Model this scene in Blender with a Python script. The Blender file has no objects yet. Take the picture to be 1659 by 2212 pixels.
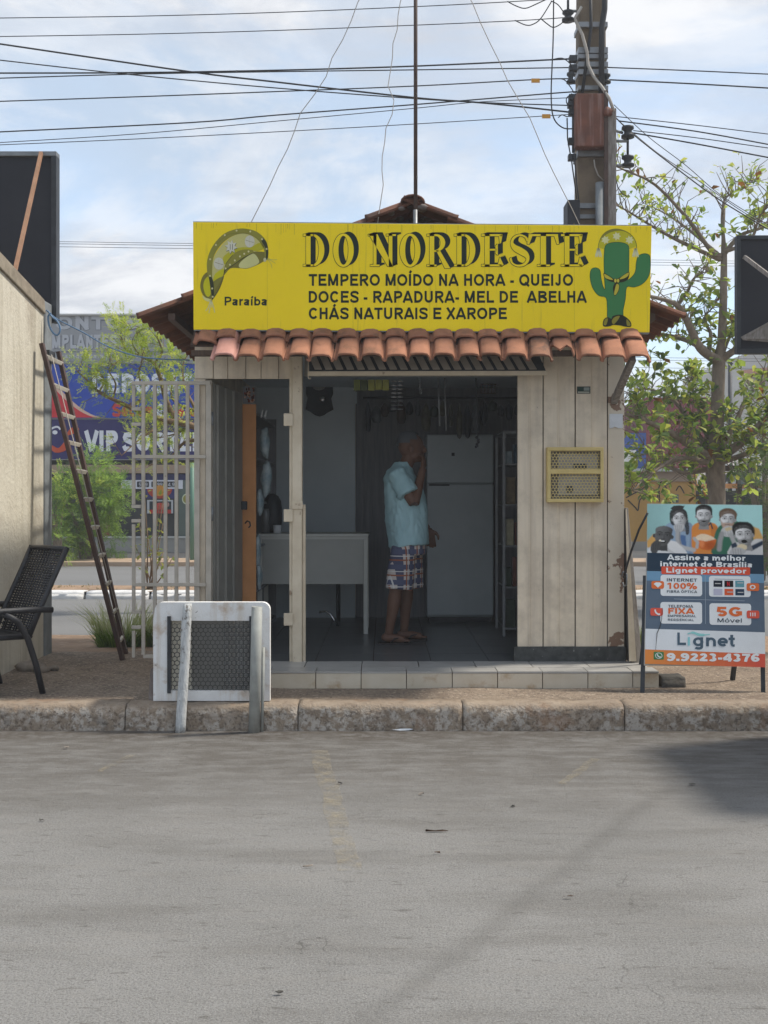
import bpy, math, random
from mathutils import Vector, Matrix, noise as mnoise
from mathutils.geometry import tessellate_polygon
random.seed(7)
R = math.radians
scene = bpy.context.scene
COL = scene.collection

# ---------------------------------------------------------------- camera
CAM_H, FPX = 1.46, 2344.0            # eye height, focal length in units of a 1659 x 2212 picture
cam_data = bpy.data.cameras.new('camera')
cam_data.sensor_fit = 'VERTICAL'; cam_data.sensor_height = 36.0
cam_data.lens = 36.0 * FPX / 2212.0
cam_data.shift_y = -26.0 / 2212.0
cam_data.clip_start = 0.05; cam_data.clip_end = 3000
camera = bpy.data.objects.new('camera', cam_data); COL.objects.link(camera)
camera.location = (0, 0, CAM_H); camera.rotation_euler = (R(90), 0, 0)
scene.camera = camera

# ---------------------------------------------------------------- sun and sky
SUN_TO = Vector((0.66, 0.15, 1.0)).normalized()      # direction towards the sun: high, from the right and slightly behind the kiosk
SUN_STRENGTH, SKY_STRENGTH, EXPOSURE = 1.5, 0.112, 1.62
sun_data = bpy.data.lights.new('sun', 'SUN')
sun_data.energy = SUN_STRENGTH; sun_data.angle = R(6.0); sun_data.color = (1.0, 0.93, 0.82)
sun = bpy.data.objects.new('sun', sun_data); COL.objects.link(sun)
sun.location = SUN_TO * 40
sun.rotation_euler = SUN_TO.to_track_quat('Z', 'Y').to_euler()

world = bpy.data.worlds.new('World'); scene.world = world; world.use_nodes = True
def build_sky():
    nt = world.node_tree; nt.nodes.clear()
    N = lambda t: nt.nodes.new(t)
    L = nt.links.new
    out = N('ShaderNodeOutputWorld'); bg = N('ShaderNodeBackground'); bg.inputs['Strength'].default_value = SKY_STRENGTH
    sky = N('ShaderNodeTexSky'); sky.sky_type = 'NISHITA'; sky.sun_disc = False
    sky.sun_elevation = math.asin(SUN_TO.z); sky.sun_rotation = math.atan2(SUN_TO.x, SUN_TO.y)
    sky.air_density = 1.2; sky.dust_density = 1.5; sky.ozone_density = 1.0; sky.altitude = 1000
    tc = N('ShaderNodeTexCoord')
    sep = N('ShaderNodeSeparateXYZ'); L(tc.outputs['Generated'], sep.inputs[0])
    mx = N('ShaderNodeMath'); mx.operation = 'MAXIMUM'; L(sep.outputs['Z'], mx.inputs[0]); mx.inputs[1].default_value = 0.0
    ad = N('ShaderNodeMath'); ad.operation = 'ADD'; L(mx.outputs[0], ad.inputs[0]); ad.inputs[1].default_value = 0.17
    dx = N('ShaderNodeMath'); dx.operation = 'DIVIDE'; L(sep.outputs['X'], dx.inputs[0]); L(ad.outputs[0], dx.inputs[1])
    dy = N('ShaderNodeMath'); dy.operation = 'DIVIDE'; L(sep.outputs['Y'], dy.inputs[0]); L(ad.outputs[0], dy.inputs[1])
    comb = N('ShaderNodeCombineXYZ'); L(dx.outputs[0], comb.inputs[0]); L(dy.outputs[0], comb.inputs[1]); comb.inputs[2].default_value = 3.7
    def noise(scale, detail, rough, dist, offs):
        m = N('ShaderNodeMapping'); m.inputs['Location'].default_value = offs
        L(comb.outputs[0], m.inputs['Vector'])
        n = N('ShaderNodeTexNoise'); n.inputs['Scale'].default_value = scale; n.inputs['Detail'].default_value = detail
        n.inputs['Roughness'].default_value = rough; n.inputs['Distortion'].default_value = dist
        L(m.outputs[0], n.inputs['Vector']); return n.outputs['Fac']
    def ramp(fac, stops):
        r = N('ShaderNodeValToRGB'); r.color_ramp.interpolation = 'EASE'
        e = r.color_ramp.elements
        while len(e) < len(stops): e.new(0.5)
        for i, (p, c) in enumerate(stops):
            e[i].position = p; e[i].color = (c, c, c, 1)
        L(fac, r.inputs[0]); return r.outputs['Color']
    def mix(fac, a, b):
        m = N('ShaderNodeMix'); m.data_type = 'RGBA'; L(fac, m.inputs[0])
        for s, val in ((6, a), (7, b)):
            if isinstance(val, tuple): m.inputs[s].default_value = val
            else: L(val, m.inputs[s])
        return m.outputs[2]
    cloud = ramp(noise(1.15, 10, 0.62, 0.5, (2.3, 1.9, 0)), [(0.40, 0.0), (0.52, 0.55), (0.60, 1.0)])
    shade = ramp(noise(2.1, 8, 0.6, 0.3, (7.1, 3.3, 0)), [(0.38, 0.0), (0.60, 1.0)])
    veil = (1.62, 1.93, 2.32, 1)                                            # thin pale haze that softens the blue
    thin = ramp(noise(0.5, 5, 0.6, 0.6, (1.2, 8.0, 0)), [(0.3, 0.62), (0.7, 0.95)])
    base = mix(thin, sky.outputs[0], veil)
    cl = mix(shade, (1.86, 1.98, 2.2, 1), (2.82, 2.86, 2.95, 1))
    L(mix(cloud, base, cl), bg.inputs['Color'])
    L(bg.outputs[0], out.inputs['Surface'])
build_sky()
HAZE = 0.0026                       # per metre
vs = scene.view_settings
vs.view_transform = 'Standard'; vs.look = 'None'; vs.exposure = EXPOSURE; vs.gamma = 1.0; vs.use_curve_mapping = False
scene.cycles.use_denoising = True
scene.cycles.max_bounces = 8; scene.cycles.diffuse_bounces = 5; scene.cycles.transparent_max_bounces = 12
scene.cycles.sample_clamp_indirect = 6.0

# ---------------------------------------------------------------- helpers
def X(u, y): return (u - 829.5) * y / FPX
def Z(v, y): return CAM_H - (v - 1080.0) * y / FPX
def W(u, v, y): return Vector((X(u, y), y, Z(v, y)))
def s2l(c):
    return c / 12.92 if c <= 0.04045 else ((c + 0.055) / 1.055) ** 2.4
def hx(h):
    h = h.lstrip('#'); return tuple(s2l(int(h[i:i+2], 16) / 255.0) for i in (0, 2, 4))

class MB:
    """collects shapes into one mesh"""
    def __init__(s): s.v = []; s.f = []; s.c = []; s.sm = []
    def face(s, idx, col=None, smooth=False): s.f.append(tuple(idx)); s.c.append(col); s.sm.append(smooth)
    def add(s, verts, faces, col=None, smooth=False):
        b = len(s.v); s.v += [Vector(p) for p in verts]
        for f in faces: s.face([b + i for i in f], col, smooth)
    def box(s, x0, x1, y0, y1, z0, z1, col=None):
        s.add([(x0,y0,z0),(x1,y0,z0),(x1,y1,z0),(x0,y1,z0),(x0,y0,z1),(x1,y0,z1),(x1,y1,z1),(x0,y1,z1)],
              [(0,3,2,1),(4,5,6,7),(0,1,5,4),(1,2,6,5),(2,3,7,6),(3,0,4,7)], col)
        return s
    def hexa(s, p, col=None):
        s.add(p, [(0,3,2,1),(4,5,6,7),(0,1,5,4),(1,2,6,5),(2,3,7,6),(3,0,4,7)], col); return s
    def bar(s, a, b, w, h, up=(0,0,1), col=None):
        a = Vector(a); b = Vector(b); d = (b - a).normalized(); up = Vector(up)
        r = d.cross(up)
        if r.length < 1e-4: r = d.cross(Vector((1,0,0)))
        r.normalize(); n = r.cross(d).normalized()
        r = r * w / 2; n = n * h / 2
        s.hexa([a-r-n, a+r-n, b+r-n, b-r-n, a-r+n, a+r+n, b+r+n, b-r+n], col); return s
    def tube(s, pts, r, n=8, col=None, caps=True, smooth=True):
        pts = [Vector(p) for p in pts]
        rs = r if isinstance(r, (list, tuple)) else [r] * len(pts)
        b = len(s.v); prev = None
        for i, p in enumerate(pts):
            d = (pts[min(i+1, len(pts)-1)] - pts[max(i-1, 0)])
            d = d.normalized() if d.length > 1e-9 else Vector((0,0,1))
            if prev is None:
                a = d.orthogonal().normalized()
            else:
                a = (prev - d * prev.dot(d)); a = a.normalized() if a.length > 1e-6 else d.orthogonal().normalized()
            prev = a; c = d.cross(a)
            for k in range(n):
                t = 2 * math.pi * k / n
                s.v.append(p + (a * math.cos(t) + c * math.sin(t)) * rs[i])
        for i in range(len(pts) - 1):
            for k in range(n):
                s.face((b+i*n+k, b+i*n+(k+1)%n, b+(i+1)*n+(k+1)%n, b+(i+1)*n+k), col, smooth)
        if caps:
            s.face([b+k for k in range(n)][::-1], col); s.face([b+(len(pts)-1)*n+k for k in range(n)], col)
        return s
    def rings(s, rings, col=None, smooth=True, caps=True):
        b = len(s.v); n = len(rings[0])
        for rg in rings: s.v += [Vector(p) for p in rg]
        for i in range(len(rings)-1):
            for k in range(n):
                s.face((b+i*n+k, b+i*n+(k+1)%n, b+(i+1)*n+(k+1)%n, b+(i+1)*n+k), col, smooth)
        if caps:
            s.face([b+k for k in range(n)][::-1], col, smooth); s.face([b+(len(rings)-1)*n+k for k in range(n)], col, smooth)
        return s
    def lathe(s, prof, c, n=16, col=None, axis='z'):
        c = Vector(c); rg = []
        for r, h in prof:
            ring = []
            for k in range(n):
                t = 2*math.pi*k/n
                q = (r*math.cos(t), r*math.sin(t), h) if axis == 'z' else ((r*math.cos(t), h, -r*math.sin(t)) if axis == 'y' else (h, r*math.cos(t), r*math.sin(t)))
                ring.append(c + Vector(q))
            rg.append(ring)
        return s.rings(rg, col)
    def ball(s, c, r, n=12, m=8, col=None, sc=(1,1,1)):
        c = Vector(c); rg = []
        for i in range(m+1):
            p = math.pi * (i + (0.02 if i == 0 else -0.02 if i == m else 0)) / m
            rg.append([c + Vector((math.sin(p)*math.cos(2*math.pi*k/n)*sc[0], math.sin(p)*math.sin(2*math.pi*k/n)*sc[1], -math.cos(p)*sc[2]))*r for k in range(n)])
        return s.rings(rg, col)
    def poly(s, pts, col=None):
        pts = [Vector(p) for p in pts]; b = len(s.v); s.v += pts
        for t in tessellate_polygon([pts]): s.face([b+i for i in t], col)
        return s
    def mesh(s, name, off=Vector((0,0,0))):
        me = bpy.data.meshes.new(name)
        me.from_pydata([tuple(p - off) for p in s.v], [], s.f); me.update()
        me.polygons.foreach_set('use_smooth', s.sm)
        if any(c is not None for c in s.c):
            ca = me.color_attributes.new('Col', 'FLOAT_COLOR', 'CORNER'); data = []
            for p in me.polygons:
                c = s.c[p.index] or (0.5, 0.5, 0.5)
                data += [c[0], c[1], c[2], 1.0] * p.loop_total
            ca.data.foreach_set('color', data)
        return me

ORG = {}
def put(o, org):
    COL.objects.link(o); ORG[o.name] = Vector(org); return o
def tag(o, label=None, cat=None, group=None, kind=None):
    if label: o['label'] = label
    if cat: o['category'] = cat
    if group: o['group'] = group
    if kind: o['kind'] = kind
    return o
def thing(name, label, cat, loc=(0,0,0), group=None):
    o = bpy.data.objects.new(name, None); o.location = loc; o.empty_display_size = 0.1
    put(o, loc); return tag(o, label, cat, group)
def bev(o, w, seg=2):
    if w:
        m = o.modifiers.new('bevel', 'BEVEL'); m.width = w; m.segments = seg; m.limit_method = 'ANGLE'; m.angle_limit = R(40)
        m.harden_normals = False
    return o
def part(mb, name, mat, parent, bevel=0, label=None, kind=None):
    org = ORG[parent.name]
    o = bpy.data.objects.new(name, mb.mesh(name, org)); o.data.materials.append(mat); put(o, org)
    o.parent = parent; bev(o, bevel); return tag(o, label, kind=kind)
def solo(mb, name, mat, label, cat, loc, group=None, bevel=0, kind=None):
    loc = Vector(loc)
    o = bpy.data.objects.new(name, mb.mesh(name, loc)); o.data.materials.append(mat); o.location = loc; put(o, loc)
    bev(o, bevel); return tag(o, label, cat, group, kind)
def struct(mb, name, mat, bevel=0, kind='structure', loc=(0,0,0)):
    return solo(mb, name, mat, None, None, loc, bevel=bevel, kind=kind)
def inst(me, name, parent, M):
    """a copy sharing mesh data, placed by a world matrix under parent"""
    o = bpy.data.objects.new(name, me); put(o, M.translation)
    o.parent = parent; o.matrix_local = Matrix.Translation(-ORG[parent.name]) @ M
    return o
def frame(xa, ya, za, loc):
    M = Matrix((xa, ya, za)).transposed().to_4x4(); M.translation = loc; return M

# ---------------------------------------------------------------- materials
MATS = {}
def mk(name, c1, c2=None, sc=6.0, rough=0.7, bump=0.0, bsc=60.0, metal=0.0, spec=0.3, dirt=None, streak=None, rnd=0.0,
       vcol=False, lo=0.35, hi=0.65, stretch=(1,1,1), trans=0.0, alpha_noise=None, coat=0.0):
    m = bpy.data.materials.new(name); m.use_nodes = True; nt = m.node_tree; MATS[name] = m
    bs = nt.nodes['Principled BSDF']; N = nt.nodes.new; L = nt.links.new
    tc = N('ShaderNodeTexCoord'); vec = tc.outputs['Object']
    oi = None
    if rnd:
        oi = N('ShaderNodeObjectInfo'); va = N('ShaderNodeVectorMath'); va.operation = 'SCALE'; va.inputs['Scale'].default_value = 1.0
        cx = N('ShaderNodeCombineXYZ'); mu = N('ShaderNodeMath'); mu.operation = 'MULTIPLY'; mu.inputs[1].default_value = 57.0
        L(oi.outputs['Random'], mu.inputs[0]); L(mu.outputs[0], cx.inputs[0]); L(mu.outputs[0], cx.inputs[2])
        va2 = N('ShaderNodeVectorMath'); va2.operation = 'ADD'; L(vec, va2.inputs[0]); L(cx.outputs[0], va2.inputs[1]); vec = va2.outputs[0]
    def noise(scale, detail=6, st=(1,1,1), rg=0.6):
        mp = N('ShaderNodeMapping'); mp.inputs['Scale'].default_value = st; L(vec, mp.inputs['Vector'])
        n = N('ShaderNodeTexNoise'); n.inputs['Scale'].default_value = scale; n.inputs['Detail'].default_value = detail; n.inputs['Roughness'].default_value = rg
        L(mp.outputs[0], n.inputs['Vector']); return n.outputs['Fac']
    def rmap(f, a, b, c=0.0, d=1.0):
        r = N('ShaderNodeMapRange'); r.inputs[1].default_value = a; r.inputs[2].default_value = b; r.inputs[3].default_value = c; r.inputs[4].default_value = d
        L(f, r.inputs[0]); return r.outputs[0]
    def mix(f, a, b, blend='MIX'):
        x = N('ShaderNodeMix'); x.data_type = 'RGBA'; x.blend_type = blend
        if isinstance(f, float): x.inputs[0].default_value = f
        else: L(f, x.inputs[0])
        for i, q in ((6, a), (7, b)):
            if isinstance(q, tuple): x.inputs[i].default_value = (*q[:3], 1)
            else: L(q, x.inputs[i])
        return x.outputs[2]
    if vcol:
        at = N('ShaderNodeAttribute'); at.attribute_name = 'Col'; col = at.outputs['Color']
        if c2: col = mix(rmap(noise(sc, st=stretch), lo, hi), col, mix(1.0, col, c2, 'MULTIPLY'))
    else:
        col = mix(rmap(noise(sc, st=stretch), lo, hi), c1, c2) if c2 else c1
    if streak: col = mix(rmap(noise(streak[1], st=(1,1,0.06)), streak[2], streak[2]+streak[3], 0, streak[4] if len(streak) > 4 else 1.0), col, streak[0])
    if dirt:
        for d in (dirt if isinstance(dirt, list) else [dirt]):
            col = mix(rmap(noise(d[1], 8, rg=0.65), d[2], d[2]+d[3], 0, d[4] if len(d) > 4 else 1.0), col, d[0])
    if rnd:
        v = rmap(oi.outputs['Random'], 0, 1, 1-rnd, 1+rnd)
        hs = N('ShaderNodeHueSaturation'); L(v, hs.inputs['Value'])
        if isinstance(col, tuple): hs.inputs['Color'].default_value = (*col[:3], 1)
        else: L(col, hs.inputs['Color'])
        col = hs.outputs[0]
    if isinstance(col, tuple): bs.inputs['Base Color'].default_value = (*col[:3], 1)
    else: L(col, bs.inputs['Base Color'])
    bs.inputs['Roughness'].default_value = rough; bs.inputs['Metallic'].default_value = metal
    bs.inputs['Specular IOR Level'].default_value = spec
    if coat: bs.inputs['Coat Weight'].default_value = coat; bs.inputs['Coat Roughness'].default_value = 0.1
    if bump:
        bn = N('ShaderNodeBump'); bn.inputs['Strength'].default_value = min(1.0, bump); bn.inputs['Distance'].default_value = 0.01 * max(1.0, bump)
        L(noise(bsc, 5), bn.inputs['Height']); L(bn.outputs[0], bs.inputs['Normal'])
    if trans:
        tl = N('ShaderNodeBsdfTranslucent'); ms = N('ShaderNodeMixShader'); ms.inputs[0].default_value = trans
        if isinstance(col, tuple): tl.inputs[0].default_value = (*col[:3], 1)
        else: L(col, tl.inputs[0])
        L(bs.outputs[0], ms.inputs[1]); L(tl.outputs[0], ms.inputs[2]); L(ms.outputs[0], nt.nodes['Material Output'].inputs[0])
    if alpha_noise:
        a = rmap(noise(alpha_noise[0], 8, rg=0.7), alpha_noise[1], alpha_noise[2], 0.0, alpha_noise[3])
        if len(alpha_noise) > 4:
            a2 = rmap(noise(alpha_noise[4], 3), 0.35, 0.6); mm = N('ShaderNodeMath'); mm.operation = 'MULTIPLY'; L(a, mm.inputs[0]); L(a2, mm.inputs[1]); a = mm.outputs[0]
        L(a, bs.inputs['Alpha'])
    return m

CREAM = (0.78, 0.67, 0.52)
mk('cream_paint', CREAM, (0.70, 0.60, 0.46), 3, 0.55, 0.08, 30, dirt=[((0.42,0.35,0.27), 4, 0.46, 0.2, 0.55), ((0.12,0.08,0.06), 26, 0.68, 0.03, 0.8)], streak=((0.52,0.44,0.345), 13, 0.46, 0.24, 0.7))
mk('cream_trim', (0.68,0.59,0.45), (0.58,0.49,0.36), 8, 0.6, 0.15, 50, dirt=[((0.24,0.15,0.09), 12, 0.63, 0.06, 0.8)])
mk('peel_wall', (0.64,0.57,0.46), (0.58,0.50,0.39), 3, 0.6, 0.1, 40, dirt=[((0.20,0.115,0.075), 4.2, 0.555, 0.02, 0.95), ((0.09,0.06,0.045), 26, 0.70, 0.03, 0.8)])
mk('gate_paint', (0.50,0.45,0.38), (0.41,0.37,0.31), 10, 0.5, 0.1, 60, dirt=[((0.2,0.14,0.1), 22, 0.66, 0.05, 0.7)])
mk('door_grey', (0.30,0.29,0.26), (0.24,0.235,0.215), 5, 0.5, 0.05, 40, streak=((0.17,0.16,0.14), 10, 0.55, 0.15, 0.6), dirt=((0.06,0.055,0.05), 9, 0.68, 0.05, 0.8))
mk('orange_board', (0.68,0.31,0.12), (0.60,0.27,0.10), 6, 0.6, 0.05, 60)
mk('inner_wall', (0.68,0.75,0.79), (0.62,0.69,0.73), 2, 0.7)
mk('inner_dark', (0.085,0.092,0.10), (0.06,0.066,0.073), 4, 0.7)
mk('inner_brown', (0.24,0.245,0.26), (0.18,0.185,0.20), 6, 0.6, stretch=(6,6,0.5))
mk('floor_tile_dark', (0.10,0.107,0.113), (0.075,0.08,0.086), 9, 0.28, 0.02, 80, spec=0.5, rnd=0.12)
mk('grout', (0.16,0.12,0.08), (0.10,0.075,0.05), 30, 0.9)
mk('step_tile', (0.60,0.54,0.44), (0.54,0.47,0.36), 6, 0.32, 0.03, 40, rnd=0.06, dirt=[((0.34,0.20,0.08), 5, 0.56, 0.14, 0.7)])
mk('tread_tile', (0.42,0.41,0.39), (0.36,0.35,0.33), 6, 0.3, 0.03, 40, rnd=0.06, dirt=[((0.22,0.17,0.11), 7, 0.60, 0.14, 0.6)])
mk('marble_dark', (0.035,0.038,0.038), (0.07,0.074,0.072), 22, 0.35, dirt=((0.32,0.32,0.30), 40, 0.64, 0.03, 0.6), spec=0.25)
mk('clay_tile', (0.36,0.17,0.105), (0.28,0.13,0.082), 9, 0.9, 0.4, 70, spec=0.15, rnd=0.16, dirt=[((0.16,0.095,0.06), 9, 0.53, 0.16, 0.65), ((0.50,0.33,0.24), 30, 0.68, 0.08, 0.4)])
mk('clay_pink', (0.58,0.30,0.25), (0.50,0.24,0.19), 9, 0.8, 0.25, 70, rnd=0.05)
mk('clay_old', (0.17,0.07,0.042), (0.10,0.05,0.035), 6, 0.85, 0.3, 60, rnd=0.25, dirt=[((0.05,0.04,0.035), 7, 0.52, 0.2, 0.8)])
mk('clay_dark', (0.30,0.14,0.085), (0.17,0.09,0.06), 12, 0.85, 0.3, 60, rnd=0.1, dirt=[((0.08,0.055,0.045), 10, 0.5, 0.15, 0.8)])
mk('mortar', (0.22,0.19,0.17), (0.12,0.09,0.08), 12, 0.9, 0.6, 40)
mk('wood_dark', (0.09,0.055,0.035), (0.05,0.032,0.022), 8, 0.75, 0.2, 40, stretch=(8,8,1))
mk('wood_grey', (0.30,0.28,0.26), (0.17,0.15,0.13), 8, 0.8, 0.3, 40, stretch=(6,6,1))
mk('rust', (0.19,0.075,0.048), (0.115,0.05,0.036), 7, 0.8, 0.2, 40, streak=((0.30,0.20,0.17), 16, 0.54, 0.12, 0.7))
mk('rust_pipe', (0.09,0.055,0.042), (0.06,0.04,0.034), 10, 0.7, 0.15, 50)
mk('metal_dark', (0.045,0.05,0.055), (0.03,0.033,0.038), 10, 0.5, 0.05, 50, metal=0.2)
mk('metal_grey', (0.24,0.25,0.26), (0.17,0.18,0.185), 8, 0.45, 0.08, 50, metal=0.4)
mk('metal_pale', (0.28,0.29,0.30), (0.22,0.23,0.24), 8, 0.4, 0.03, 50, metal=0.3)
mk('black_panel', (0.014,0.015,0.021), (0.019,0.02,0.027), 3, 0.6, 0.03, 60)
mk('concrete_pole', (0.20,0.155,0.105), (0.15,0.115,0.08), 6, 0.9, 0.3, 60, streak=((0.09,0.07,0.055), 10, 0.55, 0.15, 0.6))
mk('cable_black', (0.03,0.032,0.036), None, rough=0.6)
mk('cable_pale', (0.40,0.37,0.33), None, rough=0.6)
mk('cable_blue', (0.09,0.18,0.32), (0.14,0.24,0.38), 20, 0.5)
mk('tag_orange', (0.62,0.30,0.05), None, rough=0.5)
mk('stucco', (0.60,0.565,0.47), (0.54,0.50,0.41), 3, 0.9, 0.7, 26, streak=((0.36,0.33,0.25), 9, 0.50, 0.16, 0.65), dirt=[((0.24,0.19,0.14), 2.3, 0.56, 0.2, 0.6), ((0.14,0.12,0.09), 20, 0.66, 0.04, 0.6)])
mk('coping', (0.30,0.26,0.20), (0.19,0.16,0.12), 9, 0.9, 0.5, 40)
mk('pillar_grey', (0.24,0.265,0.28), (0.15,0.16,0.165), 5, 0.7, 0.3, 40, dirt=((0.05,0.05,0.05), 6, 0.62, 0.1, 0.8))
mk('ladder_rail', (0.085,0.046,0.036), (0.055,0.034,0.03), 9, 0.6, 0.15, 50)
mk('ladder_rung', (0.56,0.53,0.46), (0.44,0.41,0.35), 14, 0.5, 0.1, 50)
mk('wicker', (0.014,0.014,0.017), (0.022,0.022,0.026), 30, 0.45, 0.3, 200, spec=0.45)
mk('whitewash', (0.80,0.80,0.79), (0.70,0.69,0.67), 4, 0.85, 0.4, 40, dirt=[((0.42,0.28,0.16), 5.5, 0.54, 0.16, 0.75), ((0.10,0.08,0.06), 24, 0.64, 0.05, 0.7)], streak=((0.50,0.41,0.30), 12, 0.54, 0.16, 0.6))
mk('white_stake', (0.58,0.59,0.58), (0.38,0.39,0.39), 26, 0.9, 0.7, 60, stretch=(3,3,0.5), dirt=((0.14,0.12,0.10), 18, 0.58, 0.06, 0.85))
mk('grey_pipe', (0.36,0.37,0.345), (0.26,0.265,0.245), 10, 0.6, 0.15, 50, dirt=((0.20,0.10,0.06), 9, 0.64, 0.1, 0.6))
mk('hex_mesh_dark', (0.045,0.045,0.042), None, rough=0.6)
mk('screen_cloth', (0.30,0.29,0.27), (0.24,0.23,0.21), 30, 0.8)
mk('box_inside', (0.70,0.65,0.54), (0.62,0.57,0.47), 6, 0.8)
mk('yellow_metal', (0.68,0.53,0.22), (0.58,0.44,0.17), 8, 0.5, 0.1, 50, dirt=((0.25,0.17,0.07), 20, 0.66, 0.06, 0.6))
mk('ac_cream', (0.40,0.38,0.34), (0.33,0.31,0.28), 8, 0.5)
mk('sign_yellow', (0.94,0.70,0.018), (0.89,0.66,0.015), 2, 0.5, spec=0.12, streak=((0.45,0.35,0.05), 26, 0.60, 0.12, 0.5))
mk('print', None, (0.93,0.93,0.93), 6, 0.5, vcol=True, spec=0.12)
mk('paper', (0.66,0.68,0.70), (0.58,0.60,0.62), 10, 0.8)
mk('fridge', (0.42,0.47,0.49), (0.36,0.41,0.43), 3, 0.35, spec=0.5)
mk('desk_metal', (0.58,0.58,0.54), (0.52,0.52,0.48), 4, 0.5)
mk('desk_panel', (0.42,0.42,0.39), (0.38,0.38,0.35), 4, 0.5)
mk('skin', (0.15,0.078,0.05), (0.12,0.06,0.04), 10, 0.55, 0.05, 80)
mk('shirt', (0.36,0.54,0.58), (0.29,0.46,0.50), 5, 0.85, 0.5, 22, stretch=(2,2,0.7))
mk('rubber', (0.03,0.025,0.025), None, rough=0.7)
mk('plastic_bag', (0.38,0.44,0.46), (0.16,0.24,0.27), 9, 0.25, 0.6, 30, spec=0.6)
mk('silver', (0.55,0.55,0.55), None, rough=0.25, metal=0.8)
mk('goods', None, (0.6,0.6,0.6), 20, 0.4, vcol=True)
mk('bark', (0.26,0.21,0.165), (0.17,0.135,0.105), 14, 0.9, 0.6, 40, stretch=(1,1,0.5))
mk('bark_pale', (0.24,0.17,0.10), (0.15,0.10,0.065), 14, 0.9, 0.4, 40)
mk('leaf', None, (0.85,0.85,0.8), 3, 0.5, vcol=True, trans=0.55, spec=0.4)
mk('grass', None, (0.8,0.8,0.8), 3, 0.7, vcol=True, trans=0.3)
mk('kerb_stone', (0.40,0.33,0.25), (0.27,0.21,0.155), 12, 0.95, 1.6, 60, rnd=0.06, dirt=[((0.60,0.57,0.53), 16, 0.52, 0.08, 0.8), ((0.30,0.165,0.09), 7, 0.54, 0.10, 0.7), ((0.07,0.052,0.042), 34, 0.55, 0.04, 0.85), ((0.09,0.07,0.058), 5, 0.60, 0.06, 0.7)])
mk('white_kerb', (0.66,0.66,0.66), (0.52,0.52,0.52), 8, 0.9, 0.4, 30, dirt=((0.3,0.27,0.23), 14, 0.62, 0.08, 0.6))
mk('dirt', (0.30,0.20,0.13), (0.22,0.15,0.10), 3, 0.95, 0.8, 30, dirt=[((0.40,0.31,0.23), 11, 0.55, 0.1, 0.7), ((0.10,0.08,0.06), 30, 0.66, 0.05, 0.6)])
mk('far_asphalt', (0.17,0.17,0.17), (0.145,0.145,0.145), 0.7, 0.9, stretch=(0.2,1,1))
mk('dark_asphalt', (0.075,0.077,0.078), (0.06,0.06,0.062), 0.7, 0.9)
mk('sand_walk', (0.40,0.29,0.20), (0.34,0.25,0.18), 1.5, 0.9)
mk('ground', (0.26,0.21,0.16), (0.20,0.18,0.12), 0.3, 0.95)
mk('yellow_line', (0.40,0.335,0.215), (0.31,0.28,0.22), 5, 0.9, alpha_noise=(60, 0.28, 0.78, 0.62, 11.0))
mk('shop_wall', (0.33,0.32,0.30), (0.28,0.27,0.25), 1, 0.9)
mk('shop_dark', (0.03,0.032,0.035), (0.05,0.05,0.05), 1.5, 0.6)
mk('shop_grey', (0.30,0.31,0.325), (0.27,0.28,0.295), 1, 0.7)
mk('glass_green', (0.10,0.14,0.125), (0.08,0.11,0.10), 1, 0.15, spec=0.6)
mk('yellow_wall', (0.52,0.29,0.07), (0.46,0.26,0.07), 0.8, 0.9)
mk('maroon_wall', (0.20,0.05,0.055), (0.17,0.045,0.05), 0.8, 0.9)
mk('pale_wall', (0.55,0.55,0.53), (0.48,0.48,0.46), 0.8, 0.9)
mk('rooftin', (0.36,0.35,0.34), (0.24,0.23,0.22), 2, 0.6, stretch=(1,3,1))
mk('rock', (0.10,0.095,0.085), (0.06,0.055,0.05), 9, 0.95, 1.0, 30)
mk('rubble', (0.34,0.29,0.24), (0.18,0.15,0.12), 9, 0.95, 1.0, 30)
mk('car_paint', (0.10,0.105,0.115), None, rough=0.3, spec=0.5, coat=0.8)
mk('car_glass', (0.01,0.012,0.014), None, rough=0.05, spec=0.6)
mk('tyre', (0.015,0.015,0.015), None, rough=0.85)
mk('red_lamp', (0.4,0.01,0.01), None, rough=0.2)

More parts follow.
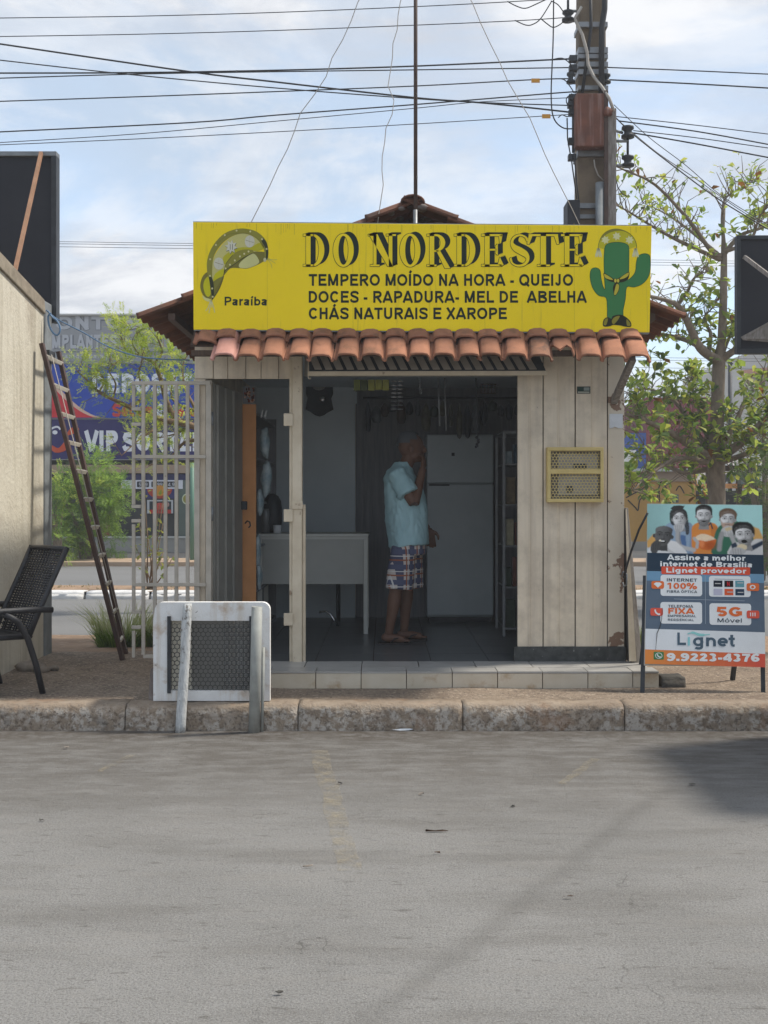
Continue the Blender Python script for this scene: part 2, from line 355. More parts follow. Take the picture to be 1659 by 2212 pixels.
def asphalt():
    m = bpy.data.materials.new('asphalt'); m.use_nodes = True; MATS['asphalt'] = m
    nt = m.node_tree; bs = nt.nodes['Principled BSDF']; N = nt.nodes.new; L = nt.links.new
    tc = N('ShaderNodeTexCoord'); ob = tc.outputs['Object']
    def noise(s, d=6, st=(1,1,1), r=0.6):
        mp = N('ShaderNodeMapping'); mp.inputs['Scale'].default_value = st; L(ob, mp.inputs['Vector'])
        n = N('ShaderNodeTexNoise'); n.inputs['Scale'].default_value = s; n.inputs['Detail'].default_value = d; n.inputs['Roughness'].default_value = r
        L(mp.outputs[0], n.inputs['Vector']); return n.outputs['Fac']
    def rm(f, a, b, c=0.0, d=1.0):
        r = N('ShaderNodeMapRange'); r.interpolation_type = 'SMOOTHSTEP'
        for i, q in enumerate((a, b, c, d)): r.inputs[i+1].default_value = q
        L(f, r.inputs[0]); return r.outputs[0]
    def mul(a, b, op='MULTIPLY'):
        x = N('ShaderNodeMath'); x.operation = op
        for i, q in enumerate((a, b)):
            if isinstance(q, float): x.inputs[i].default_value = q
            else: L(q, x.inputs[i])
        return x.outputs[0]
    def mix(f, a, b):
        x = N('ShaderNodeMix'); x.data_type = 'RGBA'; L(f, x.inputs[0])
        for i, q in ((6, a), (7, b)):
            if isinstance(q, tuple): x.inputs[i].default_value = (*q, 1)
            else: L(q, x.inputs[i])
        return x.outputs[2]
    col = mix(rm(noise(0.8, 7), 0.35, 0.65), (0.200,0.197,0.190), (0.240,0.236,0.228))
    col = mix(rm(noise(2.2, 6, (0.35,1.6,1)), 0.45, 0.7, 0, 0.55), col, (0.125,0.118,0.108))      # faint sweeping marks along the road
    col = mix(rm(noise(120, 4, r=0.8), 0.46, 0.62, 0, 0.62), col, (0.085,0.081,0.075))                     # aggregate
    col = mix(rm(noise(170, 4, r=0.8), 0.53, 0.64, 0, 0.6), col, (0.36,0.352,0.338))
    col = mix(rm(noise(26, 6, (0.35,1.3,1), 0.7), 0.56, 0.68, 0, 0.55), col, (0.075,0.068,0.060))
    col = mix(rm(noise(5, 6, (0.3,1.5,1), 0.65), 0.52, 0.66, 0, 0.35), col, (0.225,0.215,0.20))
    sp = N('ShaderNodeSeparateXYZ'); L(ob, sp.inputs[0])
    wob = mul(mul(noise(1.6, 4), 0.5, 'SUBTRACT'), 0.9)
    ye = mul(sp.outputs['Y'], wob, 'ADD')
    col = mix(mul(rm(ye, 4.2, 6.5, 0, 0.78), rm(noise(9, 7, (0.4,1.2,1), 0.7), 0.36, 0.60, 0.35, 1)), col, (0.088,0.078,0.068))
    col = mix(mul(rm(ye, 6.45, 6.8, 0, 0.7), rm(noise(14, 5), 0.4, 0.6, 0.3, 1)), col, (0.06,0.048,0.038))
    crk = N('ShaderNodeTexVoronoi'); crk.feature = 'DISTANCE_TO_EDGE'; crk.inputs['Scale'].default_value = 0.55
    wv = N('ShaderNodeVectorMath'); wv.operation = 'ADD'; nz = N('ShaderNodeTexNoise'); nz.inputs['Scale'].default_value = 3.0; nz.inputs['Detail'].default_value = 6; L(ob, nz.inputs['Vector']); L(ob, wv.inputs[0]); L(nz.outputs['Color'], wv.inputs[1]); L(wv.outputs[0], crk.inputs['Vector'])
    col = mix(mul(rm(crk.outputs['Distance'], 0.0, 0.006, 1, 0), rm(noise(1.3, 3), 0.5, 0.62, 0, 0.55)), col, (0.05,0.046,0.042))
    col = mix(rm(noise(0.55, 5, (0.6,1,1)), 0.56, 0.68, 0, 0.35), col, (0.105,0.098,0.090))                                # soil washed against the kerb
    # a long dark band across the bay: distance from a line
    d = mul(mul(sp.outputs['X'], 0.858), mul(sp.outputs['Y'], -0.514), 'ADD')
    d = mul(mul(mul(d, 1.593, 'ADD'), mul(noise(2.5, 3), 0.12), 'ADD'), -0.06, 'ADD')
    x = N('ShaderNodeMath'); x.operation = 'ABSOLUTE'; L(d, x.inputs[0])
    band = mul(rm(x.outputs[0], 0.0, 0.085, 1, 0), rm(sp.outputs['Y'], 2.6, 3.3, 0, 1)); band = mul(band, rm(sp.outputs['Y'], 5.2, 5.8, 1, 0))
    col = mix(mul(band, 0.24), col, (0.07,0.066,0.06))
    L(col, bs.inputs['Base Color']); bs.inputs['Roughness'].default_value = 0.88; bs.inputs['Specular IOR Level'].default_value = 0.25
    bn = N('ShaderNodeBump'); bn.inputs['Strength'].default_value = 0.8; bn.inputs['Distance'].default_value = 0.007
    h = mul(noise(150, 4), mul(noise(30, 5), 1.4), 'ADD'); L(h, bn.inputs['Height']); L(bn.outputs[0], bs.inputs['Normal'])
asphalt()
def pavement_mat():
    m = mk('pavement', (0.28,0.22,0.165), (0.21,0.16,0.12), 2.2, 0.95, 1.6, 70, dirt=[((0.12,0.092,0.07), 3.2, 0.54, 0.12, 0.7), ((0.46,0.385,0.30), 42, 0.55, 0.06, 0.8), ((0.065,0.05,0.04), 48, 0.57, 0.05, 0.85)])
pavement_mat()
def plaid():
    m = bpy.data.materials.new('plaid'); m.use_nodes = True; MATS['plaid'] = m
    nt = m.node_tree; bs = nt.nodes['Principled BSDF']; N = nt.nodes.new; L = nt.links.new
    tc = N('ShaderNodeTexCoord'); sp = N('ShaderNodeSeparateXYZ'); L(tc.outputs['Object'], sp.inputs[0])
    ad = N('ShaderNodeMath'); ad.operation = 'ADD'; L(sp.outputs['X'], ad.inputs[0]); L(sp.outputs['Y'], ad.inputs[1])
    def band(src, period, off, w):
        a = N('ShaderNodeMath'); a.operation = 'ADD'; L(src, a.inputs[0]); a.inputs[1].default_value = off + 10
        b = N('ShaderNodeMath'); b.operation = 'MODULO'; L(a.outputs[0], b.inputs[0]); b.inputs[1].default_value = period
        c = N('ShaderNodeMath'); c.operation = 'LESS_THAN'; L(b.outputs[0], c.inputs[0]); c.inputs[1].default_value = w
        return c.outputs[0]
    col = (0.50,0.44,0.40)
    for src, off, w, cc in ((ad.outputs[0],0,0.05,(0.07,0.075,0.13)),(sp.outputs['Z'],0,0.04,(0.08,0.09,0.16)),(ad.outputs[0],0.05,0.014,(0.30,0.10,0.05)),(sp.outputs['Z'],0.055,0.012,(0.30,0.10,0.05)),(ad.outputs[0],0.026,0.007,(0.62,0.6,0.58)),(sp.outputs['Z'],0.02,0.007,(0.62,0.6,0.58))):
        x = N('ShaderNodeMix'); x.data_type = 'RGBA'; L(band(src, 0.125, off, w), x.inputs[0])
        if isinstance(col, tuple): x.inputs[6].default_value = (*col, 1)
        else: L(col, x.inputs[6])
        x.inputs[7].default_value = (*cc, 1); col = x.outputs[2]
    L(col, bs.inputs['Base Color']); bs.inputs['Roughness'].default_value = 0.9
plaid()
def kerb_mat():
    m = mk('kerb_stone', (0.33,0.265,0.20), (0.25,0.195,0.145), 6, 0.95, 1.2, 60, rnd=0.05, dirt=[((0.17,0.125,0.09), 18, 0.53, 0.10, 0.6)])
    nt = m.node_tree; bs = nt.nodes['Principled BSDF']; N = nt.nodes.new; L = nt.links.new
    src = bs.inputs['Base Color'].links[0].from_socket
    geo = N('ShaderNodeNewGeometry'); sp = N('ShaderNodeSeparateXYZ'); L(geo.outputs['Normal'], sp.inputs[0])
    pos = N('ShaderNodeSeparateXYZ'); L(geo.outputs['Position'], pos.inputs[0])
    def noise(s, d=7, r=0.65):
        n = N('ShaderNodeTexNoise'); n.inputs['Scale'].default_value = s; n.inputs['Detail'].default_value = d; n.inputs['Roughness'].default_value = r
        L(geo.outputs['Position'], n.inputs['Vector']); return n.outputs['Fac']
    def rm(f, a, b, c=0.0, d=1.0):
        r = N('ShaderNodeMapRange'); L(f, r.inputs[0])
        for i, q in enumerate((a, b, c, d)): r.inputs[i+1].default_value = q
        return r.outputs[0]
    def mul(a, b):
        x = N('ShaderNodeMath'); x.operation = 'MULTIPLY'; L(a, x.inputs[0]); L(b, x.inputs[1]); return x.outputs[0]
    def mix(f, a, b):
        x = N('ShaderNodeMix'); x.data_type = 'RGBA'; L(f, x.inputs[0])
        L(a, x.inputs[6]); x.inputs[7].default_value = (*b, 1); return x.outputs[2]
    front = rm(sp.outputs['Z'], 0.25, 0.75, 1, 0.12)
    col = mix(mul(mul(front, rm(noise(21), 0.45, 0.56, 0, 0.75)), rm(noise(4, 3), 0.38, 0.54, 0.3, 1)), src, (0.52,0.475,0.42))      # faded whitewash on the face
    col = mix(mul(front, rm(noise(40), 0.53, 0.62, 0, 0.7)), col, (0.10,0.076,0.058))
    col = mix(mul(rm(noise(3.2, 6), 0.54, 0.62, 0, 0.8), rm(pos.outputs['Z'], 0.02, 0.12, 1, 0.05)), col, (0.07,0.058,0.048))          # grime rising from the gutter
    col = mix(rm(noise(2.2, 4), 0.56, 0.66, 0, 0.5), col, (0.30,0.165,0.09))
    L(col, bs.inputs['Base Color'])
kerb_mat()
M_ = MATS

# ================================================================ the setting
PAVE = 0.155                       # pavement level; the kiosk floor is at FLOOR
FLOOR = 0.266
def sheet(x0, x1, y0, y1, z, nx=1, ny=1, amp=0.0, f=1.5, zf=None):
    mb = MB(); b = 0
    for j in range(ny+1):
        for i in range(nx+1):
            x = x0+(x1-x0)*i/nx; y = y0+(y1-y0)*j/ny
            zz = z if zf is None else zf(y)
            mb.v.append(Vector((x, y, zz + amp*mnoise.noise((x*f, y*f, 0)))))
    for j in range(ny):
        for i in range(nx):
            a = j*(nx+1)+i; mb.face((a, a+1, a+nx+2, a+nx+1), None, True)
    return mb
struct(sheet(-500, 500, -60, 900, -0.03), 'ground', M_['ground'])
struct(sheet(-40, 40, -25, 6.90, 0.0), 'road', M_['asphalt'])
struct(sheet(-9, 9, 6.98, 9.35, PAVE, 150, 26, 0.012, 2.2), 'pavement', M_['pavement'])
struct(sheet(-14, 14, 9.30, 11.7, 0, 120, 26, 0.02, 2.0, zf=lambda y: PAVE-0.004-max(0, y-9.35)*0.062), 'dirt_verge', M_['dirt'])
struct(sheet(-60, 60, 11.5, 16.1, 0.002), 'avenue_road', M_['far_asphalt'])
struct(sheet(-60, 60, 16.0, 17.3, 0.10, 60, 3, 0.03, 0.8), 'median', M_['dirt'])
struct(sheet(-60, 60, 17.1, 24.0, 0.006), 'avenue_road_beyond', M_['far_asphalt'])
struct(sheet(-60, 60, 23.9, 25.4, 0.10), 'far_pavement', M_['sand_walk'])
struct(sheet(-60, 60, 25.3, 29.3, 0.086), 'far_parking_strip', M_['dark_asphalt'])
mbk = MB(); mbk.box(-60, 60, 23.75, 23.92, -0.02, 0.112); struct(mbk, 'far_kerb', M_['sand_walk'], 0.02)

def rough_block(x0, x1, y0, y1, z0, z1, nx, seed, amp=0.010, rad=0.028):
    """an open-bottomed kerb block with a worn, rounded front arris"""
    prof = []
    prof.append((y0, z0)); prof.append((y0+0.004, z0+(z1-z0)*0.35)); prof.append((y0+0.008, z0+(z1-z0)*0.7))
    for k in range(5):
        t = math.pi/2*k/4
        prof.append((y0+0.01+rad*(1-math.cos(t)), z1-rad*(1-math.sin(t))))
    prof.append((y0+(y1-y0)*0.6, z1)); prof.append((y1, z1)); prof.append((y1, z0))
    mb = MB(); n = len(prof)
    for i in range(nx+1):
        x = x0+(x1-x0)*i/nx; e = 0.006 if i in (0, nx) else 0.0
        for (y, z) in prof:
            q = mnoise.noise((x*7+seed, y*9, z*9))*amp + mnoise.noise((x*22+seed, y*25, z*25))*amp*0.6
            mb.v.append(Vector((x, y+e+q*(1 if y < y1-0.01 else 0), z-e+q*0.6*(1 if z > z0+0.01 else 0))))
    for i in range(nx):
        for k in range(n-1):
            a = i*n+k; mb.face((a, a+n, a+n+1, a+1), None, True)
    mb.face(range(n)[::1]); mb.face([nx*n+k for k in range(n)][::-1])
    return mb
kerb = MB(); kerb.box(-9.0, 9.0, 6.93, 7.0, -0.05, 0.11); kerb = struct(kerb, 'kerb', M_['dirt'])
jx = [-8.9, -7.85, -6.8, -5.78, -4.75, -3.7, -2.68, -1.64, -0.545, 0.50, 1.525, 2.56, 3.6, 4.65, 5.7, 6.75, 7.8, 8.9]
for i in range(len(jx)-1):
    part(rough_block(jx[i]+0.003, jx[i+1]-0.003, 6.862, 7.05, -0.03, 0.166, 34, i*3.7, 0.012, 0.05), 'kerb_stone', M_['kerb_stone'], kerb)
mk_ = MB(); mk_.box(-40, 40, 16.02, 16.2, -0.02, 0.06); median_kerb = struct(mk_, 'median_kerb', M_['white_kerb'])
for i in range(20):
    x0 = -9.2 + i*0.96
    part(rough_block(x0+0.02, x0+0.94, 15.93, 16.22, -0.01, 0.115, 8, i*1.9, 0.012, 0.055), 'kerb_stone', M_['white_kerb'], median_kerb)

# worn parking lines
def line(p, q, w0, w1, label):
    p = Vector((*p, 0.004)); q = Vector((*q, 0.004)); d = (q-p).normalized(); n = Vector((-d.y, d.x, 0))
    mb = MB(); k = 22; b = 0
    for i in range(k+1):
        t = i/k; c = p.lerp(q, t)+n*random.uniform(-.008,.008); w = (w0+(w1-w0)*t)*random.uniform(.8,1.05)
        mb.v += [c-n*w/2, c+n*w/2]
    for i in range(k): mb.face((2*i, 2*i+1, 2*i+3, 2*i+2))
    solo(mb, 'parking_line', M_['yellow_line'], label, 'road marking', p)
def G(u, v): y = CAM_H*FPX/(v-1080.0); return (X(u, y), y)
line(G(690, 1622), G(757, 1882), 0.115, 0.10, 'worn yellow parking line in the middle of the road in front of the shop')
line(G(1285, 1640), G(1215, 1695), 0.06, 0.045, 'short worn yellow paint dash on the road to the right')
line(G(285, 1632), G(215, 1668), 0.05, 0.04, 'short worn yellow paint dash on the road at the far left')

# ================================================================ the kiosk
FY = 8.0                           # facade plane
def fx(u): return (u-829.5)/293.0
def fz(v): return CAM_H-(v-1080.0)/293.0
kiosk = thing('kiosk', 'small cream panelled street kiosk shop with clay tile roof and open front', 'kiosk', (0.19, 8.0, PAVE))
KL, KR, KB = fx(420), fx(1350), 11.3
TOP = 2.62
# base slab, step with its tiles, inner floor
mb = MB(); mb.box(KL, 1.895, 7.535, 8.02, PAVE-0.03, FLOOR-0.008); step = part(mb, 'step', M_['grout'], kiosk)
def tile_mesh(name, sx, sy, sz, mat):
    mb = MB(); mb.box(0, sx, 0, sy, 0, sz); me = mb.mesh(name); me.materials.append(mat); return me
fr = [-1.40, -1.105] + [X(u, 7.52) for u in (583, 682, 780, 878, 977, 1075, 1172, 1270, 1367, 1424)]
fr[1] = fr[2]-0.318; fr[0] = fr[1]-0.25
for i in range(len(fr)-1):
    w = fr[i+1]-fr[i]-0.006
    inst(tile_mesh('riser_tile', w, 0.016, 0.104, M_['step_tile']), 'riser_tile', step, Matrix.Translation((fr[i]+0.003, 7.52+random.uniform(-.001,.001), PAVE-0.002)))
    inst(tile_mesh('tread_tile', w, 0.19, 0.012, M_['tread_tile']), 'tread_tile', step, Matrix.Translation((fr[i]+0.003, 7.518, FLOOR-0.0075+random.uniform(0,.0015))))
xs = [-1.40] + [X(u, 7.72) for u in (533, 657, 781, 905, 1029, 1152, 1275, 1400)] + [1.895]
xs = sorted(set(round(x, 3) for x in xs))
for i in range(len(xs)-1):
    if xs[i+1]-xs[i] < 0.03: continue
    inst(tile_mesh('tread_tile', xs[i+1]-xs[i]-0.006, 0.282, 0.012, M_['tread_tile']), 'tread_tile', step, Matrix.Translation((xs[i]+0.003, 7.715, FLOOR-0.0075+random.uniform(0,.0015))))
mb = MB(); mb.box(KL+0.02, KR-0.02, 8.0, KB, 0.10, FLOOR-0.010); floor = part(mb, 'floor', M_['grout'], kiosk)
tm = tile_mesh('floor_tile', 0.424, 0.424, 0.010, M_['floor_tile_dark'])
for i in range(8):
    for j in range(8):
        x = KL+0.03+i*0.43; y = 8.012+j*0.43
        if x+0.42 < KR+0.3 and y+0.42 < KB+0.2:
            x1 = min(0.424, KR-0.03-x)
            inst(tm if x1 > 0.42 else tile_mesh('floor_tile', max(0.02, x1), 0.424, 0.010, M_['floor_tile_dark']), 'floor_tile', floor, Matrix.Translation((x, y, FLOOR-0.0095)))
# right-hand facade of steel panels
pu = [1117, 1173.5, 1243, 1312.5, 1350]
mb = MB(); mb.box(fx(1117)+0.004, KR-0.004, 8.022, 8.06, 0.30, TOP); part(mb, 'wall_backing', M_['inner_dark'], kiosk)
BASEZ = fz(1397)
for i in range(4):
    a, b = fx(pu[i])+0.004, fx(pu[i+1])-0.004; m_ = (a+b)/2 + random.uniform(-.01,.01)
    mb = MB(); y = 8.0 + (0.004 if i % 2 else 0)
    if i < 3:
        mb.box(a, m_-0.004, y, 8.02, BASEZ, TOP); mb.box(m_+0.004, b, y+0.003, 8.02, BASEZ, TOP); mb.box(m_-0.005, m_+0.005, y-0.004, 8.019, BASEZ, TOP)
    else: mb.box(a, b, y, 8.03, BASEZ, TOP)
    part(mb, 'wall_panel', M_['peel_wall'] if i == 3 else M_['cream_paint'], kiosk, 0.003)
mb = MB(); mb.box(fx(1110), KR+0.006, 7.988, 8.021, FLOOR+0.004, BASEZ+0.001); part(mb, 'marble_skirting', M_['marble_dark'], kiosk, 0.003)
# side, back and left walls
mb = MB(); mb.box(KR-0.05, KR-0.004, 8.062, KB, FLOOR+0.001, TOP); part(mb, 'side_wall', M_['cream_paint'], kiosk)
mb = MB(); mb.box(KL, KL+0.045, 8.042, KB, PAVE-0.02, TOP); part(mb, 'side_wall', M_['cream_paint'], kiosk)
mb = MB(); mb.box(KL+0.047, KR-0.052, KB-0.06, KB, FLOOR, TOP); part(mb, 'back_wall', M_['cream_paint'], kiosk)
mb = MB(); mb.box(KL, fx(444), 8.0, 8.04, PAVE-0.02, fz(819)); part(mb, 'corner_post', M_['cream_paint'], kiosk, 0.003)
mb = MB(); mb.box(fx(446), fx(458), 7.985, 8.05, FLOOR, fz(822)); part(mb, 'door_jamb', M_['gate_paint'], kiosk, 0.003)
# inner lining
mb = MB(); mb.box(KL+0.05, -0.29, 11.0, 11.02, FLOOR+0.001, TOP-0.02); part(mb, 'inner_wall', M_['inner_wall'], kiosk)
mb = MB(); mb.box(-0.285, KR-0.06, 11.03, 11.05, FLOOR+0.001, TOP-0.02)
for k in range(7): mb.box(-0.28+k*0.085, -0.205+k*0.085, 11.008, 11.03, FLOOR+0.002, TOP-0.03)
part(mb, 'inner_wall', M_['inner_brown'], kiosk)
mb = MB(); mb.box(KL+0.05, KR-0.06, 8.07, KB-0.1, TOP-0.02, TOP); part(mb, 'ceiling', M_['inner_wall'], kiosk)
# fascia over the doorway
fu = [420, 460.5, 492, 531, 564, 602, 632]
for i in range(6):
    mb = MB(); mb.box(fx(fu[i])+0.002, fx(fu[i+1])-0.002, 8.0+0.003*(i % 2), 8.03, fz(818), TOP); part(mb, 'fascia_panel', M_['cream_paint'], kiosk, 0.003)
mb = MB(); mb.box(fx(657), fx(1116), 8.035, 8.06, fz(812), TOP); part(mb, 'fascia_panel', M_['door_grey'], kiosk)
mb = MB(); mb.box(KL+0.05, fx(626), 8.034, 8.06, fz(816), TOP); part(mb, 'lintel', M_['door_grey'], kiosk)
# door post with its three lock plates
mb = MB(); mb.box(fx(632), fx(653), 7.965, 8.05, FLOOR+0.002, TOP); post = part(mb, 'door_post', M_['cream_trim'], kiosk, 0.004)
mb = MB(); mb.box(fx(625.5), fx(631.5), 7.985, 8.03, FLOOR+0.002, TOP-0.05); part(mb, 'stop_strip', M_['cream_trim'], post, 0.002)
mb = MB(); mb.box(fx(653.5), fx(660), 7.995, 8.035, FLOOR+0.002, fz(1090)); part(mb, 'stop_strip', M_['cream_trim'], post, 0.002)
for v0, v1 in ((894, 921), (1100, 1127), (1323, 1350)):
    mb = MB(); mb.box(fx(614), fx(634), 7.952, 7.964, fz(v1), fz(v0)); part(mb, 'lock_plate', M_['cream_trim'], post, 0.004)
mb = MB(); mb.box(fx(632), fx(655), 7.955, 7.9645, fz(1100), fz(1082)); part(mb, 'cover_plate', M_['cream_trim'], post, 0.004)
# raised shutter flap with ribbed underside
flap = MB()
a0, a1 = fx(668), fx(1176)
flap.bar((a0, 7.86, fz(812)+0.0), (a1, 7.86, fz(812)+0.004), 0.03, 0.032); flap = part(flap, 'shutter_flap', M_['cream_trim'], kiosk, 0.003)
mb = MB(); mb.hexa([(a0+0.01,7.872,2.392),(a1-0.01,7.872,2.396),(a1-0.07,8.03,2.60),(a0-0.01,8.03,2.60),(a0+0.01,7.872,2.398),(a1-0.01,7.872,2.402),(a1-0.07,8.03,2.612),(a0-0.01,8.03,2.612)]); part(mb, 'flap_sheet', M_['inner_dark'], flap)
n = 21
for k in range(n):
    x = a0+0.02+(a1-a0-0.10)*k/n; w = (a1-a0)/n*0.62; sh = -0.10
    mb = MB(); mb.hexa([(x-sh*0.3,7.858,2.404),(x+w-sh*0.3,7.858,2.404),(x+w+sh*0.6,8.012,2.606),(x+sh*0.6,8.012,2.606),(x-sh*0.3,7.852,2.408),(x+w-sh*0.3,7.852,2.408),(x+w+sh*0.6,8.006,2.612),(x+sh*0.6,8.006,2.612)])
    part(mb, 'slat', M_['gate_paint'], flap)
mb = MB(); mb.tube([(a0+0.005,7.853,2.55),(a0+0.002,7.853,2.36),(a0+0.006,7.848,2.34),(a0+0.016,7.846,2.335),(a0+0.02,7.848,2.345)], 0.004, 6); part(mb, 'hook', M_['cream_trim'], flap)
# open inner door leaf
leaf = MB()
def lp(t, off, z): return Vector((-1.262+0.105*t-off*0.99, 8.075+0.80*t+off*0.12, z))
leaf.hexa([lp(0,0,FLOOR+0.012), lp(1,0,FLOOR+0.012), lp(1,0.03,FLOOR+0.012), lp(0,0.03,FLOOR+0.012), lp(0,0,2.33), lp(1,0,2.33), lp(1,0.03,2.33), lp(0,0.03,2.33)])
leaf = part(leaf, 'door', M_['door_grey'], kiosk, 0.003)
for t in (0.08, 0.36, 0.63):
    mb = MB(); mb.bar(lp(t,-0.005,FLOOR+0.02), lp(t,-0.005,2.32), 0.012, 0.02); part(mb, 'door_rib', M_['door_grey'], leaf)
mb = MB(); mb.box(-1.16,-1.115,8.82,8.86,1.38,1.45); part(mb, 'door_lock', M_['metal_dark'], leaf, 0.006)
mb = MB(); mb.tube([(-1.13,8.83,1.27),(-1.11,8.81,1.29),(-1.09,8.81,1.28),(-1.085,8.81,1.25),(-1.10,8.81,1.235)], 0.006, 6); part(mb, 'door_handle', M_['metal_dark'], leaf)
# grille gate folded open to the left
gate = MB(); GY = 7.975
gx = [fx(u) for u in (290.5, 311.4, 336, 359, 382.5, 406.6, 427, 452)]
gz0, gz1 = fz(1419), fz(828)
gate.box(gx[0]-0.014, gx[-1]+0.012, GY-0.012, GY+0.012, gz1-0.014, gz1+0.012); gate = part(gate, 'gate', M_['gate_paint'], kiosk, 0.002)
for v in (987, 1262):
    mb = MB(); mb.box(gx[0]-0.005, fx(447), GY-0.026, GY-0.0125, fz(v)-0.013, fz(v)+0.013); part(mb, 'gate_rail', M_['gate_paint'], gate, 0.002)
mb = MB(); mb.box(gx[1], gx[-1]+0.012, GY-0.012, GY+0.012, gz0-0.005, gz0+0.02); part(mb, 'gate_rail', M_['gate_paint'], gate, 0.002)
for i, x in enumerate(gx[1:], 1):
    w = 0.0125 if i < 7 else 0.020
    if i == 6: w = 0.020
    mb = MB(); mb.box(x-w, x+w, GY-0.012, GY+0.012, gz0+0.0201, gz1-0.0141); part(mb, 'gate_bar', M_['gate_paint'], gate, 0.002)
for v0, v1 in ((829, 880), (920, 1090), (1128, 1318), (1357, 1419)):
    mb = MB(); mb.box(gx[0]-0.0115, gx[0]+0.0115, GY-0.013, GY+0.011, fz(v1), fz(v0)-0.016); part(mb, 'gate_bar', M_['gate_paint'], gate, 0.002)
for v in (884, 917, 1094, 1125, 1321, 1354):
    mb = MB(); mb.box(gx[0]-0.014, gx[1]-0.0165, GY-0.0115, GY+0.0125, fz(v)-0.012, fz(v)+0.012); part(mb, 'gate_stub', M_['gate_paint'], gate, 0.002)
for v in (905, 1110, 1340):
    mb = MB(); mb.tube([(fx(458.5), 7.985, fz(v)-0.05), (fx(458.5), 7.985, fz(v)+0.05)], 0.012, 8); part(mb, 'hinge', M_['metal_grey'], gate)
# loose panel standing against the right side, eave brace
mb = MB(); mb.hexa([(KR+0.03,7.90,FLOOR),(KR+0.115,7.94,FLOOR),(KR+0.135,8.5,FLOOR),(KR+0.02,8.5,FLOOR),(KR+0.002,7.98,fz(1097)),(KR+0.022,7.99,fz(1097)),(KR+0.03,8.5,fz(1097)),(KR+0.004,8.5,fz(1097))])
side_panel = solo(mb, 'shutter_panel', M_['wood_grey'], 'grey weathered shutter panel leaning on the right corner of the kiosk', 'panel', (KR+0.06, 8.2, FLOOR), bevel=0.003)
mb = MB(); mb.hexa([(KR+0.007,7.895,FLOOR+0.02),(KR+0.062,7.905,FLOOR+0.02),(KR+0.06,7.93,FLOOR+0.02),(KR+0.012,7.92,FLOOR+0.02),(KR+0.0,7.972,fz(1100)),(KR+0.007,7.974,fz(1100)),(KR+0.007,7.98,fz(1100)),(KR+0.0,7.98,fz(1100))])
part(mb, 'edge_trim', M_['cream_trim'], side_panel)
mb = MB(); mb.bar((fx(1326), 8.0, fz(868)), (1.724, 7.52, 2.44), 0.045, 0.045); part(mb, 'eave_brace', M_['wood_grey'], kiosk, 0.004)

# ---- roof: gabled tile roof with ridge running away from the street, and a tiled skirt over the front
RX, RZ, EZ, HALF, RY0, RY1 = 0.20, 3.616, 2.768, 1.973, 7.80, 11.6
SL = math.atan2(RZ-EZ, HALF); SLEN = math.hypot(RZ-EZ, HALF)
def tile_profile(k):
    return [(x*k, z) for x, z in [(-.098,-.004),(-.084,-.010),(-.073,-.006),(-.069,.014),(-.058,.029),(-.026,.037),(.022,.038),(.054,.031),(.068,.014),(.073,-.006),(.082,-.010),(.088,-.006)]]
def clay(name, k=1.0, length=0.33, cut=None):
    P = tile_profile(k); n = len(P); mb = MB(); th = 0.012
    ys = [(0.0, 1.03, 0.003), (0.022, 1.0, 0.0), (length, 0.93, -0.004)]
    for y, s, dz in ys:
        for x, z in P: mb.v.append(Vector((x*s, y + (cut(x) if cut and y < 0.1 else 0), z*s+dz)))
        for x, z in P: mb.v.append(Vector((x*s*0.93, y + (cut(x) if cut and y < 0.1 else 0), z*s+dz-th)))
    m2 = 2*n
    for r in range(2):
        for k_ in range(n-1):
            a = r*m2+k_; mb.face((a, a+1, a+m2+1, a+m2), None, True)
            b = r*m2+n+k_; mb.face((b, b+m2, b+m2+1, b+1), None, True)
        for side in (0, n-1):
            a = r*m2+side; b = a+n; q = (a, a+m2, b+m2, b); mb.face(q if side == 0 else q[::-1])
    for k_ in range(n-1): mb.face((k_, n+k_, n+k_+1, k_+1))
    for k_ in range(n-1): a = 2*m2+k_; mb.face((a, a+1, a+n+1, a+n))
    return mb.mesh(name)
def mesh_mat(me, m): me.materials.clear(); me.materials.append(m); return me
t_new = mesh_mat(clay('clay_tile'), M_['clay_tile']); t_pink = mesh_mat(clay('clay_tile'), M_['clay_pink']); t_dark = mesh_mat(clay('clay_tile'), M_['clay_dark'])
t_broken = mesh_mat(clay('clay_tile', 1.0, 0.33, cut=lambda x: 0.10+0.05*math.sin(x*70)+0.04*math.sin(x*150+1)), M_['clay_tile'])
t_old = mesh_mat(clay('clay_tile', 1.18, 0.42), M_['clay_old'])
# skirt
sk = MB(); SKA = R(42)
up = Vector((0, math.cos(SKA), math.sin(SKA))); nr = Vector((0, -math.sin(SKA), math.cos(SKA))); ac = Vector((1, 0, 0))
S0 = Vector((0, 7.455, 2.415))
sk.hexa([(-1.36,7.62,2.535),(1.78,7.62,2.535),(1.78,8.0,2.625),(-1.36,8.0,2.625),(-1.36,7.62,2.55),(1.78,7.62,2.55),(1.78,8.0,2.86),(-1.36,8.0,2.86)])
skirt = part(sk, 'skirt_roof', M_['wood_dark'], kiosk)
mb = MB(); mb.box(-1.345, 1.80, 7.565, 7.61, 2.465, 2.505); part(mb, 'purlin', M_['wood_dark'], skirt, 0.003)
mb = MB(); mb.box(1.72, 1.82, 7.64, 7.68, 2.515, 2.545); part(mb, 'batten_end', M_['cream_trim'], skirt, 0.002)
cu = [483, 535, 590, 643, 695, 750, 801, 855, 906, 960, 1011, 1062, 1114, 1167, 1219, 1273, 1325, 1376]
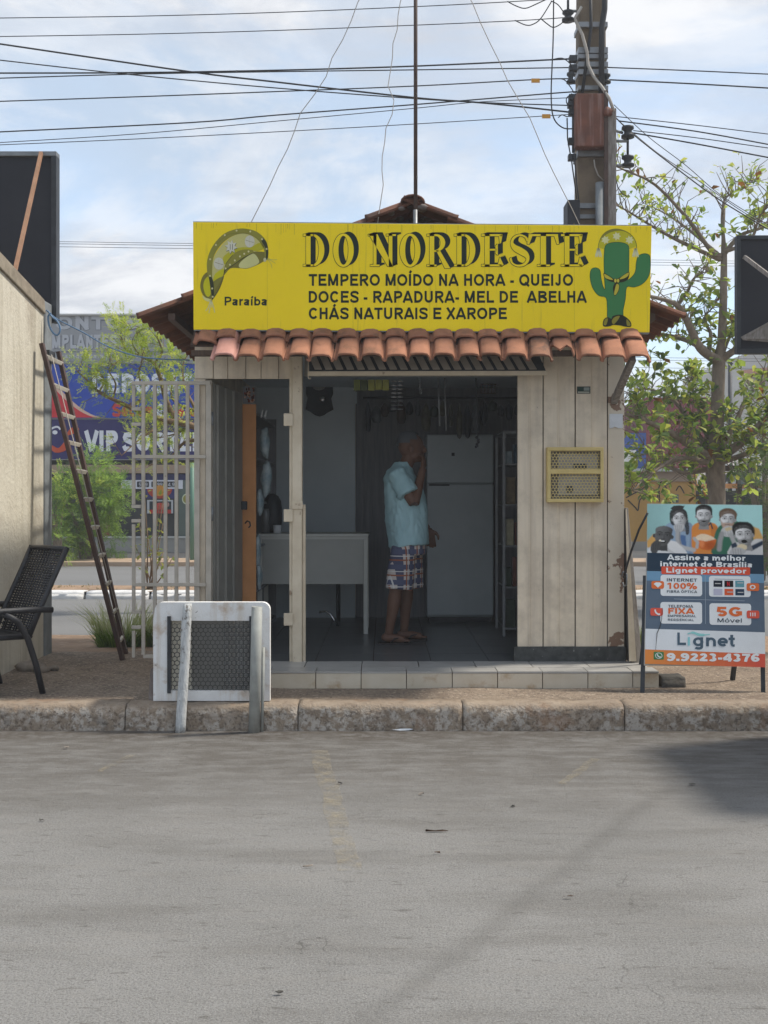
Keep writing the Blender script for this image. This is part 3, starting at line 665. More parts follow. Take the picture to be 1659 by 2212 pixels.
for row in range(3):
    for i, u in enumerate(cu):
        x = X(u, 7.47) + random.uniform(-.008, .008) - 0.004*row
        loc = S0 + up*(row*0.228 + random.uniform(-.012, .012)) + nr*(0.016)
        loc.x = x
        tilt = -0.06 + random.uniform(-.02, .02)
        yaw = random.uniform(-.035, .035) + (-0.06 if i > 11 else -0.03) * (1 if row == 0 else 0.4)
        Mx = frame(ac, up, nr, loc) @ Matrix.Rotation(yaw, 4, 'Z') @ Matrix.Rotation(tilt, 4, 'X') @ Matrix.Rotation(random.uniform(-.03, .03), 4, 'Y')
        me = t_new
        if row == 0 and i == 0: me = t_pink
        if row == 0 and i == 13: me = t_dark
        if row == 0 and i == 14: me = t_broken
        if row == 0 and i == 17: Mx = Mx @ Matrix.Rotation(0.10, 4, 'Y')
        inst(me, 'clay_tile', skirt, Mx)
inst(t_new, 'clay_tile', skirt, frame(ac, up, nr, Vector((X(447, 7.6), 7.60, 2.545))) @ Matrix.Rotation(0.25, 4, 'Y'))
# gable roof
roof = MB()
for s in (-1, 1):
    e = Vector((RX+s*HALF, 0, EZ)); r = Vector((RX, 0, RZ))
for s in (-1, 1):
    for t in (0.12, 0.5, 0.9):
        x = RX+s*HALF*(1-t); z = EZ+(RZ-EZ)*t-0.085
        roof.box(x-0.025, x+0.025, RY0+0.05, RY1-0.05, z-0.025, z+0.025)
roof = part(roof, 'roof', M_['rust_pipe'], kiosk)
mb = MB(); mb.poly([(KL+0.01, 8.07, TOP+0.003), (KR-0.01, 8.07, TOP+0.003), (KR-0.01, 8.07, 2.86), (RX, 8.07, RZ-0.10), (KL+0.01, 8.07, 2.86)]); part(mb, 'gable_wall', M_['cream_paint'], kiosk)
mb = MB(); mb.poly([(KL+0.01, KB-0.02, TOP+0.003), (KR-0.01, KB-0.02, TOP+0.003), (KR-0.01, KB-0.02, 2.86), (RX, KB-0.02, RZ-0.10), (KL+0.01, KB-0.02, 2.86)]); part(mb, 'gable_wall', M_['cream_paint'], kiosk)
for s in (-1, 1):
    upv = Vector((-s*math.cos(SL), 0, math.sin(SL))); acv = Vector((0, s, 0)); nv = acv.cross(upv)
    ncol, nrow = 19, 6
    for c in range(ncol):
        y = RY0+0.10+c*0.196
        for r in range(nrow):
            d = r*(SLEN/nrow) + random.uniform(-.012, .012)
            loc = Vector((RX+s*HALF, y, EZ)) + upv*d + nv*0.012 + Vector((0, random.uniform(-.006, .006), 0))
            inst(t_old, 'clay_tile', roof, frame(acv, upv, nv, loc) @ Matrix.Rotation(-0.035, 4, 'X') @ Matrix.Rotation(random.uniform(-.02, .02), 4, 'Z'))
cap = MB()
for r_, y in ((0.0, 0), (0.0, 1)): pass
cap = MB(); ring = []
for yy, k in ((0, 1.06), (0.03, 1.0), (0.40, 0.86)):
    rg = [Vector((math.cos(math.pi*q/8)*0.085*k, yy, math.sin(math.pi*q/8)*0.055*k)) for q in range(9)] + [Vector((math.cos(math.pi*q/8)*0.072*k, yy, math.sin(math.pi*q/8)*0.043*k)) for q in range(8, -1, -1)]
    ring.append(rg)
cap.rings(ring); capm = mesh_mat(cap.mesh('ridge_tile'), M_['clay_old'])
for k in range(11):
    inst(capm, 'ridge_tile', roof, Matrix.Translation((RX+random.uniform(-.012,.012), RY0+0.01+k*0.34, RZ-0.012)) @ Matrix.Rotation(0.03, 4, 'X') @ Matrix.Rotation(random.uniform(-.05,.05), 4, 'Y'))
mb = MB()
for k in range(16):
    sx = -1 if k % 2 else 1
    mb.ball((RX+sx*random.uniform(0.05,0.16), RY0+0.02+(k//2)*0.09, RZ-0.03-random.uniform(0,0.03)), random.uniform(0.022,0.036), 7, 5, None, (1.2,1.2,0.7))
part(mb, 'ridge_mortar', M_['mortar'], roof, kind='stuff')

# ---- mast with its stays
mast = thing('mast', 'tall thin dark steel antenna mast rising from the kiosk roof ridge', 'mast', (0.226, 7.765, 2.9))
mb = MB(); mb.tube([(0.226, 7.765, 3.2), (0.226, 7.765, 5.95)], 0.0140, 10); part(mb, 'pole', M_['rust_pipe'], mast)
mb = MB(); mb.tube([(0.224, 7.765, 2.95), (0.224, 7.765, 3.535)], 0.0165, 10); part(mb, 'socket', M_['metal_grey'], mast)
def wav(a, b, n, amp, seed):
    a = Vector(a); b = Vector(b)
    return [a.lerp(b, i/n) + Vector((mnoise.noise((i*0.45, seed, 0))*amp*(math.sin(math.pi*i/n)), 0, 0)) for i in range(n+1)]
top = (0.226, 7.765, 5.84)
mb = MB(); mb.tube(wav(top, (-1.265, 8.2, 3.04), 22, 0.07, 3.1), 0.0032, 5); part(mb, 'stay', M_['cable_pale'], mast)
mb = MB(); mb.tube(wav(top, (1.75, 8.2, 2.98), 22, 0.03, 9.1), 0.0032, 5); part(mb, 'stay', M_['cable_pale'], mast)
mb = MB(); mb.tube(wav((0.215, 7.76, 5.84), W(815, 490, 7.82), 24, 0.10, 5.4), 0.0032, 5); part(mb, 'lead_wire', M_['cable_pale'], mast)

# ================================================================ flat print: lettering and artwork
# a plain bold sans drawn as pen strokes: glyph -> (advance, [stroke centre lines]); capitals are 1 unit high
def _arc(cx, cy, rx, ry, a0, a1, n=10): return [(cx+rx*math.cos(R(a0+(a1-a0)*k/n)), cy+ry*math.sin(R(a0+(a1-a0)*k/n))) for k in range(n+1)]
def make_font(t):
    h = t/2; lo, hi = h, 1-h; X_ = 0.74; xh = X_-h; F = {}
    def g(ch, adv, *st): F[ch] = (adv, st)
    g(' ', .39); g('.', .39, [(.19,0),(.19,t*1.05)]); g(',', .39, [(.19,t*1.0),(.16,-.14)]); g('-', .47, [(.06,.36),(.41,.36)])
    g('A', 1.0, [(.09,0),(.50,1.0)], [(.91,0),(.50,1.0)], [(.24,.27),(.76,.27)])
    g('B', 1.0, [(.12+h,0),(.12+h,1)], [(.12,hi),(.55,hi)]+_arc(.58,.745,.23,.255-h,90,-90)+[(.12,.50)], [(.12,.50),(.58,.50)]+_arc(.62,.26,.24,.26-h+.02,90,-90)+[(.12,lo)])
    g('C', 1.0, _arc(.53,.5,.45-h,.5-h,38,322,18)); g('D', 1.0, [(.12+h,0),(.12+h,1)], [(.12,hi),(.42,hi)]+_arc(.45,.5,.48-h,.5-h,90,-90,14)+[(.12,lo)])
    g('E', .93, [(.12+h,0),(.12+h,1)], [(.12,hi),(.87,hi)], [(.12,.52),(.80,.52)], [(.12,lo),(.89,lo)])
    g('F', .85, [(.12+h,0),(.12+h,1)], [(.12,hi),(.82,hi)], [(.12,.50),(.72,.50)])
    g('G', 1.08, _arc(.54,.5,.47-h,.5-h,40,318,18), [(.56,.44),(.98,.44)], [(.98-h,.46),(.98-h,.12)])
    g('H', 1.0, [(.12+h,0),(.12+h,1)], [(.88-h,0),(.88-h,1)], [(.12,.53),(.88,.53)]); g('I', .39, [(.195,0),(.195,1)])
    g('J', .78, [(.62-h,1),(.62-h,.28)]+_arc(.36,.28,.26-h,.28-h,0,-185,10))
    g('L', .85, [(.12+h,0),(.12+h,1)], [(.12,lo),(.82,lo)]); g('M', 1.16, [(.11+h*.9,0),(.11+h*.9,1)], [(1.05-h*.9,0),(1.05-h*.9,1)], [(.20,1),(.58,.06)], [(.96,1),(.58,.06)])
    g('N', 1.0, [(.12+h,0),(.12+h,1)], [(.88-h,0),(.88-h,1)], [(.18,1),(.82,0)])
    g('O', 1.08, _arc(.54,.5,.49-h,.5-h,0,360,24)); g('Q', 1.08, _arc(.54,.5,.49-h,.5-h,0,360,24), [(.60,.28),(1.0,-.02)])
    g('P', .93, [(.12+h,0),(.12+h,1)], [(.12,hi),(.55,hi)]+_arc(.58,.69,.29-h+.03,.31-h,90,-90)+[(.12,.38)])
    g('R', 1.0, [(.12+h,0),(.12+h,1)], [(.12,hi),(.58,hi)]+_arc(.61,.71,.29-h+.02,.29-h,90,-90)+[(.12,.42)], [(.52,.44),(.88,0)])
    sS = [(.82,.72),(.76,.86),(.60,hi+.01),(.44,hi+.01),(.24,.86),(.19,.74),(.24,.62),(.44,.54),(.62,.48),(.78,.38),(.81,.27),(.74,.14),(.56,lo-.01),(.42,lo-.01),(.22,.14),(.14,.30)]
    g('S', .93, sS); g('T', .85, [(.425,0),(.425,1)], [(.03,hi),(.82,hi)]); g('U', 1.0, [(.11+h,1),(.11+h,.36)]+_arc(.5,.36,.39-h,.36-h,180,360,14)+[(.89-h,1)])
    g('V', .93, [(.10,1),(.465,0)], [(.83,1),(.465,0)]); g('X', .93, [(.12,0),(.81,1)], [(.12,1),(.81,0)])
    def bowl(cx, w): return _arc(cx, X_/2, w-h, X_/2-h, 0, 360, 20)
    g('o', .85, bowl(.425,.38)); g('a', .78, _arc(.37,.50,.27,.50-h-.27,150,20,8)+[(.66-h,.46),(.66-h,0)], _arc(.33,.22,.27-h,.22-h,0,360,14), [(.33,.41),(.60,.43)])
    g('b', .85, [(.10+h,0),(.10+h,1)], _arc(.44,X_/2,.36-h,X_/2-h,0,360,18)); g('d', .85, [(.75-h,0),(.75-h,1)], _arc(.41,X_/2,.36-h,X_/2-h,0,360,18)); g('p', .85, [(.10+h,-.27),(.10+h,X_)], _arc(.44,X_/2,.36-h,X_/2-h,0,360,18))
    g('g', .85, [(.75-h,X_),(.75-h,-.06)]+_arc(.43,-.06,.32-h,.22-h,0,-160,8), _arc(.41,X_/2,.36-h,X_/2-h,0,360,18)); g('c', .78, _arc(.41,X_/2,.36-h,X_/2-h,45,315,14)); g('e', .78, _arc(.40,X_/2,.36-h,X_/2-h,0,312,16), [(.06,X_/2-.01),(.74,X_/2-.01)])
    g('h', .85, [(.10+h,0),(.10+h,1)], _arc(.44,xh-.30+h*.4,.34-h,.30-h*.4,180,0,10)+[(.78-h,0)]); g('n', .85, [(.10+h,0),(.10+h,X_)], _arc(.44,xh-.30+h*.4,.34-h,.30-h*.4,180,0,10)+[(.78-h,0)])
    g('m', 1.24, [(.10+h,0),(.10+h,X_)], _arc(.39,xh-.27,.29-h,.27,180,0,8)+[(.68-h,0)], _arc(.86,xh-.27,.29-h*.9,.27,180,0,8)+[(1.15-h,0)])
    g('r', .55, [(.10+h,0),(.10+h,X_)], _arc(.46,xh-.28,.27,.28,170,75,6)); g('i', .39, [(.195,0),(.195,X_)], [(.195,.84),(.195,1.0)]); g('l', .39, [(.195,0),(.195,1)]); g('ı', .39, [(.195,0),(.195,X_)])
    g('s', .78, [(x*.86-.02, y*X_) for x, y in sS]); g('t', .47, [(.24,.97),(.24,.22),(.28,.10),(.44,h*.85)], [(.02,xh+.0),(.45,xh+.0)]); g('v', .78, [(.09,X_),(.39,0)], [(.69,X_),(.39,0)])
    g('0', .78, _arc(.39,.5,.35-h,.5-h,0,360,20)); g('1', .78, [(.46,0),(.46,1)], [(.12,.74),(.46,.95)]); g('2', .78, _arc(.39,.69,.32-h,.31-h,170,-30,10)+[(.14,.10)], [(.06,lo),(.73,lo)])
    g('3', .78, _arc(.37,.74,.28-h+.03,.26-h,160,-90,10), _arc(.37,.27,.34-h,.27-h+.02,90,-160,12)); g('4', .78, [(.56,0),(.56,1)], [(.56,.96),(.08,.32)], [(.04,.28),(.76,.28)])
    g('5', .78, [(.18,hi),(.68,hi)], [(.20,1),(.14,.46)], _arc(.38,.32,.35-h,.32-h,130,-155,14)); g('6', .78, _arc(.40,.32,.35-h,.32-h,0,360,16), [(.14,.30),(.16,.62),(.30,.86),(.50,.92),(.68,.80)]); g('7', .78, [(.06,hi),(.74,hi)], [(.66,.90),(.44,.5),(.34,0)])
    g('8', .78, _arc(.39,.74,.29-h,.26-h+.02,0,360,16), _arc(.39,.28,.34-h,.28-h,0,360,16)); g('9', .78, _arc(.38,.68,.35-h,.32-h,0,360,16), [(.64,.70),(.62,.38),(.48,.14),(.28,.08),(.10,.20)])
    g('%', 1.24, _arc(.27,.74,.23-h*.6,.26-h*.7,0,360,14), _arc(.97,.26,.23-h*.6,.26-h*.7,0,360,14), [(.38,0),(.86,1)]); g('&', 1.0, [(.92,0),(.34,.66),(.30,.82),(.42,hi),(.56,.86),(.56,.72),(.22,.42),(.14,.24),(.26,lo),(.50,lo),(.72,.22),(.80,.42)])
    for ch, b_, x in (('Í','I',.20),('Á','A',.50),('Ó','O',.54)): g(ch, F[b_][0], *F[b_][1], [(x-.04,1.08),(x+.12,1.28)])
    for ch, b_, x in (('í','ı',.20),('ó','o',.42)): g(ch, F[b_][0], *F[b_][1], [(x-.04,.84),(x+.12,1.04)])
    g('ê', F['e'][0], *F['e'][1], [(.22,.84),(.40,1.02)], [(.58,.84),(.40,1.02)])
    return F
_fonts = {}
def glyph_polys(s, t, spacing=1.0):
    """words -> (list of outline strips, width); strips are lists of left/right point pairs"""
    F = _fonts.setdefault(t, make_font(t)); x = 0.0; out = []
    for ch in s:
        adv, st = F[ch]
        for pl in st:
            n = len(pl); strip = []
            for i in range(n):
                closed = n > 3 and math.hypot(pl[0][0]-pl[-1][0], pl[0][1]-pl[-1][1]) < 1e-6
                a_ = pl[i-1] if i > 0 else (pl[-2] if closed else pl[0]); b_ = pl[i+1] if i < n-1 else (pl[1] if closed else pl[-1])
                dx, dy = b_[0]-a_[0], b_[1]-a_[1]; d = math.hypot(dx, dy) or 1; nx, ny = -dy/d*t/2, dx/d*t/2
                p = pl[i]; strip.append(((x+p[0]+nx, p[1]+ny), (x+p[0]-nx, p[1]-ny)))
            out.append(strip)
        x += adv*spacing
    return out, x
class Art:
    """flat print laid on a surface; fn maps drawing coordinates to the surface, layers stand 0.5 mm apart"""
    def __init__(s, fn, out=(0,-1,0), step=0.0005, base=0.001):
        s.fn = fn; s.mb = MB(); s.out = Vector(out).normalized(); s.step = step; s.base = base
    def P(s, a, b, l): return Vector(s.fn(a, b)) + s.out*(s.base+s.step*l)
    def poly(s, pts, col, l=0): s.mb.poly([s.P(a, b, l) for a, b in pts], col); return s
    def ell(s, cx, cy, rx, ry, col, l=0, n=20, a0=0, a1=360, rot=0):
        c, sn = math.cos(R(rot)), math.sin(R(rot)); pts = []
        full = a1-a0 >= 360
        for k in range(n if full else n+1):
            t = R(a0+(a1-a0)*k/n); x = rx*math.cos(t); y = ry*math.sin(t)
            pts.append((cx+x*c-y*sn, cy+x*sn+y*c))
        return s.poly(pts, col, l)
    def rect(s, x0, y0, x1, y1, col, l=0, r=0):
        if not r: return s.poly([(x0,y0),(x1,y0),(x1,y1),(x0,y1)], col, l)
        pts = []
        for cx, cy, a in ((x1-r,y0+r,-90),(x1-r,y1-r,0),(x0+r,y1-r,90),(x0+r,y0+r,180)):
            for k in range(5): t = R(a+90*k/4); pts.append((cx+r*math.cos(t), cy+r*math.sin(t)))
        return s.poly(pts, col, l)
    def stroke(s, pts, w, col, l=0):
        n = len(pts); L_, R_ = [], []
        ws = [w[min(len(w)-1, int(i*len(w)/n))] for i in range(n)] if isinstance(w, (list, tuple)) else [w]*n
        for i in range(n):
            ax, ay = pts[max(0,i-1)]; bx, by = pts[min(n-1,i+1)]; d = math.hypot(bx-ax, by-ay) or 1
            nx, ny = -(by-ay)/d, (bx-ax)/d
            L_.append((pts[i][0]+nx*ws[i]/2, pts[i][1]+ny*ws[i]/2)); R_.append((pts[i][0]-nx*ws[i]/2, pts[i][1]-ny*ws[i]/2))
        b = len(s.mb.v)
        for p, q in zip(L_, R_): s.mb.v += [s.P(*p, l), s.P(*q, l)]
        for i in range(n-1): s.mb.face((b+2*i, b+2*i+1, b+2*i+3, b+2*i+2), col)
        return s
    def text(s, txt, x0, x1, yb, yt, col, l=0, bold=0.21, spacing=1.0):
        """fit the words between x0 and x1 with capitals from baseline yb to yt (drawing y runs down)"""
        strips, w = glyph_polys(txt, bold, spacing)
        mn = min(q[0] for st in strips for pr in st for q in pr); mx = max(q[0] for st in strips for pr in st for q in pr)
        kx = (x1-x0)/(mx-mn); ky = yt-yb
        for j, st in enumerate(strips):
            b = len(s.mb.v); ll = l+0.12*(j % 6)
            for p, q in st: s.mb.v += [s.P(x0+(p[0]-mn)*kx, yb+p[1]*ky, ll), s.P(x0+(q[0]-mn)*kx, yb+q[1]*ky, ll)]
            for i in range(len(st)-1): s.mb.face((b+2*i, b+2*i+1, b+2*i+3, b+2*i+2), col)
        return s
    def build(s, name, parent, mat='print'): return part(s.mb, name, M_[mat], parent)
def sm(pts, n=6, closed=False):
    """Catmull-Rom smoothing of a drawn outline"""
    out = []; N = len(pts)
    for i in range(N if closed else N-1):
        g = (lambda k: pts[k % N]) if closed else (lambda k: pts[min(max(k,0),N-1)])
        p0, p1, p2, p3 = g(i-1), g(i), g(i+1), g(i+2)
        for k in range(n):
            t = k/n
            out.append(tuple(0.5*((2*p1[j])+(-p0[j]+p2[j])*t+(2*p0[j]-5*p1[j]+4*p2[j]-p3[j])*t*t+(-p0[j]+3*p1[j]-3*p2[j]+p3[j])*t**3) for j in (0,1)))
    if not closed: out.append(pts[-1])
    return out

# ---------------------------------------------------------------- the yellow shop sign
SY = 7.675
def SP(u, v): return W(u, v, SY)
sign = thing('shop_sign', 'long yellow shop signboard with green cactus and leather hat above the tiled eave', 'sign', (0.27, SY+0.03, 2.66))
c = [SP(417,480), SP(1408,488), SP(1403,718), SP(418,712)]
th = Vector((0, 0.055, 0))
mb = MB(); mb.hexa([c[3], c[2], c[2]+th, c[3]+th, c[0], c[1], c[1]+th, c[0]+th]); part(mb, 'board', M_['sign_yellow'], sign, 0.003)
mb = MB()
mb.bar(c[0]+Vector((0,0.03,0.004)), c[1]+Vector((0,0.03,0.004)), 0.05, 0.006); mb.bar(c[3]+Vector((0,0.03,-0.004)), c[2]+Vector((0,0.03,-0.004)), 0.05, 0.006)
part(mb, 'edge_trim', M_['metal_grey'], sign)
mb = MB()
for u in (520, 760, 900, 1060, 1300):
    a = SP(u, 560)+Vector((0,0.057,0)); mb.bar(a, (a.x, 8.06, a.z-0.05), 0.03, 0.03)
part(mb, 'bracket', M_['rust_pipe'], sign)
DK = (0.018, 0.028, 0.022); YL = (0.92, 0.69, 0.018); PALE = (0.72, 0.66, 0.33)
a = Art(SP, base=0.0006)
random.seed(31)
for k in range(46):
    u_ = random.uniform(424, 1400); v_ = 481.5+(u_-417)*8/991; a.stroke([(u_, v_), (u_+random.uniform(-.4,.4), v_+random.uniform(5, 34)*random.random()+4)], random.uniform(.35,.8), (0.40,0.31,0.04), 0)
for u_ in (577,762,1047,1240): a.stroke([(u_,482),(u_+.6,712)], .5, (0.50,0.39,0.03), 0)
a.build('rain_streaks', sign).__setitem__('kind', 'stuff')
a = Art(SP)
for txt, x0, x1, yb, yt in (('TEMPERO MOÍDO NA HORA - QUEIJO', 667, 1238, 617.5, 592), ('DOCES - RAPADURA- MEL DE  ABELHA', 667, 1268, 654, 628.5), ('CHÁS NATURAIS E XAROPE', 667, 1095, 689.5, 664.5)):
    a.text(txt, x0, x1, yb, yt, DK, 0, 0.205)
a.build('slogan_lettering', sign)
a = Art(SP); a.text('Paraíba', 485, 577, 660, 641, DK, 0, 0.19)
a.build('town_lettering', sign)
# decorated title: serif letters with an inside shadow
def ring(cx, cy, rx, ry, ix, iy, a0, a1, n=26, icx=None):
    icx = cx if icx is None else icx
    o = [(cx+rx*math.cos(R(a0+(a1-a0)*k/n)), cy+ry*math.sin(R(a0+(a1-a0)*k/n))) for k in range(n+1)]
    i = [(icx+ix*math.cos(R(a0+(a1-a0)*k/n)), cy+iy*math.sin(R(a0+(a1-a0)*k/n))) for k in range(n+1)]
    return o + i[::-1]
def rc(x0, y0, x1, y1): return [(x0,y0),(x1,y0),(x1,y1),(x0,y1)]
GL = {
 'D': [rc(.10,0,.30,1), rc(-.02,.94,.45,1), rc(-.02,0,.45,.06), ring(.40,.5,.50,.5,.26,.44,-90,90)],
 'O': [ring(.45,.5,.46,.52,.22,.45,0,360,40)],
 'N': [rc(.10,.05,.22,1), [(-.08,1),(.26,1),(.86,.0),(.66,.0)], rc(.70,0,.84,1), rc(-.02,0,.34,.055), rc(.60,.945,.98,1), rc(-.10,.945,.2,1)],
 'R': [rc(.12,0,.32,1), rc(0,.94,.4,1), rc(0,0,.42,.055), ring(.40,.73,.40,.27,.19,.21,-90,90), [(.40,.50),(.58,.48),(1.02,-.06),(.78,-.06)], rc(.3,.45,.5,.505)],
 'E': [rc(.12,0,.32,1), rc(-.02,.94,.86,1), [(.70,.94),(.86,1),(.80,.74),(.74,.70)], rc(.3,.49,.62,.545), [(.56,.64),(.66,.70),(.66,.34),(.56,.40)], rc(-.02,0,.82,.06), [(.66,.06),(.74,.30),(.90,.05),(.80,0)]],
 'T': [rc(.42,0,.62,1), rc(-.02,.94,1.06,1), [(-.02,.94),(.12,.94),(.0,.68),(-.08,.70)], [(.92,.94),(1.06,.94),(1.10,.70),(1.02,.68)], rc(.30,0,.76,.055)],
}
def s_poly():
    sp = sm([(.82,.80),(.70,.92),(.45,.97),(.20,.88),(.12,.72),(.24,.58),(.50,.48),(.76,.36),(.82,.20),(.66,.06),(.38,.02),(.14,.10),(.05,.26)], 4)
    ws = []; n = len(sp)
    for i in range(n):
        t = i/(n-1); ws.append(0.05+0.17*math.exp(-((t-0.5)/0.20)**2)+0.05*math.exp(-((t-0.98)/0.05)**2)+0.05*math.exp(-((t-0.02)/0.05)**2))
    L_, R_ = [], []
    for i in range(n):
        ax, ay = sp[max(0,i-1)]; bx, by = sp[min(n-1,i+1)]; d = math.hypot(bx-ax,by-ay); nx, ny = -(by-ay)/d, (bx-ax)/d
        L_.append((sp[i][0]+nx*ws[i]/2, sp[i][1]+ny*ws[i]/2)); R_.append((sp[i][0]-nx*ws[i]/2, sp[i][1]-ny*ws[i]/2))
    return L_+R_[::-1]
GL['S'] = [s_poly()]
a = Art(SP, step=0.0003)
title = [('D',656,700),('O',720,763),('N',801,850),('O',864,907),('R',922,966),('D',982,1026),('E',1041,1087),('S',1100,1143),('T',1143,1195),('E',1213,1260)]
yb, yt = 575.5, 506.0
for ch, x0, x1 in title:
    W_ = (x1-x0)*1.13
    for pl in GL[ch]:
        for (dx, dy), col, l in (((11,-4.2),DK,0), ((8.8,-3.4),DK,.6), ((6.6,-2.5),DK,1.2), ((4.4,-1.7),DK,1.8), ((2.4,-1.0),DK,2.4), ((1.2,1.0),DK,3), ((-.9,.9),DK,3.6), ((-.9,-.9),DK,4.2), ((0,0),YL,5)):
            a.poly([(x0+p[0]*W_+dx, yb+p[1]*(yt-yb)+dy) for p in pl], col, l)
a.build('title_lettering', sign)
# leather hat
def H(p): return (415.8+p[0]*0.1237, 486+p[1]*0.1237)
HP = lambda pts, n=4: [H(p) for p in sm(pts, n, True)]
a = Art(SP, step=0.0004)
olive, pale, lime, brn, dkg = hx('8f8a3a'), hx('c9c27a'), hx('c9c21f'), hx('7b7434'), hx('3b3f2c')
a.poly(HP([(300,820),(190,880),(135,1050),(170,1200),(260,1290),(330,1270),(330,1000)]), brn, 0)
a.poly(HP([(300,900),(215,960),(190,1080),(230,1220),(290,1250),(325,1150)]), lime, 1)
a.poly(HP([(170,1230),(230,1270),(320,1300),(300,1340),(210,1310)]), hx('d8d28c'), 2)
a.poly(HP([(540,890),(660,760),(830,755),(960,760),(1150,690),(1290,600),(1320,560),(1290,480),(1050,470),(820,560),(600,740)]), brn, 0)
a.poly(HP([(820,740),(830,660),(960,550),(1060,500),(1130,560),(1160,660),(1040,730),(930,755)]), hx('ccc98a'), 1)
a.poly(HP([(330,1300),(300,1000),(255,800),(270,560),(380,330),(560,150),(780,70),(960,70),(1140,130),(1280,270),(1325,440),(1310,590),(1270,600),(1240,400),(1120,240),(960,160),(800,160),(620,240),(470,380),(370,560),(345,800),(350,1000),(370,1200),(360,1290)]), olive, 2)
a.poly(HP([(1220,230),(1290,300),(1325,450),(1310,590),(1280,590),(1280,420),(1210,290)]), dkg, 3)
a.poly(HP([(355,990),(345,800),(370,580),(480,390),(630,240),(810,158),(960,158),(1130,250),(1250,400),(1060,470),(900,420),(700,520),(570,700),(540,870),(430,930)]), pale, 1)
a.poly(HP([(360,980),(400,850),(540,770),(545,880),(450,930)]), lime, 3)
a.poly(HP([(540,560),(700,440),(860,390),(1010,390),(1180,310),(1250,400),(1130,460),(900,430),(700,530),(570,690)]), hx('b9b22a'), 2)
a.poly(HP([(570,740),(620,620),(760,480),(900,430),(1050,440),(1050,500),(900,560),(720,690),(560,830)]), olive, 4)
a.poly(HP([(360,990),(540,880),(520,1000),(450,1160),(350,1300),(330,1200)]), hx('84803c'), 1)
a.poly(HP([(380,1160),(530,930),(470,1120),(370,1270)]), brn, 2)
a.poly(HP([(290,920),(340,920),(370,1040),(375,1240),(345,1300),(325,1150)]), dkg, 4)
a.stroke([H(p) for p in sm([(560,830),(580,790),(740,680),(900,570),(1050,495)])], 1.4, dkg, 5)
a.stroke([H(p) for p in sm([(430,330),(620,170),(800,150),(960,155),(1130,245),(1245,395)])], .7, brn, 5)
a.stroke([H(p) for p in sm([(700,530),(580,690),(545,870),(470,1100),(340,1300)])], .9, dkg, 5)
for p in ((770,100),(565,180),(410,350),(310,600),(308,890),(345,1110),(1010,115),(1215,250),(1297,420),(980,465),(905,505),(830,550),(740,620),(655,695),(580,760),(355,1255)): a.ell(*H(p), 2.0, 2.2, hx('d6cf9a'), 6, 8)
for cx, cy in ((460,675),(1000,290)):
    a.ell(*H((cx,cy)), 10.6, 13, hx('cfccb8'), 6); a.stroke([H(p) for p in sm([(cx-70,cy-25),(cx,cy),(cx+75,cy+20)])], .8, brn, 7); a.stroke([H((cx,cy-80)),H((cx,cy+80))], .6, hx('b5b296'), 7)
sc_, sy_ = 680, 385
pts = []
for k in range(16):
    r_ = 110 if k % 2 == 0 else 62; pts.append(H((sc_+r_*math.cos(R(k*22.5+10)), sy_+r_*1.15*math.sin(R(k*22.5+10)))))
a.poly([(x, y+.8) for x, y in pts], dkg, 5); a.poly([(p[0]-.5, p[1]-.3) for p in pts], hx('d2cfbc'), 6)
for dx in (-20, 20): a.stroke([H((sc_+dx, sy_-50)), H((sc_+dx, sy_+50))], 1.0, dkg, 7)
for q in ([(320,1310),(270,1450),(230,1500)], [(325,1310),(300,1470),(290,1540)], [(330,1310),(370,1440),(390,1530)], [(325,1310),(340,1440)]): a.stroke([H(p) for p in sm(q)], 1.6, hx('d8d5a0'), 3)
for q in ([(1300,580),(1400,610),(1475,605)], [(1310,590),(1400,640),(1450,670)], [(1300,590),(1370,680),(1390,760)]): a.stroke([H(p) for p in sm(q)], 1.0, hx('b7b468'), 3)
a.ell(*H((1265,610)), 3.2, 4.5, hx('c9c39a'), 6)
a.build('hat_emblem', sign)
# cactus
def K(p): return (1269+p[0]*0.24415, 270+p[1]*0.24415)
KP = lambda pts, n=4: [K(p) for p in sm(pts, n, True)]
a = Art(SP, step=0.0004)
green, dgreen = (0.055,0.215,0.075), (0.02,0.07,0.03)
body = [(150,1100),(165,1060),(220,1040),(300,1040),(355,1060),(367,1100),(367,1200),(365,1320),(358,1370),(400,1335),(425,1290),(432,1215),(450,1160),(500,1138),(545,1150),(556,1190),(556,1270),(535,1350),(480,1410),(410,1435),(348,1435),(335,1540),(315,1640),(305,1710),(185,1710),(175,1640),(165,1530),(100,1510),(50,1450),(25,1370),(25,1300),(45,1268),(85,1265),(112,1290),(120,1350),(135,1420),(155,1455),(150,1370),(145,1200)]
bp = [K(p) for p in body]
a.poly(KP(body, 3), green, 1)
a.stroke([K(p) for p in sm(body+[body[0]], 3)], 1.0, dgreen, 2)
hat = ring(265,1090,172,165,118,62,180,360,24)
a.poly([K((265+168*math.cos(R(t)), 1085-160*math.sin(R(t)))) for t in range(180, -1, -8)][::1] + [K(p) for p in ((365,1100),(340,1050),(290,1040),(220,1040),(165,1060),(150,1100))], hx('c4bb25'), 0)
a.stroke([K((265+170*math.cos(R(t)), 1085-158*math.sin(R(t)))) for t in range(183, -4, -6)], [1.2]*5+[2.2,3.2,4.2,5,5.5,6,6,6,6,5.5,5,4.2,3.4,2.6,2]+[1.6]*12, hx('85812f'), 2)
for cx, cy in ((158,1017),(258,985),(372,1018)):
    pts = []
    for k in range(14):
        r_ = 40 if k % 2 == 0 else 24; pts.append(K((cx+r_*math.cos(R(k*360/14)), cy+r_*math.sin(R(k*360/14)))))
    a.poly(pts, hx('dcd9a0'), 3)
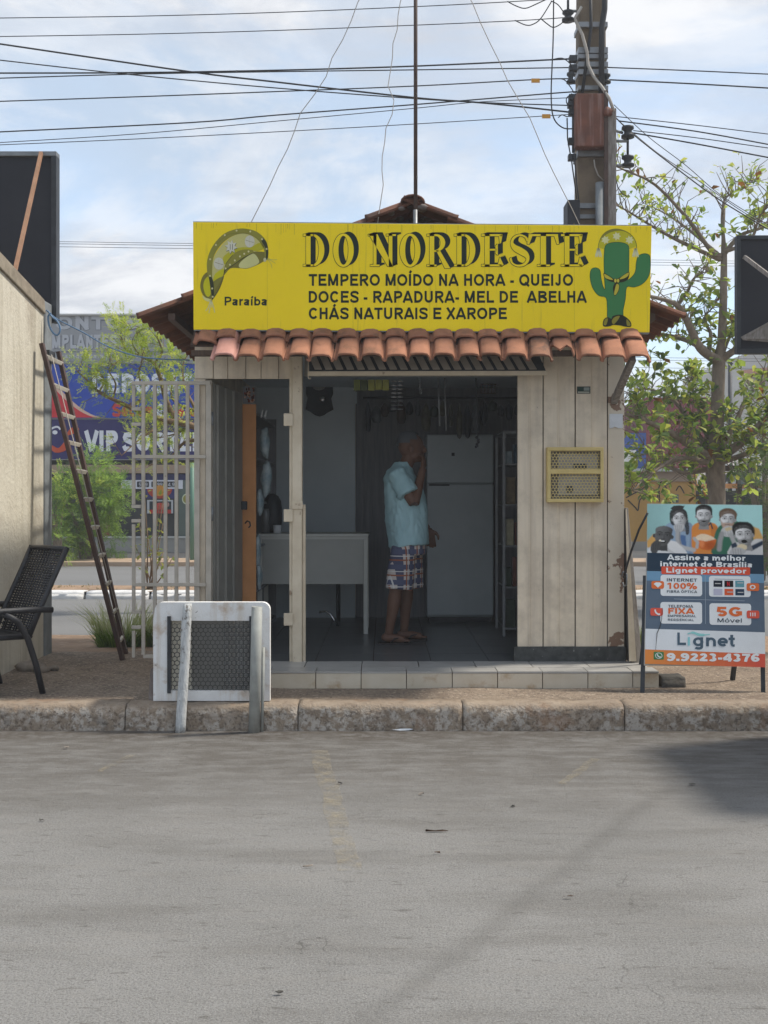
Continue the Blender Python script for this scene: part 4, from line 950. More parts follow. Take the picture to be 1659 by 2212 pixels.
for cx in (97, 425):
    for dx in (-22, -8, 8, 22): a.stroke([K((cx+dx*0.3,1092)), K((cx+dx,1150)), K((cx+dx*1.1,1170))], [2.4,3.2,1.6], hx('d8d6a8'), 3)
a.poly(KP([(145,1310),(200,1340),(245,1365),(300,1340),(365,1298),(365,1350),(330,1385),(260,1395),(190,1380),(148,1345)]), hx('2e3018'), 4)
a.poly(KP([(150,1318),(205,1350),(225,1372),(170,1360),(150,1340)]), hx('c2b53e'), 5)
a.poly(KP([(360,1306),(300,1345),(285,1366),(330,1355),(362,1330)]), hx('c2b53e'), 5)
a.poly(KP([(245,1395),(225,1440),(235,1500),(245,1512),(275,1470),(282,1420),(265,1392)]), hx('2e3018'), 5)
a.poly(KP([(255,1410),(235,1490),(247,1505),(272,1465),(278,1420)]), hx('c2b53e'), 6)
for cx in (246, 270): a.ell(*K((cx,1378)), 3.4, 5.0, hx('2e3018'), 6); a.ell(*K((cx,1378)), 2.6, 4.1, hx('cfc04a'), 7)
a.poly(KP([(135,1765),(145,1720),(180,1700),(210,1715),(225,1690),(290,1678),(340,1700),(380,1740),(388,1775),(370,1788),(320,1782),(290,1775),(230,1770),(200,1780),(150,1785)]), hx('2b2c20'), 3)
for q in ([(142,1765),(155,1720),(180,1715),(165,1770)], [(215,1735),(240,1700),(285,1690),(265,1730),(230,1765)], [(345,1720),(375,1750),(380,1775),(350,1775)]): a.poly(KP(q), hx('8f8733'), 4)
a.build('cactus_emblem', sign)

# ================================================================ the internet advertising board on the pavement
BL, BR, TL, TR = W(1392,1437,7.36), W(1652,1440,7.36), W(1400,1088,7.66), W(1650,1092,7.66)
TR = TL + (BR-BL)*0.985
board = thing('pavement_sign', 'tall printed internet advertising board on dark legs beside the kiosk step', 'sign', ((BL.x+BR.x)/2, 7.4, PAVE))
bn = (BR-BL).cross(TL-BL).normalized()         # faces the street
if bn.y > 0: bn = -bn
def BP(a_, b_):
    t = (b_-142)/1432.0; aL = 425-33*t; aR = 1452+3*t; s = (a_-aL)/(aR-aL)
    return TL.lerp(BL, t).lerp(TR.lerp(BR, t), s)
mb = MB(); q = -bn*0.02
mb.hexa([BL, BR, BR+q, BL+q, TL, TR, TR+q, TL+q]); part(mb, 'panel', M_['pale_wall'], board, 0.002)
for s, t in ((BL, TL), (BR, TR)):
    d = (s-t).normalized(); foot = s + d*((s.z-PAVE)/-d.z) if d.z else s
    mb = MB(); mb.bar(foot+q*2, s.lerp(t, 0.55)+q*2, 0.028, 0.028); part(mb, 'leg', M_['metal_dark'], board)
    e_ = 0.10 if s is BL else -0.045
    mb = MB(); mb.bar((foot.x+e_, 7.86, PAVE), t.lerp(s, 0.12)+Vector((e_, 0, 0))+q*4, 0.026, 0.026); part(mb, 'rear_leg', M_['metal_dark'], board)
a = Art(BP, bn, 0.0005, 0.0008)
NAVY, SLATE, WH, ORG_, RED_, GREY = hx('24384a'), hx('5c6c7e'), hx('e4e8ea'), hx('e0703a'), hx('d9553c'), hx('3d4a55')
g = lambda v: (s2l(v),)*3
a.poly([(425,142),(1452,142),(1454,600),(414,600)], hx('9ccfcd'), 0); a.build('backing_print', board)
# the printed photograph: painted softly on a fine grid of small faces
import numpy as np
PW, PH = 260, 116
ga = np.linspace(416, 1453, PW)[None, :].repeat(PH, 0); gb = np.linspace(143, 597, PH)[:, None].repeat(PW, 1)
cv = np.zeros((PH, PW, 3))
_rng = np.random.RandomState(4)
grain = _rng.rand(PH, PW)
def soft(m, k=1):
    for _ in range(k): m = (m+np.roll(m,1,0)+np.roll(m,-1,0)+np.roll(m,1,1)+np.roll(m,-1,1))/5
    return m
grain2 = soft(_rng.rand(PH, PW), 3)
def lay(mask, col, op=1.0):
    global cv
    col = np.array(col); m = (np.clip(mask, 0, 1)*op)[..., None]
    cv = cv*(1-m)+col*m
def mell(cx, cy, rx, ry, rot=0, s=0.12):
    c_, s_ = math.cos(R(rot)), math.sin(R(rot)); x = (ga-cx)*c_+(gb-cy)*s_; y = -(ga-cx)*s_+(gb-cy)*c_
    d = np.sqrt((x/rx)**2+(y/ry)**2); return np.clip((1-d)/s+0.5, 0, 1)
def mpoly(pts, k=1):
    m = np.zeros((PH, PW), bool); n = len(pts)
    for i in range(n):
        (x0, y0), (x1, y1) = pts[i], pts[(i+1) % n]
        if y0 == y1: continue
        c_ = ((y0 > gb) != (y1 > gb)) & (ga < (x1-x0)*(gb-y0)/(y1-y0)+x0); m ^= c_
    return soft(m.astype(float), k)
def mseg(pts, w, s=0.35):
    d = np.full((PH, PW), 1e9)
    for (x0, y0), (x1, y1) in zip(pts[:-1], pts[1:]):
        t = np.clip(((ga-x0)*(x1-x0)+(gb-y0)*(y1-y0))/((x1-x0)**2+(y1-y0)**2+1e-9), 0, 1); d = np.minimum(d, np.hypot(ga-x0-t*(x1-x0), gb-y0-t*(y1-y0)))
    return np.clip((w/2-d)/(w*s)+0.5, 0, 1)
gq = lambda v: (s2l(v),)*3
def head(cx, cy, w, h, tone, hair, tilt=0, beard=None, hairpts=None, eyeopen=1.0, mouth=0.5, bald=False, lit=-1):
    c_, s_ = math.cos(R(tilt)), math.sin(R(tilt)); T = lambda x, y: (cx+(x*c_-y*s_)*w, cy+(x*s_+y*c_)*h)
    lay(mpoly([T(-.30,.5), T(.30,.5), T(.42,1.35), T(-.42,1.35)]), gq(tone*0.72))
    if not bald: lay(mpoly([T(*p) for p in sm([(-.62,-.1),(-.62,-.70),(-.32,-1.14),(.15,-1.18),(.56,-.88),(.64,-.25),(.55,.15),(-.56,.15)],4,True)]), hair)
    for sx in (-1, 1): lay(mell(*T(sx*.56,.02), w*.11, h*.18), gq(tone*0.78))
    fm = mpoly([T(*p) for p in sm([(-.53,-.35),(-.50,-.75),(0,-.97),(.50,-.75),(.53,-.35),(.51,.2),(.36,.66),(.13,.90),(-.13,.90),(-.36,.66),(-.51,.2)],4,True)])
    lx = ((ga-cx)*c_+(gb-cy)*s_)/w; ly = (-(ga-cx)*s_+(gb-cy)*c_)/h
    sh = np.clip(1.04+lit*lx*0.42-ly*0.10-0.55*np.clip(np.abs(lx)-0.28, 0, 1), 0.35, 1.2)*tone
    col = np.stack([np.vectorize(s2l)(np.clip(sh+(grain2-0.5)*0.05, 0, 1))]*3, -1); m = fm[..., None]
    global cv
    cv = cv*(1-m)+col*m
    if beard is not None: lay(mpoly([T(*p) for p in sm([(-.52,.10),(-.36,.34),(-.18,.30),(0,.34),(.18,.30),(.36,.34),(.52,.10),(.46,.55),(.16,.98),(-.16,.98),(-.46,.55)],4,True)], 2)*(0.65+0.5*grain), beard, 0.9)
    for sx in (-1, 1):
        lay(mell(*T(sx*.24,-.14), w*.19, h*.16, s=0.8), gq(tone*0.55), 0.55)
        lay(mseg([T(sx*.40,-.33), T(sx*.25,-.40), T(sx*.09,-.33)], h*.075), gq(tone*0.32), 0.85)
        lay(mell(*T(sx*.24,-.11), w*.115, h*.065*eyeopen, s=0.4), gq(min(.9, tone*1.12)), 0.8); lay(mell(*T(sx*.24,-.11), w*.05, h*.06, s=0.4), gq(.10)); lay(mseg([T(sx*.37,-.14), T(sx*.24,-.19), T(sx*.11,-.13)], h*.035), gq(.2), 0.7)
    lay(mpoly([T(.02,-.12), T(.10,.05), T(.15,.24), T(.02,.30)], 2), gq(tone*0.70), 0.6); lay(mell(*T(0,.25), w*.12, h*.05, s=0.6), gq(tone*0.62), 0.6); lay(mell(*T(-.03,.12), w*.04, h*.12, s=0.8), gq(min(1, tone*1.15)), 0.5)
    lay(mseg([T(-.17,mouth), T(0,mouth-.03), T(.17,mouth)], h*.07), gq(tone*0.40), 0.8); lay(mell(*T(0,mouth+.11), w*.13, h*.045, s=0.7), gq(tone*0.95), 0.4)
    if hairpts: lay(mpoly([T(*p) for p in sm(hairpts,4,True)])*(0.75+0.35*grain2), hair)
    return T
cv[:] = np.array(hx('a3d0ce')); t_ = np.clip((ga-416)/1037, 0, 1)[..., None]
cv = cv*(0.72+0.38*np.clip(t_*2.2, 0, 1))
lay(mpoly([(400,500),(470,420),(600,395),(1000,400),(1340,330),(1420,360),(1470,470),(1470,620),(400,620)], 3), hx('d6a255'), 0.95)
lay(mpoly([(400,545),(700,520),(1200,540),(1470,515),(1470,620),(400,620)], 3), hx('b7c6cf'))
SK = .76
# woman
lay(mpoly(sm([(575,610),(560,400),(600,325),(680,300),(800,312),(846,400),(850,610)],4,True)), hx('8ea4bb')); lay(mpoly([(690,420),(760,430),(775,610),(690,610)], 2), hx('4d6c96')); lay(mseg([(800,330),(815,450),(800,600)], 30), hx('748aa3'), .6)
lay(mpoly(sm([(622,300),(618,235),(640,192),(700,168),(762,205),(785,290),(795,400),(765,420),(745,330),(650,340)],4,True))*(0.8+0.3*grain), gq(.20)); lay(mell(690,178,58,22,-8), gq(.22)); lay(mseg([(630,185),(660,160),(700,172),(752,160)], 8), gq(.2), .8)
T = head(708, 283, 112, 84, SK, gq(.20), -3, None, [(-.60,.0),(-.62,-.75),(-.2,-1.12),(.35,-1.08),(.62,-.6),(.58,.3),(.46,-.2),(.22,-.66),(-.1,-.72),(-.44,-.35)])
lay(mpoly(sm([(655,345),(700,320),(748,335),(742,372),(705,404),(668,388)],4,True)), gq(.74)); 
for k in range(4): lay(mseg([(668+k*18,338),(676+k*15,384)], 5), gq(.48), .7)
lay(mseg([(692,395),(690,460),(705,520)], 42), gq(.66)); lay(mseg([(708,400),(706,460),(718,520)], 12), gq(.5), .6)
# man in orange
lay(mpoly(sm([(842,610),(815,390),(838,330),(890,308),(985,308),(1042,335),(1062,420),(1055,610)],4,True)), hx('d98a42')); lay(mpoly([(985,320),(1045,345),(1060,610),(1000,610)], 3), hx('b96f30'), .7)
lay(mseg([(884,315),(925,352),(960,345),(988,312)], 12), hx('2f3a48')); lay(mseg([(988,314),(1002,362)], 12), hx('2f3a48'))
T = head(926, 254, 118, 90, SK, gq(.13), 0, gq(.34), [(-.58,-.30),(-.62,-.85),(-.2,-1.20),(.4,-1.14),(.64,-.75),(.57,-.30),(.44,-.60),(0,-.74),(-.44,-.60)], 1.2, .5)
lay(mell(*T(0,.52), 16, 8), gq(.16))
# red-bearded man
lay(mpoly(sm([(1012,610),(1018,440),(1058,350),(1130,308),(1245,298),(1335,340),(1365,420),(1350,610)],4,True)), hx('336b55')); lay(mpoly([(1250,310),(1340,345),(1360,610),(1270,610)], 3), hx('244c3d'), .7)
T = head(1140, 283, 118, 88, SK+.03, hx('6a5442'), 4, hx('b08a70'), [(-.60,-.15),(-.68,-.80),(-.3,-1.17),(.3,-1.17),(.68,-.7),(.58,-.15),(.44,-.52),(.1,-.66),(-.3,-.50)], 1.1)
lay(mpoly(sm([(1078,385),(1118,345),(1178,340),(1204,378),(1172,432),(1108,432)],4,True)), gq(.75)); lay(mpoly([(1108,362),(1158,346),(1188,368),(1130,388)]), hx('cdbb94'))
for k in range(4): lay(mseg([(1092+k*24,395-k*4),(1104+k*20,428)], 5), gq(.5), .6)
lay(mseg([(1088,410),(1070,470),(1062,550)], 44), gq(.60)); lay(mseg([(1168,420),(1190,470),(1205,505)], 40), gq(.66))
# popcorn bowl
lay(mpoly(sm([(836,470),(866,430),(920,412),(1000,438),(1028,470),(930,485)],4,True))*(0.7+0.4*grain), hx('ead9bd')); lay(mpoly(sm([(866,472),(950,480),(1032,462),(1026,505),(1000,545),(950,560),(892,545),(868,508)],4,True)), hx('cf6a30')); lay(mell(985,515,50,40,0,.9), hx('9a4519'), .6); lay(mell(905,505,22,30,0,.9), hx('e88f58'), .7)
lay(mseg([(690,520),(760,545),(835,560)], 36), gq(.72)); lay(mseg([(838,455),(868,490),(862,535)], 28), gq(.70)); 
# front left
lay(mpoly(sm([(436,610),(448,530),(500,492),(640,478),(705,512),(765,610)],4,True)), gq(.86)); lay(mseg([(560,520),(600,560),(660,600)], 26), gq(.68), .5)
T = head(560, 438, 142, 98, .36, gq(.12), 6, None, None, 1.3, .60, True)
lay(mell(*T(0,.50), 30, 15), gq(.06)); lay(mell(*T(0,.46), 22, 6), gq(.88))
lay(mpoly(sm([(448,570),(454,512),(490,480),(530,474),(542,508),(520,560),(480,610)],4,True)), gq(.30)); lay(mell(532, 478, 12, 8), hx('e8dfc8'))
for k in range(3): lay(mseg([(476+k*20,500),(470+k*20,560)], 5), gq(.18), .6)
# front right
lay(mpoly(sm([(1155,610),(1162,525),(1210,482),(1300,500),(1400,452),(1470,480),(1470,610)],4,True)), gq(.80)); lay(mpoly([(1330,525),(1450,468),(1465,500),(1350,565)], 2), hx('27364a')); lay(mpoly([(1165,505),(1210,482),(1228,522),(1180,552)], 2), hx('27364a'))
T = head(1286, 424, 142, 102, SK, gq(.12), -6, gq(.46), [(-.62,-.10),(-.68,-.80),(-.3,-1.20),(.4,-1.17),(.72,-.6),(.64,.05),(.52,-.40),(.1,-.64),(-.42,-.52)], 1.25, .6)
lay(mell(*T(-.05,.52), 26, 16), gq(.07)); lay(mpoly(sm([(1222,522),(1260,500),(1308,516),(1302,552),(1240,552)],4,True)), hx('d9caa8')); lay(mpoly(sm([(1158,565),(1200,532),(1262,538),(1302,568),(1240,610),(1165,610)],4,True)), gq(.70))
for k in range(4): lay(mseg([(1182+k*24,548),(1190+k*22,592)], 5), gq(.45), .6)
cv = cv*(0.97+0.06*grain2[..., None])
pm = MB(); off = bn*0.0016
for j in range(PH):
    for i in range(PW): pm.v.append(BP(ga[j, i], gb[j, i])+off)
for j in range(PH-1):
    for i in range(PW-1):
        a_ = j*PW+i; pm.face((a_, a_+1, a_+PW+1, a_+PW), tuple((cv[j, i]+cv[j, i+1]+cv[j+1, i]+cv[j+1, i+1])/4))
part(pm, 'photo_print', M_['print'], board)
a = Art(BP, bn, 0.0005, 0.0012)
a.poly([(413,592),(1454,600),(1455,772),(410,755)], NAVY, 20)
a.poly([(410,755),(1455,772),(1456,1282),(398,1262)], SLATE, 20); a.poly([(410,755),(1455,772),(1455,850),(408,840)], hx('6f97b5'), 20.3)
a.text('Assine a melhor', 590, 1292, 655, 607, WH, 21, 0.225); a.text('internet de Brasília', 530, 1352, 712, 666, WH, 21, 0.225)
a.rect(540, 712, 1332, 782, RED_, 21, 10); a.text('Lignet provedor', 583, 1298, 768, 724, WH, 22, 0.225)
for x0, y0, x1, y1 in ((532,788,902,974),(964,792,1334,976),(530,1028,900,1216),(966,1034,1336,1222)): a.rect(x0, y0, x1, y1, WH, 21, 24)
a.stroke([(931,795),(931,1215)], 4, hx('9fabb6'), 21); a.stroke([(650,1000),(1280,1010)], 4, hx('9fabb6'), 21)
a.text('INTERNET', 588, 858, 846, 818, GREY, 22, 0.20); a.text('100%', 588, 858, 912, 858, ORG_, 22, 0.225); a.text('FIBRA ÓPTICA', 588, 858, 946, 924, GREY, 22, 0.20)
a.text('TELEFONIA', 600, 822, 1076, 1052, GREY, 22, 0.20); a.text('FIXA', 600, 832, 1130, 1080, ORG_, 22, 0.24); a.text('EMPRESARIAL', 596, 848, 1158, 1138, GREY, 22, 0.20); a.text('RESIDENCIAL', 596, 826, 1192, 1172, GREY, 22, 0.20)
a.text('5G', 1030, 1255, 1148, 1064, ORG_, 22, 0.25); a.text('Móvel', 1036, 1252, 1200, 1164, GREY, 22, 0.16)
a.stroke([(1015,820),(1265,822)], 4, hx('8a949d'), 22)
for k, cc in enumerate(('202a36','1c1a1f','5f9aa6','b9b9cc','dd5f3a','243a52')):
    x0 = 1004+(k % 3)*97; y0 = 833+(k//3)*73; a.rect(x0, y0, x0+79, y0+56, hx(cc), 22)
a.text('N', 1124, 1148, 882, 842, hx('c4262e'), 23, 0.20)
for x0, y0 in ((1016,860),(1216,852),(1124,934),(1218,936)): a.stroke([(x0,y0),(x0+52,y0)], 8, g(.75), 23)
for cx, cy, left in ((507,878,1),(1354,888,0),(497,1115,1),(1352,1128,0)): a.rect(cx-56, cy-34, cx+56, cy+34, ORG_ if cy < 1000 else hx('dd5a48'), 23, 16)
a.poly([(470,870),(490,856),(525,856),(545,870),(508,902)], WH, 24); a.ell(1352,888,26,20,WH,24); a.ell(1352,888,14,11,ORG_,25)
a.stroke(sm([(482,1095),(490,1120),(515,1138),(525,1130)]), 14, WH, 24)
for dx in (-20,0,20): a.stroke([(1350+dx,1112),(1350+dx,1144)], 8, WH, 24)
a.poly([(398,1262),(1456,1282),(1456,1468),(395,1440)], hx('dfe4e8'), 20)
a.text('L', 680, 756, 1400, 1292, hx('4d6272'), 22, 0.20); a.text('ı', 772, 792, 1404, 1304, hx('8fd0d6'), 22, 0.20); a.text('gnet', 818, 1188, 1408, 1304, hx('4d6272'), 22, 0.20)
a.stroke(sm([(770,1302),(820,1292),(880,1310),(968,1306)]), [10,20,22,8], hx('8fd0cf'), 22)
n_ = 12
for k in range(n_):
    x0 = 393+1062*k/n_; x1 = 393+1062*(k+1)/n_; t = k/n_; cc = tuple(p*(1-t)+q_*t for p, q_ in zip(hx('dd8a45'), hx('d4554a')))
    a.poly([(x0,1440+28*k/n_),(x1,1440+28*(k+1)/n_),(x1,1564+18*(k+1)/n_),(x0,1564+18*k/n_)], cc, 21)
a.rect(470, 1460, 560, 1526, hx('3f7d4e'), 22, 8); a.ell(515,1493,32,26,WH,23); a.ell(515,1493,26,21,hx('3f7d4e'),24); a.stroke(sm([(502,1480),(508,1496),(524,1506),(530,1500)]), 9, WH, 25)
a.text('9.9223-4376', 585, 1405, 1536, 1468, WH, 22, 0.26)
a.stroke([(548,1080),(540,1180),(525,1245),(500,1300),(492,1380),(487,1445)], [4,5,6,7,4,3], g(.2), 26)
a.build('poster_lettering', board)
# rope from the panel to the board
mb = MB(); mb.tube(sm3 if False else [W(1348,1248,7.9), W(1352,1230,7.86), W(1362,1195,7.8), W(1380,1145,7.68), W(1399,1108,7.63)], 0.008, 6)
solo(mb, 'rope', M_['cable_black'], 'black cord tying the advertising board to the grey shutter panel', 'rope', W(1352,1230,7.86))
mb = MB(); mb.tube([W(1343,1245,7.92), W(1346,1235,7.9), W(1354,1240,7.88), W(1354,1262,7.88), W(1348,1268,7.9), W(1345,1258,7.92)], 0.006, 6)
solo(mb, 'padlock', M_['metal_grey'], 'small metal shackle hanging at the edge of the shutter panel', 'padlock', W(1348,1250,7.9))

# ================================================================ things on the kiosk front
def hexplate(u0, u1, w0, w1, cell, hole, fn):
    """a sheet with hexagonal holes: each cell is a hexagon ring"""
    mb = MB(); dx = cell; dy = cell*0.866; j = 0; w = w0+dy/2
    while w < w1-dy*0.3:
        u = u0+dx/2+(dx/2 if j % 2 else 0)
        while u < u1-dx*0.3:
            b = len(mb.v)
            for k in range(6):
                t = R(60*k+30); mb.v.append(Vector(fn(u+cell*0.577*math.cos(t), w+cell*0.577*math.sin(t))))
            for k in range(6):
                t = R(60*k+30); mb.v.append(Vector(fn(u+hole*0.577*math.cos(t), w+hole*0.577*math.sin(t))))
            for k in range(6): mb.face((b+k, b+(k+1) % 6, b+6+(k+1) % 6, b+6+k))
            u += dx
        w += dy; j += 1
    return mb
gx0, gx1, gz0_, gz1_ = fx(1179), fx(1299.5), fz(1085), fz(967)
cage = thing('window_grille', 'yellow steel grille with honeycomb mesh on the right kiosk wall', 'grille', ((gx0+gx1)/2, 7.95, gz0_))
GYF = 7.925
for nm, b in (('frame_bar',(gx0,gx1,gz1_-0.026,gz1_)),('frame_bar',(gx0,gx1,gz0_,gz0_+0.026)),('frame_bar',(gx0,gx0+0.026,gz0_+0.0262,gz1_-0.0262)),('frame_bar',(gx1-0.022,gx1,gz0_+0.0262,gz1_-0.0262)),('cross_bar',(gx0+0.0262,gx1-0.0222,fz(1024),fz(1014)))):
    mb = MB(); mb.box(b[0], b[1], GYF, GYF+0.02, b[2], b[3]); part(mb, nm, M_['yellow_metal'], cage, 0.002)
for b in ((gx0, gx0+0.01), (gx1-0.01, gx1)):
    mb = MB(); mb.box(b[0], b[1], GYF+0.021, 7.998, gz0_, gz1_); part(mb, 'side_plate', M_['yellow_metal'], cage)
for b in ((gz0_, gz0_+0.01), (gz1_-0.01, gz1_)):
    mb = MB(); mb.box(gx0+0.0102, gx1-0.0102, GYF+0.021, 7.998, b[0], b[1]); part(mb, 'side_plate', M_['yellow_metal'], cage)
part(hexplate(gx0+0.02, gx1-0.018, gz0_+0.02, gz1_-0.02, 0.0240, 0.0195, lambda a_, b_: (a_, GYF+0.012, b_)), 'honeycomb_mesh', M_['yellow_metal'], cage)
ac = thing('air_conditioner', 'cream window air conditioner behind the yellow honeycomb grille', 'air conditioner', ((gx0+gx1)/2, 7.99, gz0_+0.03))
mb = MB(); mb.box(gx0+0.085, gx1-0.035, 7.966, 7.992, gz0_+0.05, gz1_-0.05); part(mb, 'casing', M_['ac_cream'], ac, 0.004)
mb = MB(); mb.box(fx(1237), fx(1265), 7.960, 7.9655, fz(1018), fz(1002)); part(mb, 'vent', M_['inner_dark'], ac)
mb = MB(); mb.box(fx(1222), fx(1236), 7.960, 7.9655, fz(1064), fz(1050)); part(mb, 'knob_plate', M_['inner_dark'], ac)
mb = MB(); mb.box(gx0+0.012, gx1-0.012, 7.9925, 7.9975, gz0_+0.012, gz1_-0.012); part(mb, 'back_plate', M_['wood_grey'], ac)
A_ = Art(lambda u, v: (fx(u), 8.0, fz(v)), base=0.0045)
st = thing('sticker', 'small dark rectangular sticker on the upper right wall of the kiosk', 'sticker', (fx(1260), 7.99, fz(850)))
A_.rect(1246,835,1275,850.5,hx('4a4f4a'),0); A_.rect(1248,836.5,1260,845,hx('31473f'),1); A_.rect(1261,837,1273,844,hx('8b958f'),1); A_.rect(1248,846,1273,849,hx('a9aa9c'),1); A_.build('sticker_print', st)
mb = MB(); mb.poly([(fx(1316),7.9965,fz(894)),(fx(1345),7.9965,fz(894)),(fx(1345),7.9965,fz(925)),(fx(1335),7.9955,fz(925)),(fx(1328),7.994,fz(922)),(fx(1322),7.9955,fz(925)),(fx(1316),7.9965,fz(925))]); solo(mb, 'paper_notice', M_['paper'], 'blank white paper stuck near the right edge of the kiosk wall', 'paper', (fx(1330),7.996,fz(910)))

# ================================================================ inside the kiosk
desk = thing('desk', 'pale grey metal desk with front panel inside the kiosk', 'desk', (-0.6, 9.8, FLOOR))
DY = 9.65; dl, dr, dt = X(556, DY), X(795, DY), Z(1153, DY)
mb = MB(); mb.box(dl-0.01, dr+0.005, DY-0.01, DY+0.55, dt-0.025, dt); part(mb, 'desk_top', M_['desk_metal'], desk, 0.003)
mb = MB(); mb.box(dl+0.042, dr-0.042, DY+0.012, DY+0.022, Z(1262, DY), dt-0.0255); part(mb, 'front_panel', M_['desk_panel'], desk)
mb = MB(); mb.box(dl, dr, DY+0.002, DY+0.012, dt-0.05, dt-0.0256); part(mb, 'apron', M_['desk_metal'], desk)
for x in (dl, dr-0.04):
    for y in (DY, DY+0.5):
        mb = MB(); mb.box(x, x+0.04, y+0.0005, y+0.04, FLOOR+0.001, dt-0.0501); part(mb, 'leg', M_['desk_metal'], desk, 0.003)
th_ = thing('thermos', 'dark domed thermos flask with bright handle on the desk', 'thermos', (X(588,9.85), 9.85, dt))
tx = X(588, 9.85)
mb = MB(); mb.lathe([(0.0,0),(0.075,0.002),(0.088,0.02),(0.09,0.22),(0.08,0.29),(0.055,0.335),(0.02,0.355),(0.001,0.358)], (tx, 9.85, dt+0.001), 20); part(mb, 'body', M_['metal_dark'], th_)
mb = MB(); mb.lathe([(0.0,0),(0.035,0.0),(0.036,0.20),(0.03,0.22),(0.001,0.222)], (tx-0.05, 9.75, dt+0.001), 14); part(mb, 'cup', M_['metal_grey'], th_)
mb = MB(); mb.lathe([(0.0,0),(0.034,0.0),(0.038,0.075),(0.034,0.075),(0.03,0.006),(0.001,0.006)], (X(599,9.72), 9.72, dt+0.001), 14); solo(mb, 'mug', M_['paper'], 'small white mug on the desk beside the thermos', 'mug', (X(599,9.72), 9.72, dt))
fridge = thing('fridge', 'tall pale two-door refrigerator at the back of the kiosk', 'fridge', (X(992,10.56), 10.8, FLOOR))
fl, fr_, ft = X(922,10.56), X(1066,10.56), Z(938,10.56)
mb = MB(); mb.box(fl+0.004, fr_-0.004, 10.60, 11.0, FLOOR+0.05, ft); part(mb, 'cabinet', M_['fridge'], fridge, 0.008)
zs = Z(1045,10.56)
mb = MB(); mb.box(fl, fr_, 10.555, 10.595, FLOOR+0.07, zs-0.006); d1 = part(mb, 'door', M_['fridge'], fridge, 0.01)
mb = MB(); mb.box(fl, fr_, 10.555, 10.595, zs+0.006, ft-0.004); d2 = part(mb, 'door', M_['fridge'], fridge, 0.01)
mb = MB(); mb.box(fl+0.02, fl+0.22, 10.538, 10.554, zs-0.02, zs-0.004); part(mb, 'handle', M_['metal_dark'], d1, 0.003)
mb = MB(); mb.box(fl+0.02, fr_-0.02, 10.57, 10.66, FLOOR+0.001, FLOOR+0.049); part(mb, 'plinth', M_['metal_dark'], fridge)
mb = MB(); mb.box(fl+0.24, fl+0.27, 10.549, 10.5545, Z(985,10.56), Z(978,10.56)); part(mb, 'badge', M_['metal_dark'], d2)
# display cabinet on the right
cab = thing('display_cabinet', 'narrow glazed display cabinet full of goods behind the right wall', 'cabinet', (1.15, 9.5, FLOOR))
cx0 = X(1086, 9.49); cx1 = KR-0.07; cz1 = Z(937, 9.49)
for x in (cx0, cx1-0.022):
    for y in (9.49, 10.1):
        mb = MB(); mb.box(x, x+0.022, y, y+0.022, FLOOR+0.001, cz1); part(mb, 'post', M_['metal_pale'], cab)
mb = MB(); mb.box(cx0, cx1, 9.49, 10.122, cz1+0.0005, cz1+0.022); part(mb, 'cabinet_top', M_['metal_pale'], cab)
goods_col = [hx(c_) for c_ in ('5f6f78','8b9aa0','3d5666','a09a80','6b3f36','3a4a3c','9aa9b0','74664d')]
for k in range(5):
    z = FLOOR+0.06+k*0.36
    mb = MB(); mb.box(cx0+0.023, cx1-0.023, 9.50, 10.11, z, z+0.015); part(mb, 'shelf', M_['metal_grey'], cab)
    mb = MB(); x = cx0+0.035
    while x < cx1-0.09:
        w = random.uniform(0.04,0.085); h = random.uniform(0.10,0.27); y = 9.52+random.uniform(0,0.03)
        cc = random.choice(goods_col); mb.box(x, x+w, y, y+0.12, z+0.0155, z+0.0155+h, cc); x += w+0.012
    part(mb, 'packed_goods', M_['goods'], cab, 0.004)
# wall shelf with orange end, bags hanging on it
shelf = thing('shelf_unit', 'shelf unit with orange end panel just inside the door', 'shelf', (-1.2, 9.6, FLOOR))
oy = 8.93; ox0, ox1 = X(522,oy), X(553,oy)
mb = MB(); mb.box(ox0, ox1, oy, oy+0.02, FLOOR+0.001, Z(873,oy)); part(mb, 'end_panel', M_['orange_board'], shelf, 0.002)
for k in range(6):
    z = FLOOR+0.05+k*0.37; mb = MB(); mb.box(KL+0.06, ox1-0.005, oy+0.021, 10.6, z, z+0.018); part(mb, 'shelf_board', M_['inner_brown'], shelf)
mb = MB(); mb.box(KL+0.06, ox1, 10.601, 10.62, FLOOR+0.001, Z(873,oy)); part(mb, 'end_panel', M_['inner_brown'], shelf)
A_ = Art(lambda u, v: W(u, v, oy-0.012), base=0.0005)
pc = thing('calendar', 'small reddish picture calendar hanging above the orange panel', 'calendar', W(538,872,oy-0.01))
mb = MB(); p0 = W(525,872,oy-0.008); p1 = W(553,835,oy-0.008); mb.box(p0.x, p1.x, oy-0.011, oy-0.002, p0.z, p1.z); part(mb, 'backing', M_['inner_brown'], pc)
for k in range(26): A_.ell(random.uniform(528,550), random.uniform(838,868), random.uniform(1.5,4), random.uniform(1.5,4), random.choice([hx('8a4a38'),hx('b07a5c'),hx('6b2d24'),hx('c9a58c'),hx('4a2a24')]), k*0.3, 8)
A_.build('picture_print', pc)
